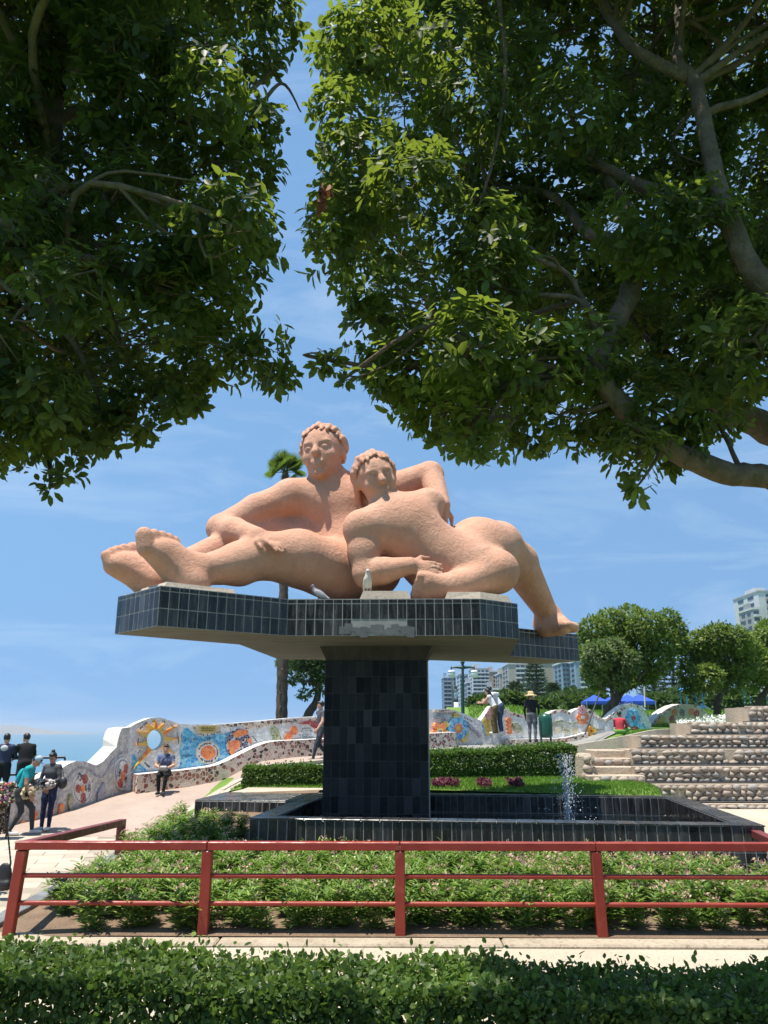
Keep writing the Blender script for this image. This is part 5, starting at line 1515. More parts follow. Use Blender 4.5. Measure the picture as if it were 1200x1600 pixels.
canopy_tree('leafy_tree', 'dark leafy tree on the left with a drooping crown above the sea', OUT_L, (3.1, 5.0), limbs_l, [tl], 85, 13800, .074, 'leaf_l', None, EB_L,
            [([T(160, 300, 4.5), T(190, 370, 4.5), T(240, 410, 4.6)], [.012, .01, .006]), ([T(470, 175, 4.9), T(440, 130, 4.9), T(400, 175, 4.9)], [.004, .01, .014])], roof=(-3.6, -.95, 2.4, 4.7, .55))

T = lambda px, py, d: at(px, py, d)
# --- clipped hedges
def hedge(name, label, a, b, depth, hgt, n, leaf, mat, z0=None, group=None, wob=.06, parts=0, up_frac=.45, h2=None):
    a, b = Vector(a), Vector(b); d = (b - a); L = d.length; d.normalize(); nr = Vector((-d.y, d.x, 0))
    root = empty(name, (a + b) / 2, label, 'hedge', group)
    u = RNG.uniform(0, L, n); v = RNG.uniform(0, 1, n); t = RNG.uniform(0, 1, n)
    face = RNG.uniform(0, 1, n)
    top = face < up_frac; frt = (face >= up_frac) & (face < .9); rest = face >= .9
    v = np.where(frt, RNG.uniform(0, .12, n) ** 1.0, v); t = np.where(top, 1 - RNG.uniform(0, .16, n), t)
    v = np.where(rest, RNG.uniform(.1, 1, n), v)
    hg = hgt + ((h2 or hgt) - hgt) * u / L
    wobf = wob * (np.sin(u * 2.3) * .5 + np.sin(u * 5.1 + 1) * .35 + np.sin(u * 11 + v * 7) * .3)
    P = np.array(a)[None] + u[:, None] * np.array(d) + (v * depth)[:, None] * np.array(nr)
    g = np.array([gz(x, y) if z0 is None else z0 for x, y in P[:, :2]])
    bul = .05 * np.sin(t * 3.1)
    P -= (np.array(nr)[None] * (bul * (v < .3))[:, None])
    P[:, 2] = g + .04 + t * (hg + wobf) + RNG.normal(0, .012, n)
    spike = top & (RNG.uniform(0, 1, n) < .05); P[spike, 2] += RNG.uniform(.02, .11, spike.sum())
    out = np.where(top[:, None], np.array([0, 0, 1.]), -np.array(nr)[None]) + RNG.normal(0, .45, (n, 3))
    D = out * .25 + RNG.normal(0, .7, (n, 3)); D[:, 2] += .05
    sz = RNG.uniform(.6, 1.25, n) * leaf
    near = np.zeros(n, bool)
    if parts:
        sc = np.array([(sz[i] / P[i][1] if (proj(P[i]) and 0 < proj(P[i])[0] < 1200 and proj(P[i])[1] < 1600) and v[i] < .1 else 0) for i in range(n)])
        near[np.argsort(-sc)[:parts]] = True
    V, F = leaves(P[~near], D[~near], out[~near], sz[~near], 'round')
    o = obj('foliage', fast_mesh('foliage', V, F, [M[mat]]), root); o['kind'] = 'stuff'
    for i in np.where(near)[0]:
        V, F = leaves(P[i:i + 1] * 0, D[i:i + 1], out[i:i + 1], sz[i:i + 1], 'round')
        obj('leaf', fast_mesh('leaf', V, F, [M[mat]]), root, Matrix.Translation(P[i]))
    mb = MB()
    for k in range(int(L / .22)):
        q = a + d * (k * .22 + random.uniform(0, .1)) + nr * depth * random.uniform(.3, .7); z = gz(q.x, q.y) if z0 is None else z0
        e = q + d * random.uniform(-.25, .25) + nr * random.uniform(-.2, .2)
        mb.tube([(q.x, q.y, z - .05), ((q.x + e.x) / 2 + .03, (q.y + e.y) / 2, z + hgt * .45), (e.x, e.y, z + hgt * .85)], [.012, .009, .004], 5, cap=False)
    mb.build('stems', M['bark_dark'], root)
    return root
hedge('hedge', 'leafy green hedge across the very front, half in tree shade', (-5.6, 6.15, -2.49), (6.0, 6.05, -2.49), 1.0, .82, 74000, .058, 'leaf_hedge', -2.49, None, .05, 200, .42, .47)
hp = at(678, 1200, 20.6), at(905, 1200, 20.9)
hedge('hedge', 'long clipped hedge behind the basin to the right of the pedestal', (hp[0].x - .5, 20.5, -1.2), (hp[1].x, 21.0, -1.2), .8, .56, 24000, .062, 'leaf_box', None, None, .04, 0, .45, .74)
hp = at(380, 1200, 18.95), at(520, 1200, 19.1)
hedge('hedge', 'short clipped hedge behind the annex to the left of the pedestal', (hp[0].x, 18.95, -1.5), (hp[1].x + .3, 19.1, -1.5), .8, .50, 15000, .06, 'leaf_box', -1.47, None, .05, 0, .45, .58)

# --- oleander bed
def oleander_mesh(seed, fl):
    rg = np.random.default_rng(seed)
    C, A, S = [], [], []
    for s in range(8):
        a = rg.uniform(0, 6.28); r = rg.uniform(.02, .2); hgt = rg.uniform(.22, .42)
        base = np.array([math.cos(a) * r * .4, math.sin(a) * r * .4, 0]); tip = np.array([math.cos(a) * r, math.sin(a) * r, hgt])
        for t in (.16, .5, .8, 1.0):
            C.append(lerp(base, tip, t)); A.append(tip - base + np.array([0, 0, .1])); S.append(.15 if t < 1 else .125)
    P, D, N, sz = rosettes(np.array(C), np.array(A), 7, np.array(S), 1.0, 'lance', .0)
    V, F = leaves(P, D, N, sz, 'lance')
    me = fast_mesh('foliage', V, F, [M['leaf_oleander']])
    tips = np.array([C[i] + unit(A[i]) * .05 for i in range(3, len(C), 4)])
    tips = tips[rg.uniform(0, 1, len(tips)) < fl]
    fm = None
    if len(tips):
        k = 8; B_ = np.repeat(tips, k, 0) + rg.normal(0, .022, (len(tips) * k, 3))
        V, F = leaves(B_, rg.normal(0, 1, B_.shape) + np.array([0, 0, .9]), rg.normal(0, 1, B_.shape), rg.uniform(.022, .045, len(B_)), 'round')
        fm = fast_mesh('blossom', V, F, [M['bud']])
    return me, fm
OM = [oleander_mesh(k, f) for k, f in enumerate((.15, .3, .45, .6, .85, .95, .25))]
cnt = 0
yy = 10.2; row = 0
while yy < 17.0:
    xx = -4.5 + (row % 2) * .18
    while xx < 6.0:
        x, y = xx + random.uniform(-.09, .09), yy + random.uniform(-.07, .07)
        fr = 13.3 - .128 * (x + 2.17) - .28                          # basin front
        if x < -2.35: fr = 15.0 if x > -4.0 else 16.4
        ok = y < fr and not (x < -3.7 and y < 10.6) and inside(bed_poly, x, y)
        if x < -4.1 and random.random() < .4: ok = False
        if x > 5.0 and y > 11.6: ok = False
        if ok:
            k = random.choice([0, 1, 2, 6, 3]) if x < 1.5 else random.choice([2, 3, 4, 5, 5])
            s = random.uniform(.88, 1.15) * (.8 if y > 12.0 else 1)
            if x < -2.6 and y > 13.6: s *= 1.12
            me, fm = OM[k]
            o = obj('oleander', me, None, Matrix.Translation((x, y, gz(x, y) + .01)) @ Matrix.Rotation(random.uniform(0, 6.28), 4, 'Z') @ Matrix.Diagonal((s, s, s * random.uniform(.9, 1.15), 1)))
            tag(o, *(('oleander plant topped with pale pink blossom in the bed behind the red railing', 'shrub', 'blossoming oleander plants in the bed') if k in (3, 4, 5) else ('mostly green narrow leaved oleander plant in the bed behind the red railing', 'shrub', 'green oleander plants in the bed')))
            if fm:
                f_ = bpy.data.objects.new('blossom', fm); place(f_, W(o).copy(), o)
            cnt += 1
        xx += .34
    yy += .36; row += 1

# purple clumps on the lawn
for i, (px, w) in enumerate(((697, .30), (758, .16), (808, .17))):
    c = at(px, 1234, 18.75); n_ = int(1700 * w)
    P = np.stack([c.x + RNG.uniform(-w, w, n_) * (1 if i == 0 else .9), 18.85 + RNG.uniform(-.2, .35, n_), np.zeros(n_)], 1)
    P[:, 2] = [gz(a, b) for a, b in P[:, :2]]; P[:, 2] += RNG.uniform(.02, .17, n_)
    D = RNG.normal(0, 1, (n_, 3)) + np.array([0, 0, .6])
    V, F = leaves(P, D, RNG.normal(0, 1, (n_, 3)) + np.array([0, -.5, 1]), RNG.uniform(.05, .09, n_), 'round')
    tag(obj('purple_plant', fast_mesh('purple_plant', V, F, [M['purple']])), ['broad clump of purple leaved plants on the lawn beside the pedestal', 'small middle clump of purple leaved plants on the lawn', 'purple leaved clump on the lawn nearest the water jet'][i], 'plant')
# daisies on the knoll
n_ = 900
P = []
for k in range(n_):
    px = random.uniform(1058, 1130); d = random.uniform(25.2, 28.5); p = at(px, 1125, d); P.append((p.x, d, gz(p.x, d) + random.uniform(.08, .3)))
P = np.array(P)
V, F = leaves(P, RNG.normal(0, 1, (n_, 3)), np.tile([0, -.4, 1.], (n_, 1)), RNG.uniform(.05, .10, n_), 'round')
V2, F2 = leaves(P + RNG.normal(0, .1, P.shape) - np.array([0, 0, .12]), RNG.normal(0, 1, (n_, 3)) + np.array([0, 0, .5]), RNG.normal(0, 1, (n_, 3)), RNG.uniform(.08, .14, n_), 'lance')
rt = obj('daisy_patch', fast_mesh('daisy_patch', V2, F2, [M['leaf_box']])); tag(rt, 'patch of white daisies on the grass knoll', 'flowers', None, 'stuff')
obj('blossom', fast_mesh('blossom', V, F, [M['flower_white']]), rt)

# --- park trees
def park_tree(name, label, base, trunk_pts, trunk_r, lobes, n, leaf, mat, group='park trees behind the mosaic wall', cat='tree'):
    root = empty(name, base, label, cat, group)
    mb = MB(); p, r = smooth_path(trunk_pts, trunk_r, 5, .06); mb.tube(p, r, 8)
    top = p[-1]
    for c, rad in lobes:
        c = Vector(c); s = p[int(len(p) * .55) + random.randrange(max(1, int(len(p) * .4)))]
        mm = s.lerp(c, .5) + Vector((random.gauss(0, .12), random.gauss(0, .12), -.1))
        rr = trunk_r[-1] * .6
        mb.tube(*smooth_path([s, mm, c], [rr, rr * .6, rr * .2], 4, .08), 6, cap=False)
    mb.build('trunk', M['bark_dark'], root)
    w = np.array([q[1] ** 2 for q in lobes]); w /= w.sum(); pick = RNG.choice(len(lobes), n, p=w)
    BC = np.array([tuple(q[0]) for q in lobes])[pick]; BR = np.array([q[1] for q in lobes])[pick]
    dr = unit(RNG.normal(size=(n, 3))); rad = BR * RNG.uniform(.5, 1.05, n) ** .5 * np.where(RNG.uniform(0, 1, n) < .10, RNG.uniform(1.0, 1.35, n), 1)
    P = BC + dr * rad[:, None] * np.array([1, 1, .85])
    D = dr * .6 + RNG.normal(0, .6, (n, 3)); N = dr + np.array([0, 0, .8]) + RNG.normal(0, .4, (n, 3))
    V, F = leaves(P, D, N, RNG.uniform(.7, 1.3, n) * leaf, 'oval')
    o = obj('crown', fast_mesh('crown', V, F, [M[mat]]), root); o['kind'] = 'stuff'
    return root
def lobes_px(spec, d, dj=.5): return [(at(px, py, d + random.uniform(-dj, dj)), r * d / 1200) for px, py, r in spec]
d = 33
park_tree('park_tree', 'broad rounded park tree with leaning dark trunk right of the slab', at(950, 1125, d), [at(948, 1128, d), at(955, 1105, d), at(968, 1085, d), at(985, 1060, d)], [.26, .22, .17, .1],
          lobes_px([(930, 985, 24), (955, 975, 26), (985, 970, 28), (1010, 980, 28), (1030, 1000, 26), (925, 1015, 26), (960, 1010, 30), (995, 1015, 30), (1025, 1030, 26), (1005, 1050, 22), (950, 1045, 26), (935, 1060, 20), (975, 1060, 22), (1050, 985, 22), (1060, 1005, 18), (1045, 965, 15), (915, 1000, 16)], d, 1.2), 15000, .17, 'leaf_mid')
d = 31
park_tree('park_tree', 'small olive green tree in front of the broad park tree', at(962, 1125, d), [at(964, 1126, d), at(960, 1105, d), at(955, 1080, d)], [.12, .1, .06], lobes_px([(935, 1025, 24), (955, 1020, 26), (975, 1035, 24), (945, 1048, 24), (965, 1060, 18), (928, 1050, 18)], d, .6), 6500, .15, 'leaf_olive')
d = 34
park_tree('park_tree', 'round park tree with forked trunk standing on the lawn at right', at(1122, 1115, d), [at(1121, 1116, d), at(1121, 1098, d), at(1130, 1080, d), at(1140, 1060, d)], [.17, .15, .12, .08],
          lobes_px([(1095, 1005, 24), (1120, 998, 26), (1145, 1000, 26), (1165, 1015, 24), (1085, 1030, 24), (1110, 1030, 28), (1140, 1035, 28), (1080, 1055, 20), (1105, 1060, 24), (1135, 1065, 22), (1160, 1045, 20), (1075, 1070, 13)], d, 1.0), 12500, .17, 'leaf_mid')
d = 38
park_tree('park_tree', 'park tree cut by the right frame edge below the white tower', at(1185, 1112, d), [at(1182, 1114, d), at(1186, 1095, d), at(1200, 1075, d), at(1205, 1050, d)], [.2, .17, .14, .08],
          lobes_px([(1185, 1010, 26), (1215, 1000, 30), (1190, 1040, 28), (1220, 1040, 30), (1175, 1060, 20), (1250, 1020, 30), (1200, 985, 18)], d, 1.2), 9000, .19, 'leaf_mid')
d = 30
park_tree('park_tree', 'twisted pale tree behind the mosaic wall left of the pedestal', at(482, 1122, d), [at(478, 1126, d), at(484, 1112, d), at(496, 1090, d), at(498, 1060, d), at(490, 1040, d)], [.2, .17, .14, .12, .07],
          lobes_px([(450, 1035, 18), (470, 1030, 20), (490, 1032, 22), (505, 1045, 18), (480, 1055, 14), (460, 1060, 10), (475, 1085, 9), (500, 1075, 12), (520, 1040, 30), (560, 1040, 30), (590, 1055, 26)], d, .8), 6500, .15, 'leaf_olive')
# far masses of bushes and pines, each its own
for k, (px, py, r_, d_, lab) in enumerate(((760, 1098, 24, 70, 'round dark bush behind the leaning couple'), (800, 1096, 26, 75, 'dark spreading bush behind the straw hat man'), (880, 1096, 24, 80, 'dark green tree mass left of the blue tents'), (915, 1085, 30, 90, 'large dark tree crown behind the black prop pole'), (860, 1103, 18, 70, 'low dark bush under the slab wing'), (1040, 1095, 26, 90, 'dark tree mass behind the far mosaic arch'), (1070, 1088, 26, 95, 'dark tree mass left of the playground'), (1160, 1092, 26, 80, 'dark tree mass behind the green posts'), (1120, 1096, 20, 90, 'dark low tree behind the playground'))):
    b_ = at(px, 1112, d_)
    park_tree('far_tree', lab, b_, [b_, at(px, py, d_)], [.5, .2], lobes_px([(px + random.uniform(-r_, r_) * .9, py + 4 + random.uniform(-r_ * .3, r_ * .25), r_ * random.uniform(.3, .5)) for _ in range(9)], d_, 2), 3200, .55, 'leaf_dark', 'dark trees at the far side of the park')
def norfolk(px, py0, py1, d, wpx, label):
    base, top = at(px, py0, d), at(px, py1, d); root = empty('norfolk_pine', base, label, 'tree', 'tall pines before the towers')
    mb = MB(); mb.tube([base, top], [.35, .05], 7); mb.build('trunk', M['bark_dark'], root)
    P, D = [], []
    H = top.z - base.z; tiers = 11
    for k in range(tiers):
        t = .12 + .86 * k / tiers; z = base.z + H * t; L = wpx * d / 1200 * (1 - t) ** .8 + .3
        for j in range(7):
            a = j * .9 + k * .4
            for q in np.linspace(.12, 1, 16):
                for _ in range(2):
                    P.append((base.x + math.cos(a) * L * q + random.gauss(0, .12), base.y + math.sin(a) * L * q + random.gauss(0, .12), z - .10 * L * q + .25 * L * q * q + random.gauss(0, .10))); D.append((math.cos(a) + random.gauss(0, .5), math.sin(a) + random.gauss(0, .5), random.gauss(.3, .3)))
    P, D = np.array(P), np.array(D)
    V, F = leaves(P, D, RNG.normal(0, 1, P.shape), RNG.uniform(.35, .65, len(P)), 'lance')
    o = obj('crown', fast_mesh('crown', V, F, [M['pine']]), root); o['kind'] = 'stuff'
norfolk(838, 1108, 1030, 120, 26, 'tall tiered pine rising under the slab wing')
norfolk(806, 1106, 1064, 125, 18, 'shorter tiered pine left of the tall pine')
norfolk(866, 1106, 1066, 130, 16, 'small tiered pine right of the tall pine')
norfolk(1052, 1112, 1015, 110, 24, 'slender tiered pine behind the broad park tree')
norfolk(1022, 1112, 1040, 115, 24, 'tiered pine half hidden by the broad park tree')
# palm whose trunk shows left of the pedestal and whose fronds show beside the sculpture
pb = at(440, 1125, 29); ptop = at(446, 738, 29)
root = empty('palm_tree', pb, 'tall palm with shaggy trunk behind the mosaic wall and sculpture', 'tree')
mb = MB(); L = 40; pts = [pb.lerp(ptop, i / L) for i in range(L + 1)]
mb.tube(pts, [.205 + .022 * (i % 2) - .0022 * i for i in range(L + 1)], 12); mb.build('trunk', M['bark_dark'], root)
mb = MB()
for i in range(520):
    t = random.random(); p = pb.lerp(ptop, t); a = random.uniform(0, 6.28); r = .2 - .085 * t
    o_ = Vector((math.cos(a), math.sin(a), 0)); s_ = Vector((-math.sin(a), math.cos(a), 0)) * .045
    q = p + o_ * r
    mb.add([q - s_, q + s_, q + o_ * random.uniform(.02, .07) + Vector((0, 0, random.uniform(-.1, .14)))], [(0, 1, 2)])
mb.build('bark_scales', M['bark'], root)
P, D, S = [], [], []
fr = MB()
for k in range(34):
    a = random.uniform(0, 6.28); el = random.uniform(-.3, 1.35); Lf = random.uniform(.5, .72)
    dd = Vector((math.cos(a) * math.cos(el), math.sin(a) * math.cos(el), math.sin(el)))
    tip = ptop + dd * Lf * .55; fr.tube([ptop, tip], [.02, .012], 5, cap=False)
    sd = dd.orthogonal().normalized(); 
    for j in range(22):
        t = R(-78 + 156 * j / 21); v = dd * math.cos(t) + sd * math.sin(t)
        P.append(tip); D.append(v); S.append(Lf * .72)
fr.build('frond_stems', M['leaf_olive'], root)
P, D = np.array(P), np.array(D)
V, F = leaves(P, D, np.tile([0, 0, 1.], (len(P), 1)), np.array(S) * 1.2, 'blade')
o = obj('fronds', fast_mesh('fronds', V * 1, F, [M['leaf_mid']]), root); o['kind'] = 'stuff'
# ------------------------------------------------------------------ people
STAND = dict(pelvis=(0, 0, .95), chest=(0, .0, 1.27), neck=(0, -.01, 1.45), head=(0, .02, 1.60),
             shl=(-.18, 0, 1.40), shr=(.18, 0, 1.40), ell=(-.23, -.02, 1.12), elr=(.23, -.02, 1.12), wrl=(-.24, .06, .88), wrr=(.24, .06, .88),
             hil=(-.09, 0, .92), hir=(.09, 0, .92), knl=(-.10, .02, .50), knr=(.10, .02, .50), anl=(-.10, -.03, .09), anr=(.10, -.03, .09),
             tol=(-.12, .13, .045), tor=(.12, .13, .045))
def person(label, loc, yaw, hgt, mats, pose=None, sleeves='long', hair='short', face=(0, 1, -.1), fem=False, fl=None, fr=None, cat='person', wide=1.0, name='person', skirt=False, flare=1.0):
    """mats: skin, top, trousers, shoes, hair. One continuous body; colours follow the clothes."""
    j = {k: np.array(v, float) for k, v in STAND.items()}
    for k, v in (pose or {}).items(): j[k] = np.array(v, float)
    b = Body()
    sk, top, tr, sh, ha = 0, 1, 2, 3, 4
    fc = np.array(face, float); fc /= np.linalg.norm(fc)
    upv = unit(j['head'] - j['neck'] + np.array([0, 0, .12])); upv = unit(upv - fc * (upv @ fc)); sd = np.cross(fc, upv)
    # torso along the spine
    sp = unit(j['chest'] - j['pelvis']); sx = unit(j['shr'] - j['shl']); hx = unit(j['hir'] - j['hil'])
    rt = rotm(sp, sx); rh = rotm(sp, hx)
    w = wide
    b.ell(j['chest'] + sp * .02, (.165 * w, .105 * w, .20), rt, .05, top)
    b.ell(lerp(j['pelvis'], j['chest'], .45), ((.135 if fem else .148) * w, .098 * w, .20), rt, .06, top)
    b.ell(j['pelvis'] + sp * .02, (.155 * w, .112 * w, .10), rh, .05, tr)
    if fem: b.ell(j['chest'] + sp * .0 + np.cross(sp, sx) * .07, (.13, .06, .07), rt, .05, top)
    b.cap(j['shl'], j['shr'], .062, .062, .05, top)
    b.cap(j['neck'] - np.array([0, 0, .04]), lerp(j['neck'], j['head'], .5), .052, .048, .02, sk)
    for s in 'lr':
        b.chain([j['sh' + s], lerp(j['sh' + s], j['el' + s], .55)], [.058, .05], .03, top if sleeves != 'none' else sk)
        b.chain([lerp(j['sh' + s], j['el' + s], .55), j['el' + s]], [.05, .042], .02, top if sleeves == 'long' else sk)
        b.chain([j['el' + s], lerp(j['el' + s], j['wr' + s], .4), j['wr' + s]], [.042, .040, .029], .02, top if sleeves == 'long' else sk)
        fd = unit(j['wr' + s] - j['el' + s]) if (fl if s == 'l' else fr) is None else (fl if s == 'l' else fr)
        hand(b, j['wr' + s], fd, np.array([1., -.2, 0]) if s == 'l' else np.array([-1., -.2, 0]), .18, sk, .6, 1 if s == 'l' else -1)
        b.chain([j['hi' + s], lerp(j['hi' + s], j['kn' + s], .5), j['kn' + s]], [.088 * w, .078 * w, .058 * flare], .04, tr)
        b.chain([j['kn' + s], lerp(j['kn' + s], j['an' + s], .35), j['an' + s]], [.058 * flare, .056 * flare, .042 * flare ** 2], .025, tr)
        b.cap(j['an' + s] - np.array([0, 0, .045]), j['to' + s], .042, .036, .02, sh); b.cap(j['an' + s] - np.array([0, 0, .02]), j['an' + s] - np.array([0, 0, .05]), .045, .045, .01, sh)
    # head
    H = j['head']; P = lambda x, y, z: H + sd * x + fc * y + upv * z
    rr = np.stack([sd, fc, upv], 1)
    b.ell(P(0, 0, .02), (.074, .092, .105), rr, .02, sk); b.ell(P(0, .025, -.05), (.055, .062, .075), rr, .03, sk)
    b.cap(P(0, .09, .01), P(0, .108, -.022), .010, .014, .012, sk)
    for q in (-1, 1):
        b.ell(P(.03 * q, .083, .015), (.016, .013, .009), rr, .004, ha); b.ell(P(.076 * q, 0, -.005), (.012, .022, .032), rr, .008, sk)
    b.cap(P(-.022, .083, -.058), P(.022, .083, -.058), .007, .007, .004, 5)
    b.ell(P(0, -.022, .045), (.083, .092, .098), rr, .01, ha)
    b.ell(P(0, .035, .088), (.066, .058, .045), rr, .01, ha)
    if hair == 'bun': b.ell(P(0, -.04, .155), (.045, .045, .04), rr, .01, ha); b.ell(P(0, -.05, -.02), (.07, .06, .07), rr, .02, ha)
    if hair == 'long':
        b.chain([P(0, -.06, .0), P(.01, -.10, -.18), P(.0, -.10, -.36)], [.075, .075, .04], .03, ha)
    if hair == 'tied': b.ell(P(0, -.085, .0), (.045, .05, .05), rr, .02, ha)
    s = hgt / 1.72
    me = b.mesh(name, .0135, list(mats) + [mat_lip])
    o = obj(name, me, None, Matrix.Translation(loc) @ Matrix.Rotation(yaw, 4, 'Z') @ Matrix.Scale(s, 4))
    tag(o, label, cat)
    return o, Matrix.Translation(loc) @ Matrix.Rotation(yaw, 4, 'Z') @ Matrix.Scale(s, 4), P
mat_lip = mat_plain('lip', c4(.35, .12, .10))
WSHOE = mat_plain('white_shoe', c4(.72, .72, .70), .6); BSHOE = mat_plain('black_shoe', c4(.02, .02, .02), .6)
def on_ground(px, d): p = at(px, 1200, d); return Vector((p.x, d, gz(p.x, d) + .008))
hair = M['hair']; hair_g = mat_plain('brown_hair', c4(.03, .02, .015), .5)
# woman sitting under the sunburst
p = on_ground(256, 22.0)
o, m, P = person('woman in a blue v-neck top sitting on the mosaic bench under the sunburst', p + Vector((0, 0, .0)), R(188), 1.66, [M['skin_a'], cloth('slate_blue_top', c4(.13, .16, .28)), cloth('black_leggings', c4(.015, .015, .017)), BSHOE, hair],
    dict(pelvis=(0, -.30, .56), chest=(0, -.28, .88), neck=(0, -.27, 1.06), head=(0, -.24, 1.21), shl=(-.17, -.28, 1.0), shr=(.17, -.28, 1.0), ell=(-.25, -.2, .77), elr=(.25, -.2, .77), wrl=(-.08, .02, .70), wrr=(.08, .02, .70),
         hil=(-.09, -.28, .55), hir=(.09, -.28, .55), knl=(-.10, .14, .52), knr=(.11, .14, .52), anl=(-.05, .16, .10), anr=(.09, .10, .10), tol=(-.07, .32, .05), tor=(.12, .26, .05)), 'short', 'tied', (0, 1, -.05), True, fl=np.array([.8, .3, -.1]), fr=np.array([-.8, .3, -.1]), wide=1.12)
bag = MB(); bag.box((0, .10, .70), (.26, .12, .15), None, 0, .9, .04); o = bag.build('handbag', mat_plain('grey_leather', c4(.20, .18, .17), .5), None, m); tag(o, 'grey handbag on the lap of the sitting woman', 'bag')
bag = MB(); bag.tube([m @ Vector((.12, .09, .75)), m @ Vector((.09, -.14, .92)), m @ Vector((-.1, -.2, 1.06)), m @ Vector((-.14, -.3, 1.05))], .012, 5); bag.build('strap', M['black'], o)
# vendor in turquoise
p = on_ground(42, 17.8)
TQ = cloth('turquoise_shirt', c4(.02, .36, .40))
o, m, P = person('man in a turquoise shirt and grey jeans bending over a tray of trinkets', p, R(-82), 1.72, [M['skin_b'], TQ, cloth('faded_grey_jeans', c4(.06, .065, .075)), WSHOE, hair],
    dict(pelvis=(0, -.06, .91), chest=(0, .04, 1.22), neck=(0, .10, 1.39), head=(0, .18, 1.50), shl=(-.18, .07, 1.35), shr=(.18, .07, 1.35), ell=(-.24, .08, 1.05), elr=(.25, .10, 1.04), wrl=(-.16, .36, .90), wrr=(.22, .2, .82),
         hil=(-.09, -.08, .88), hir=(.09, -.08, .88), knl=(-.11, .18, .52), knr=(.10, .02, .49), anl=(-.12, .22, .09), anr=(.13, -.18, .09), tol=(-.13, .40, .045), tor=(.15, .0, .045)), 'short', 'short', (0, .75, -.65), wide=1.08)
cp = MB(); Hh = Vector(P(0, -.005, .06)); fcv = Vector((0, .75, -.65)).normalized()
cap_me = Body(); cap_me.ell(P(0, -.01, .07), (.092, .10, .078), None, .01); cap_me.ell(P(0, .12, .05), (.07, .085, .014), np.stack([np.array([1., 0, 0]), np.array(fcv), np.cross([1., 0, 0], np.array(fcv))], 1), .01)
co = obj('cap', cap_me.mesh('cap', .012, [mat_plain('pale_blue_cap', c4(.32, .45, .55), .8)]), o, m); co['label'] = 'pale blue cap'
tray = MB()
def trinkets(name, label, c, rx, ry, rz, cols, n, r=.03):
    rt = Body(); rt.ell((0, 0, 0), (rx * .8, ry * .8, rz * .6), None, .01)
    o = obj(name, rt.mesh(name, .02, [M['black']]), None, Matrix.Translation(c)); tag(o, label, 'goods')
    ms = [mat_plain(name + '_bead', q, .5) for q in cols]
    mb = MB()
    for k in range(n):
        a, e = random.uniform(0, 6.28), random.uniform(-1, 1.4); q = Vector((math.cos(a) * math.cos(e) * rx, math.sin(a) * math.cos(e) * ry, math.sin(e) * rz))
        s = r * random.uniform(.6, 1.3)
        mb.add([q + v * s for v in iv], jf, random.randrange(len(ms)), True)
    b_ = mb.build('trinket_cover', ms, o, Matrix.Translation(c)); b_['kind'] = 'stuff'
    return o
SIL = [c4(.55, .52, .50), c4(.30, .26, .25), c4(.70, .66, .62), c4(.18, .13, .12)]
trinkets('bracelet_roll', 'silvery roll of bracelets held by the man in turquoise', m @ Vector((-.1, .40, 1.02)), .22, .10, .09, SIL, 160)
trinkets('fanny_pack', 'tan waist bag on the man in turquoise', m @ Vector((.15, .13, .86)), .12, .10, .13, [c4(.40, .33, .2), c4(.5, .42, .27)], 90, .04)
bp = Body(); bp.ell((0, -.06, 1.18), (.12, .07, .19), rotm([0, .25, .95]), .02); bpo = obj('backpack', bp.mesh('backpack', .02, [TQ]), None, m @ Matrix.Translation((0, -.06, 0))); tag(bpo, 'teal backpack worn by the man in turquoise', 'backpack')
# woman in grey
p = on_ground(82, 18.25)
o, m, P = person('woman in a grey jacket and navy jeans with hair in a high bun', p, R(165), 1.64, [M['skin_b'], cloth('grey_jacket', c4(.085, .09, .10)), cloth('navy_jeans', c4(.014, .025, .075)), WSHOE, hair],
    dict(ell=(-.26, .03, 1.12), wrl=(-.14, .24, 1.06), elr=(.25, .05, 1.12), wrr=(.30, .32, 1.08), anl=(-.07, -.0, .09), anr=(.09, .04, .09), tol=(-.1, .15, .045), tor=(.12, .2, .045), knl=(-.09, .02, .5), knr=(.09, .04, .5)), 'long', 'bun', (-.1, 1, -.35), True, fl=np.array([.6, .6, -.2]), wide=1.08)
trinkets('bracelet_roll', 'grey roll of bracelets held by the woman with the bun', m @ Vector((.02, .26, 1.0)), .2, .09, .10, SIL, 150)
hb_ = Body(); hb_.ell((0, 0, 0), (.12, .09, .14), None, .01); hb_.chain([(-.02, 0, .1), (.03, 0, .3), (.1, 0, .42)], [.012, .012, .012], .01)
o = obj('handbag', hb_.mesh('handbag', .018, [M['black']]), None, m @ Matrix.Translation((-.33, .02, 1.05))); tag(o, 'black shoulder bag of the woman with the bun', 'bag')
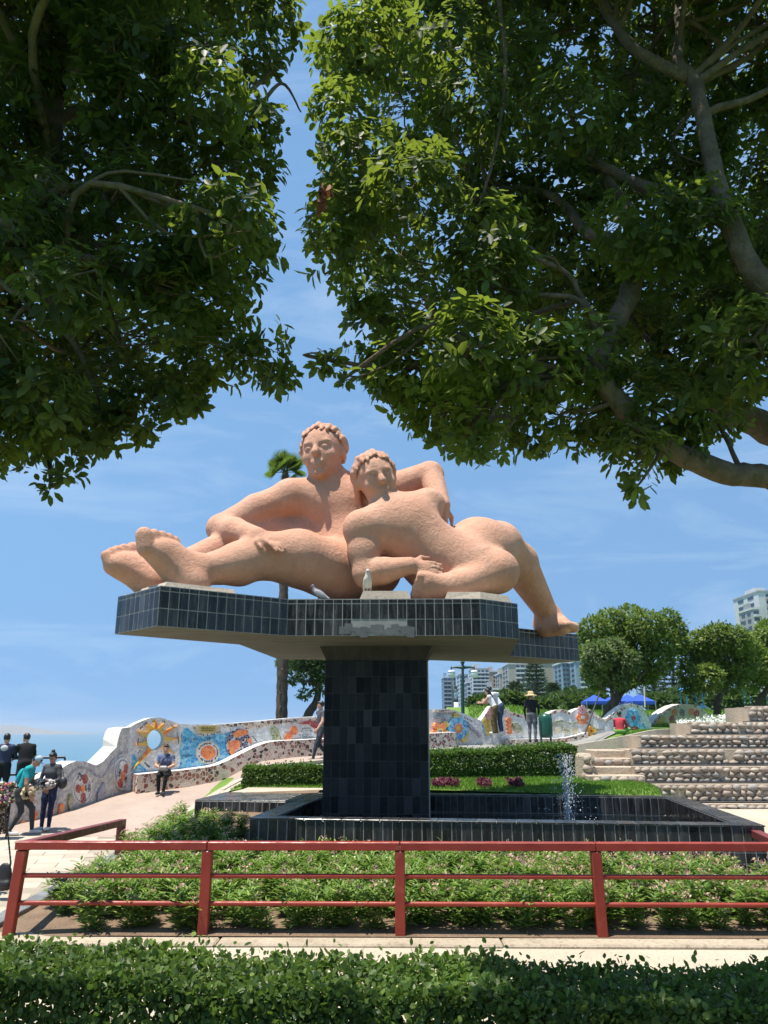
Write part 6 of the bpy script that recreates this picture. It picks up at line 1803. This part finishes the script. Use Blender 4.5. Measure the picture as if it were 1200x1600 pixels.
# two people at the sea rail, seen from behind
p = on_ground(5, 20.6)
o, m, P = person('person in a navy jacket with pale hood looking at the sea', Vector((p.x, p.y, p.z + .05)), R(8), 1.70, [M['skin_a'], cloth('navy_hooded_jacket', c4(.045, .055, .11)), cloth('dark_trousers', c4(.02, .02, .025)), BSHOE, hair], dict(ell=(-.25, .1, 1.15), wrl=(-.12, .3, 1.08), elr=(.25, .1, 1.15), wrr=(.12, .3, 1.08)), 'long', 'short', (0, 1, -.1), wide=1.15)
hd = Body(); hd.ell((0, -.11, 1.37), (.095, .04, .075), None, .01); ho = obj('hood', hd.mesh('hood', .015, [mat_plain('pale_hood', c4(.5, .5, .5), .9)]), o, m)
p = on_ground(38, 20.7)
person('person in a black jacket leaning on the sea rail', Vector((p.x, p.y, p.z + .06)), R(35), 1.72, [M['skin_a'], cloth('black_jacket', c4(.018, .018, .02)), cloth('charcoal_trousers', c4(.025, .025, .03)), BSHOE, hair], dict(chest=(0, .06, 1.25), neck=(0, .12, 1.42), head=(0, .17, 1.56), shl=(-.18, .08, 1.37), shr=(.18, .08, 1.37), ell=(-.26, .2, 1.12), wrl=(-.1, .4, 1.10), elr=(.26, .2, 1.12), wrr=(.1, .4, 1.10)), 'long', 'short', (-.4, 1, -.2), wide=1.12)
# person cut by the left frame edge
p = on_ground(-20, 12.2); p.z = gz(p.x, 12.2)
person('person in a yellow top and blue jeans cut off by the left frame edge', p, R(-60), 1.66, [M['skin_a'], cloth('yellow_top', c4(.55, .56, .20)), cloth('blue_jeans', c4(.05, .10, .22)), WSHOE, hair], None, 'short', 'long', (0, 1, 0), True, wide=1.1)
q = at(6, 1370, 12.0); tb_ = Body()
tb_.ell((0, 0, -.0), (.115, .05, .19), None, .01); tb_.cap((-.06, 0, -.1), (.06, 0, -.1), .08, .08, .02)
tb_.chain([(.08, 0, .16), (.0, .0, .50), (-.10, .0, .86)], [.014, .014, .014], .01)
o = obj('shoulder_bag', tb_.mesh('shoulder_bag', .015, [M['black']]), None, Matrix.Translation((q.x, 12.0, q.z))); tag(o, 'black shoulder bag hanging at the left frame edge', 'bag')
# souvenir stand at the left edge
q = on_ground(8, 17.2)
o = empty('souvenir_stand', q, 'dark souvenir stand hung with beads and bracelets at the left edge', 'stand')
mb = MB(); mb.box(q + Vector((0, 0, 1.02)), (.55, .3, .03)); mb.build('tray', M['black'], o)
for sx in (-.2, .2):
    mb = MB(); mb.tube([q + Vector((sx, 0, 0)), q + Vector((sx, 0, 1.0))], .02, 6); mb.build('leg', M['black'], o)
BEAD = [c4(.55, .12, .08), c4(.6, .5, .35), c4(.08, .04, .03), c4(.35, .12, .3), c4(.7, .65, .6), c4(.12, .2, .1)]
ms = [mat_plain('souvenir_bead', c, .5) for c in BEAD]
mb = MB()
for k in range(420):
    t = Vector((random.uniform(-.26, .26), random.uniform(-.16, .1), random.uniform(.72, 1.12))); s_ = random.uniform(.015, .04); mb.add([q + t + v * s_ for v in iv], jf, random.randrange(6), True)
mb.build('bead_strings', ms, o)['kind'] = 'stuff'
mb = MB(); db = [mat_plain('brown_bead', c, .6) for c in (c4(.10, .06, .04), c4(.2, .14, .09), c4(.04, .03, .02))]
for k in range(360):
    t = Vector((random.uniform(-.12, .18), random.uniform(-.14, .1), random.uniform(.12, .74))); s_ = random.uniform(.015, .035); mb.add([q + t + v * s_ for v in iv], jf, random.randrange(3), True)
mb.build('hanging_beads', db, o)['kind'] = 'stuff'
# sea rail
pts = [at(-40, 1200, 21.0), at(30, 1200, 21.2), at(100, 1200, 21.4)]
rl = empty('sea_rail', (pts[1].x, pts[1].y, gz(pts[1].x, pts[1].y)), 'dark blue pipe rail at the cliff edge behind the people', 'railing')
for z, nm in ((1.02, 'top_rail'), (.62, 'mid_rail')):
    mb = MB(); mb.tube([(q.x, q.y, gz(q.x, q.y) + z + .05) for q in pts], .035, 8); mb.build(nm, M['pipe_blue'], rl)
for q in pts:
    mb = MB(); mb.tube([(q.x, q.y, gz(q.x, q.y) - .1), (q.x, q.y, gz(q.x, q.y) + 1.05)], .03, 8); mb.build('post', M['pipe_blue'], rl)
# man walking behind the pedestal
p = at(500, 1200, 24.1); pz = at(500, 1096, 24.1).z - 1.74
person('man in a grey t-shirt and dark jeans walking along the wall beside the pedestal', Vector((p.x, 24.1, pz)), R(125), 1.74, [M['skin_a'], cloth('grey_tshirt', c4(.10, .10, .12)), cloth('dark_jeans', c4(.035, .045, .065)), BSHOE, hair],
       dict(knl=(-.10, .20, .50), anl=(-.10, .30, .10), tol=(-.11, .46, .05), knr=(.10, -.02, .48), anr=(.10, -.34, .13), tor=(.10, -.2, .045), elr=(.25, -.14, 1.14), wrr=(.26, -.06, .90), ell=(-.25, .1, 1.13), wrl=(-.25, .26, .92)), 'short', 'short', (.75, 1, -.05))
# couple leaning on the wall
p = on_ground(775, 28.25); pz = at(775, 1147, 28.25).z
OLV = cloth('olive_trousers', c4(.13, .10, .04))
lean = dict(pelvis=(0, -.05, .95), chest=(0, .10, 1.24), neck=(0, .18, 1.40), head=(0, .24, 1.54), shl=(-.17, .12, 1.36), shr=(.17, .12, 1.36), ell=(-.22, .32, 1.14), elr=(.22, .32, 1.14), wrl=(-.12, .52, 1.14), wrr=(.1, .54, 1.14), hil=(-.09, -.05, .92), hir=(.09, -.05, .92))
person('woman in a white sleeveless top and olive trousers leaning on the wall', Vector((p.x, 28.25, pz)), R(62), 1.62, [M['skin_a'], M['white_cloth'], OLV, WSHOE, hair], lean, 'none', 'long', (-.1, 1, -.2), True, flare=1.35)
p = on_ground(785, 28.45)
person('man in a white shirt and blue jeans leaning close behind the woman', Vector((p.x, 28.5, pz)), R(66), 1.76, [M['skin_a'], mat_plain('pale_shirt', c4(.62, .64, .68), .9), cloth('mid_blue_jeans', c4(.05, .08, .14)), WSHOE, hair], dict(lean, chest=(0, .16, 1.24), neck=(0, .28, 1.38), head=(0, .36, 1.50)), 'long', 'short', (.3, 1, -.2))
# man with the straw hat
p = at(833, 1160, 27.2); pz = p.z
o, m, P = person('man in a black shirt and grey trousers with a straw hat beside the bin', Vector((p.x, 27.2, pz)), R(-25), 1.64, [M['skin_b'], cloth('black_shirt', c4(.018, .018, .024)), cloth('grey_work_trousers', c4(.16, .17, .18)), BSHOE, hair],
       dict(elr=(.26, .04, 1.13), wrr=(.2, .2, .98), ell=(-.26, 0, 1.12), wrl=(-.26, .08, .88)), 'long', 'short', (.5, 1, 0), wide=1.12)
ht = MB(); ht.lathe(Vector((0, .0, 1.655)), [(.02, .12), (.07, .125), (.095, .10), (.105, .03), (.11, .005), (.19, -.01), (.235, -.035), (.23, -.042), (.11, -.008)], 20); hto = ht.build('straw_hat', M['straw'], o, m); hto['label'] = 'wide straw hat'
# child sitting in red
p = at(970, 1146, 27.4)
person('person in a bright pink red top sitting on the grass by the wall', Vector((p.x, 27.4, p.z - .05)), R(-30), 1.5, [M['skin_b'], cloth('pink_red_top', c4(.62, .06, .09)), cloth('lime_trousers', c4(.22, .45, .10)), BSHOE, hair],
       dict(pelvis=(0, -.1, .12), chest=(0, -.06, .44), neck=(0, -.03, .62), head=(0, .0, .77), shl=(-.18, -.05, .57), shr=(.18, -.05, .57), ell=(-.24, .08, .34), elr=(.24, .08, .34), wrl=(-.14, .26, .3), wrr=(.14, .26, .3), hil=(-.09, -.08, .12), hir=(.09, -.08, .12), knl=(-.28, .26, .22), knr=(.28, .26, .22), anl=(-.05, .34, .10), anr=(.08, .30, .10), tol=(.08, .38, .06), tor=(-.06, .36, .06)), 'long', 'short', (.3, 1, -.3), wide=1.1)

# ------------------------------------------------------------------ bin, lamp, tents, posts
q = at(854, 1160, 27.0); q.z = at(854, 1161, 27.0).z
o = empty('litter_bin', q, 'green capsule shaped litter bin on a post frame beside the hat man', 'litter bin')
mb = MB(); s_ = 27.0 / 1200 * .97
mb.lathe(q + Vector((0, 0, .17)), [(.06, 0), (.17, .01), (.215, .05), (.225, .12), (.225, .62), (.21, .70), (.15, .77), (.05, .80)], 20); mb.build('drum', M['iron_green'], o)
mb = MB(); mb.tube([q + Vector((-.2, -.12, -.05)), q + Vector((-.2, -.12, .72))], .035, 8); mb.build('post', M['lamp_green'], o)
mb = MB(); mb.tube([q + Vector((.16, .05, -.05)), q + Vector((.16, .05, .25))], .035, 8); mb.build('post', M['lamp_green'], o)
lb = at(723, 1128, 33); lt = at(723, 1044, 33)
o = empty('street_lamp', lb, 'dark green street lamp with two frosted globes behind the wall', 'street lamp')
mb = MB(); mb.tube([lb - Vector((0, 0, .5)), lb.lerp(lt, .5), lt], [.085, .07, .055], 10); mb.build('pole', M['lamp_green'], o)
mb = MB(); mb.lathe(lt, [(.05, 0), (.07, .1), (.05, .14), (.09, .24), (.10, .27), (.02, .28)], 10); mb.build('finial', M['lamp_green'], o)
for sx in (-1, 1):
    e = lt + Vector((sx * .48, 0, .02))
    mb = MB(); mb.tube([lt + Vector((0, 0, .02)), lt + Vector((sx * .25, 0, .04)), e], [.07, .05, .035], 8); mb.tube([e + Vector((0, 0, .05)), e - Vector((0, 0, .12))], .03, 6); arm_ = mb.build('arm', M['lamp_green'], o)
    mb = MB(); mb.lathe(e - Vector((0, 0, .40)), [(.02, -.02), (.10, .0), (.15, .07), (.165, .14), (.15, .2), (.17, .21), (.13, .28), (.05, .30)], 14); mb.build('globe', M['globe'], arm_)
for i, (px, py, d_, lab) in enumerate(((929, 1090, 58, 'blue market tent nearest the slab, left of the tree trunk'), (960, 1089, 62, 'blue market tent half hidden behind the tree trunk'), (981, 1090, 56, 'blue market tent just right of the tree trunk'), (1000, 1090, 54, 'rightmost blue market tent beside the thin pole'))):
    c = at(px, py + 6, d_); o = empty('market_tent', (c.x, d_, gz(c.x, d_)), lab, 'tent', 'blue market tents')
    mb = MB(); a = .78
    zc_ = c.z
    vs = [(c.x - a, d_ - a, zc_), (c.x + a, d_ - a, zc_), (c.x + a, d_ + a, zc_), (c.x - a, d_ + a, zc_), (c.x, d_, zc_ + .48)]
    mb.add(vs, [(0, 1, 4), (1, 2, 4), (2, 3, 4), (3, 0, 4)]); vl = [(x, y, z - .22) for x, y, z in vs[:4]]
    mb.add(vs[:4] + vl, [(0, 1, 5, 4), (1, 2, 6, 5), (2, 3, 7, 6), (3, 0, 4, 7)]); mb.build('canopy', M['tent'], o)
    for x, y, z in vs[:4]:
        mb = MB(); mb.tube([(x, y, gz(x, y) - .3), (x, y, zc_)], .03, 6); mb.build('leg', M['steel'], o)
# thin pole leaning on the tree, green guy posts, playground
mb = MB(); mb.tube([at(914, 1147, 27.2), at(937, 1082, 28.6)], .028, 8); tag(mb.build('prop_pole', M['black']), 'thin black pole leaning across the mosaic wall', 'pole')
mb = MB(); mb.tube([at(982, 1140, 30), at(969, 1095, 31.5)], .03, 8); tag(mb.build('prop_pole', M['bark_dark']), 'brown wooden prop leaning to the tree above the person in red', 'pole')
mb = MB(); mb.tube([at(1008, 1105, 40), at(1006, 1060, 40)], .04, 8); tag(mb.build('flag_pole', M['plaster']), 'thin pale pole standing behind the rightmost blue tent', 'pole')
for i, (px, lab) in enumerate(((1163, 'bright green post nearest on the knoll, left of a pair'), (1172, 'bright green post on the knoll, right of a pair'))):
    d_ = 26.5 + i; b_ = at(px + 3, 1124, d_); mb = MB(); mb.tube([b_ - Vector((0, 0, .3)), at(px, 1080 + 8 * i, d_)], .035, 8)
    for k in range(3): t_ = at(px + 1, 1090 + 9 * k, d_); mb.lathe(t_, [(.05, -.03), (.055, 0), (.05, .03)], 8)
    tag(mb.build('guard_post', M['iron_green']), lab, 'post')
c = at(1082, 1105, 60); o = empty('playground_tower', (c.x, 60, gz(c.x, 60)), 'blue playground tower with roof behind the lawn', 'playground')
for sx in (-.6, .6):
    for sy in (-.6, .6):
        mb = MB(); mb.tube([(c.x + sx, 60 + sy, gz(c.x, 60) - .3), (c.x + sx, 60 + sy, c.z + 1.4)], .05, 6); mb.build('post', M['play_blue'], o)
mb = MB(); mb.box((c.x, 60, c.z), (1.4, 1.4, .15)); mb.build('platform', M['play_blue'], o)
mb = MB(); mb.add([(c.x - .8, 59.2, c.z + 1.3), (c.x + .8, 59.2, c.z + 1.3), (c.x + .8, 60.8, c.z + 1.3), (c.x - .8, 60.8, c.z + 1.3), (c.x, 60, c.z + 1.9)], [(0, 1, 4), (1, 2, 4), (2, 3, 4), (3, 0, 4), (3, 2, 1, 0)]); mb.build('roof', M['play_blue'], o)
mb = MB(); mb.box((c.x + 1.6, 60, c.z - .4), (2.2, .5, .08), Matrix.Rotation(.6, 3, 'Y')); mb.build('slide', M['steel'], o)
# ------------------------------------------------------------------ towers along the coast
WIN = mat_plain('window_glass', c4(.05, .075, .10), .15, .5, 0, .5, 1.5)
def bmat(name, c): return mat_rough(name, tuple(x * .86 for x in c[:3]) + (1,), c, None, .15, 1.2, .85, 0, 0)
BM = dict(white=bmat('white_render', c4(.66, .66, .65)), grey=bmat('grey_render', c4(.38, .38, .38)), tan=bmat('tan_render', c4(.50, .40, .32)), pale=bmat('pale_render', c4(.55, .53, .48)), blue=bmat('blue_grey_render', c4(.26, .34, .42)), beige=bmat('beige_render', c4(.46, .41, .35)))
UW = {}
def box_mesh(name, sx, sy, sz, mat):
    k = (name, round(sx, 2), round(sy, 2), round(sz, 2), mat.name)
    if k not in UW:
        b = MB(); b.box((0, 0, 0), (sx, sy, sz)); UW[k] = b.mesh(name, mat)
    return UW[k]
def tower(label, px0, px1, py, d, mat, floors, cols, balcony=None, dep=16, blank=0, setback=None, name='apartment_tower'):
    """blank: share of the front on the left (>0) or right (<0) without windows"""
    a, b = at(px0, py, d), at(px1, py, d); z0, z1 = -2, a.z; Wd = b.x - a.x; cx = (a.x + b.x) / 2
    o = empty(name, (cx, d, z0), label, 'building', 'towers along the coast')
    mb = MB(); mb.box((cx, d + dep / 2, (z0 + z1) / 2), (Wd, dep, z1 - z0)); wl_ = mb.build('wall', BM[mat], o)
    mb = MB(); mb.box((cx, d + dep / 2, z1 + .3), (Wd + .5, dep + .5, .6)); mb.build('parapet', BM['white' if mat != 'white' else 'grey'], o)
    mb = MB(); mb.box((cx - Wd * .2, d + dep * .5, z1 + 1.7), (Wd * .3, dep * .4, 2.4)); mb.build('roof_house', BM[mat], o)
    fh = (z1 - 8 - 0) / floors if False else (z1 - z0 - 3) / floors
    x0 = a.x + (Wd * blank if blank > 0 else 0); x1 = b.x + (Wd * blank if blank < 0 else 0); cw = (x1 - x0) / cols
    for f in range(floors):
        z = z0 + 3 + fh * (f + .5)
        if z < 0: continue
        for c in range(cols):
            x = x0 + cw * (c + .5)
            obj('window', box_mesh('window', cw * .72, .3, fh * .48, WIN), o, Matrix.Translation((x, d - .02, z)))
        if balcony:
            obj('balcony', box_mesh('balcony', (x1 - x0) * .98, 1.3, fh * .34, BM[balcony]), o, Matrix.Translation(((x0 + x1) / 2, d - .66, z - fh * .42)))
    # side windows facing the park
    for f in range(floors):
        z = z0 + 3 + fh * (f + .5)
        if z < 4: continue
        for c in range(2): obj('window', box_mesh('window', .3, dep * .22, fh * .45, WIN), o, Matrix.Translation((a.x + .02, d + dep * (.3 + .4 * c), z)))
    return o
tower('slim blue grey tower at the far left of the skyline', 693, 705, 1059, 420, 'blue', 12, 2, 'grey')
tower('plain pale slab tower behind the left lamp globe', 705, 712, 1058, 425, 'pale', 12, 1, None, 14, .5)
tower('white tower with small windows just right of the lamp pole', 718, 731, 1055, 400, 'white', 13, 3, None)
tower('low grey block between the white towers under the right globe', 730, 739, 1067, 380, 'grey', 10, 2, 'white')
tower('tall stepped white tower with grey window bands', 738, 764, 1046, 370, 'white', 15, 4, 'white')
tower('tan tower with balconies behind the leaning couple', 764, 782, 1050, 390, 'tan', 14, 3, 'tan', 16, .35)
tower('narrow white tower with slanted balconies left of the wide one', 781, 795, 1053, 350, 'beige', 13, 2, 'white', 16, .3)
tower('wide tower with bright white balcony bands under the slab', 794, 850, 1038, 330, 'beige', 13, 6, 'white', 18, .2)
tower('plain beige flank tower right of the white balcony bands', 850, 871, 1036, 335, 'beige', 12, 2, None, 18, .75)
tower('low white block in the gap before the blue tower', 866, 879, 1062, 360, 'white', 9, 3, 'white')
tower('blue grey tower with glass bands beside the tree', 878, 899, 1036, 300, 'blue', 13, 4, None)
tower('pale blue glass tower just left of the broad tree', 899, 918, 1034, 290, 'blue', 12, 2, 'white', 16, .3)
tower('white stepped tower cut by the right frame edge', 1184, 1240, 925, 300, 'white', 18, 4, 'grey', 22, .18)
tower('lower wing of the white tower at the right edge', 1176, 1186, 952, 296, 'grey', 16, 1, 'white', 12)
tower('low dark roofed house in front of the tan tower', 763, 782, 1078, 260, 'grey', 4, 2, 'grey', 12)
# lighthouse
b_ = at(713, 1106, 240); t_ = at(713, 1080, 240)
o = empty('lighthouse', b_, 'small lighthouse with dark and white bands left of the lamp pole', 'lighthouse')
H_ = t_.z - b_.z; wm = BM['white']; dk = mat_plain('lighthouse_dark', c4(.06, .07, .09))
for i in range(3):
    mb = MB(); z0, z1 = b_.z - (6 if i == 0 else 0) + H_ * i / 3, b_.z + H_ * (i + 1) / 3
    r0, r1 = .78 - .08 * i, .78 - .08 * (i + 1)
    mb.lathe(Vector((b_.x, 240, 0)), [(r0, z0), (r1, z1)], 14); mb.build('band', dk if i == 1 else wm, o)
mb = MB(); mb.lathe(Vector((b_.x, 240, t_.z)), [(.75, 0), (.75, .25), (.45, .26), (.45, 1.1), (.5, 1.12), (.1, 1.7), (.05, 2.2)], 12); mb.build('lantern', dk, o)

# ------------------------------------------------------------------ thin sea haze
mb = MB(); mb.box((0, 9000, 5), (30000, 19000, 152))
n = NT('sea_haze'); n.t.nodes.remove(n.b)
pv_ = n.n('ShaderNodeVolumePrincipled'); pv_.inputs['Color'].default_value = (.66, .80, .95, 1); pv_.inputs['Density'].default_value = .0001
n.l(pv_.outputs[0], n.out.inputs['Volume'])
tag(mb.build('haze', n.m), 'pale sea haze over the coast', 'haze', None, 'stuff')
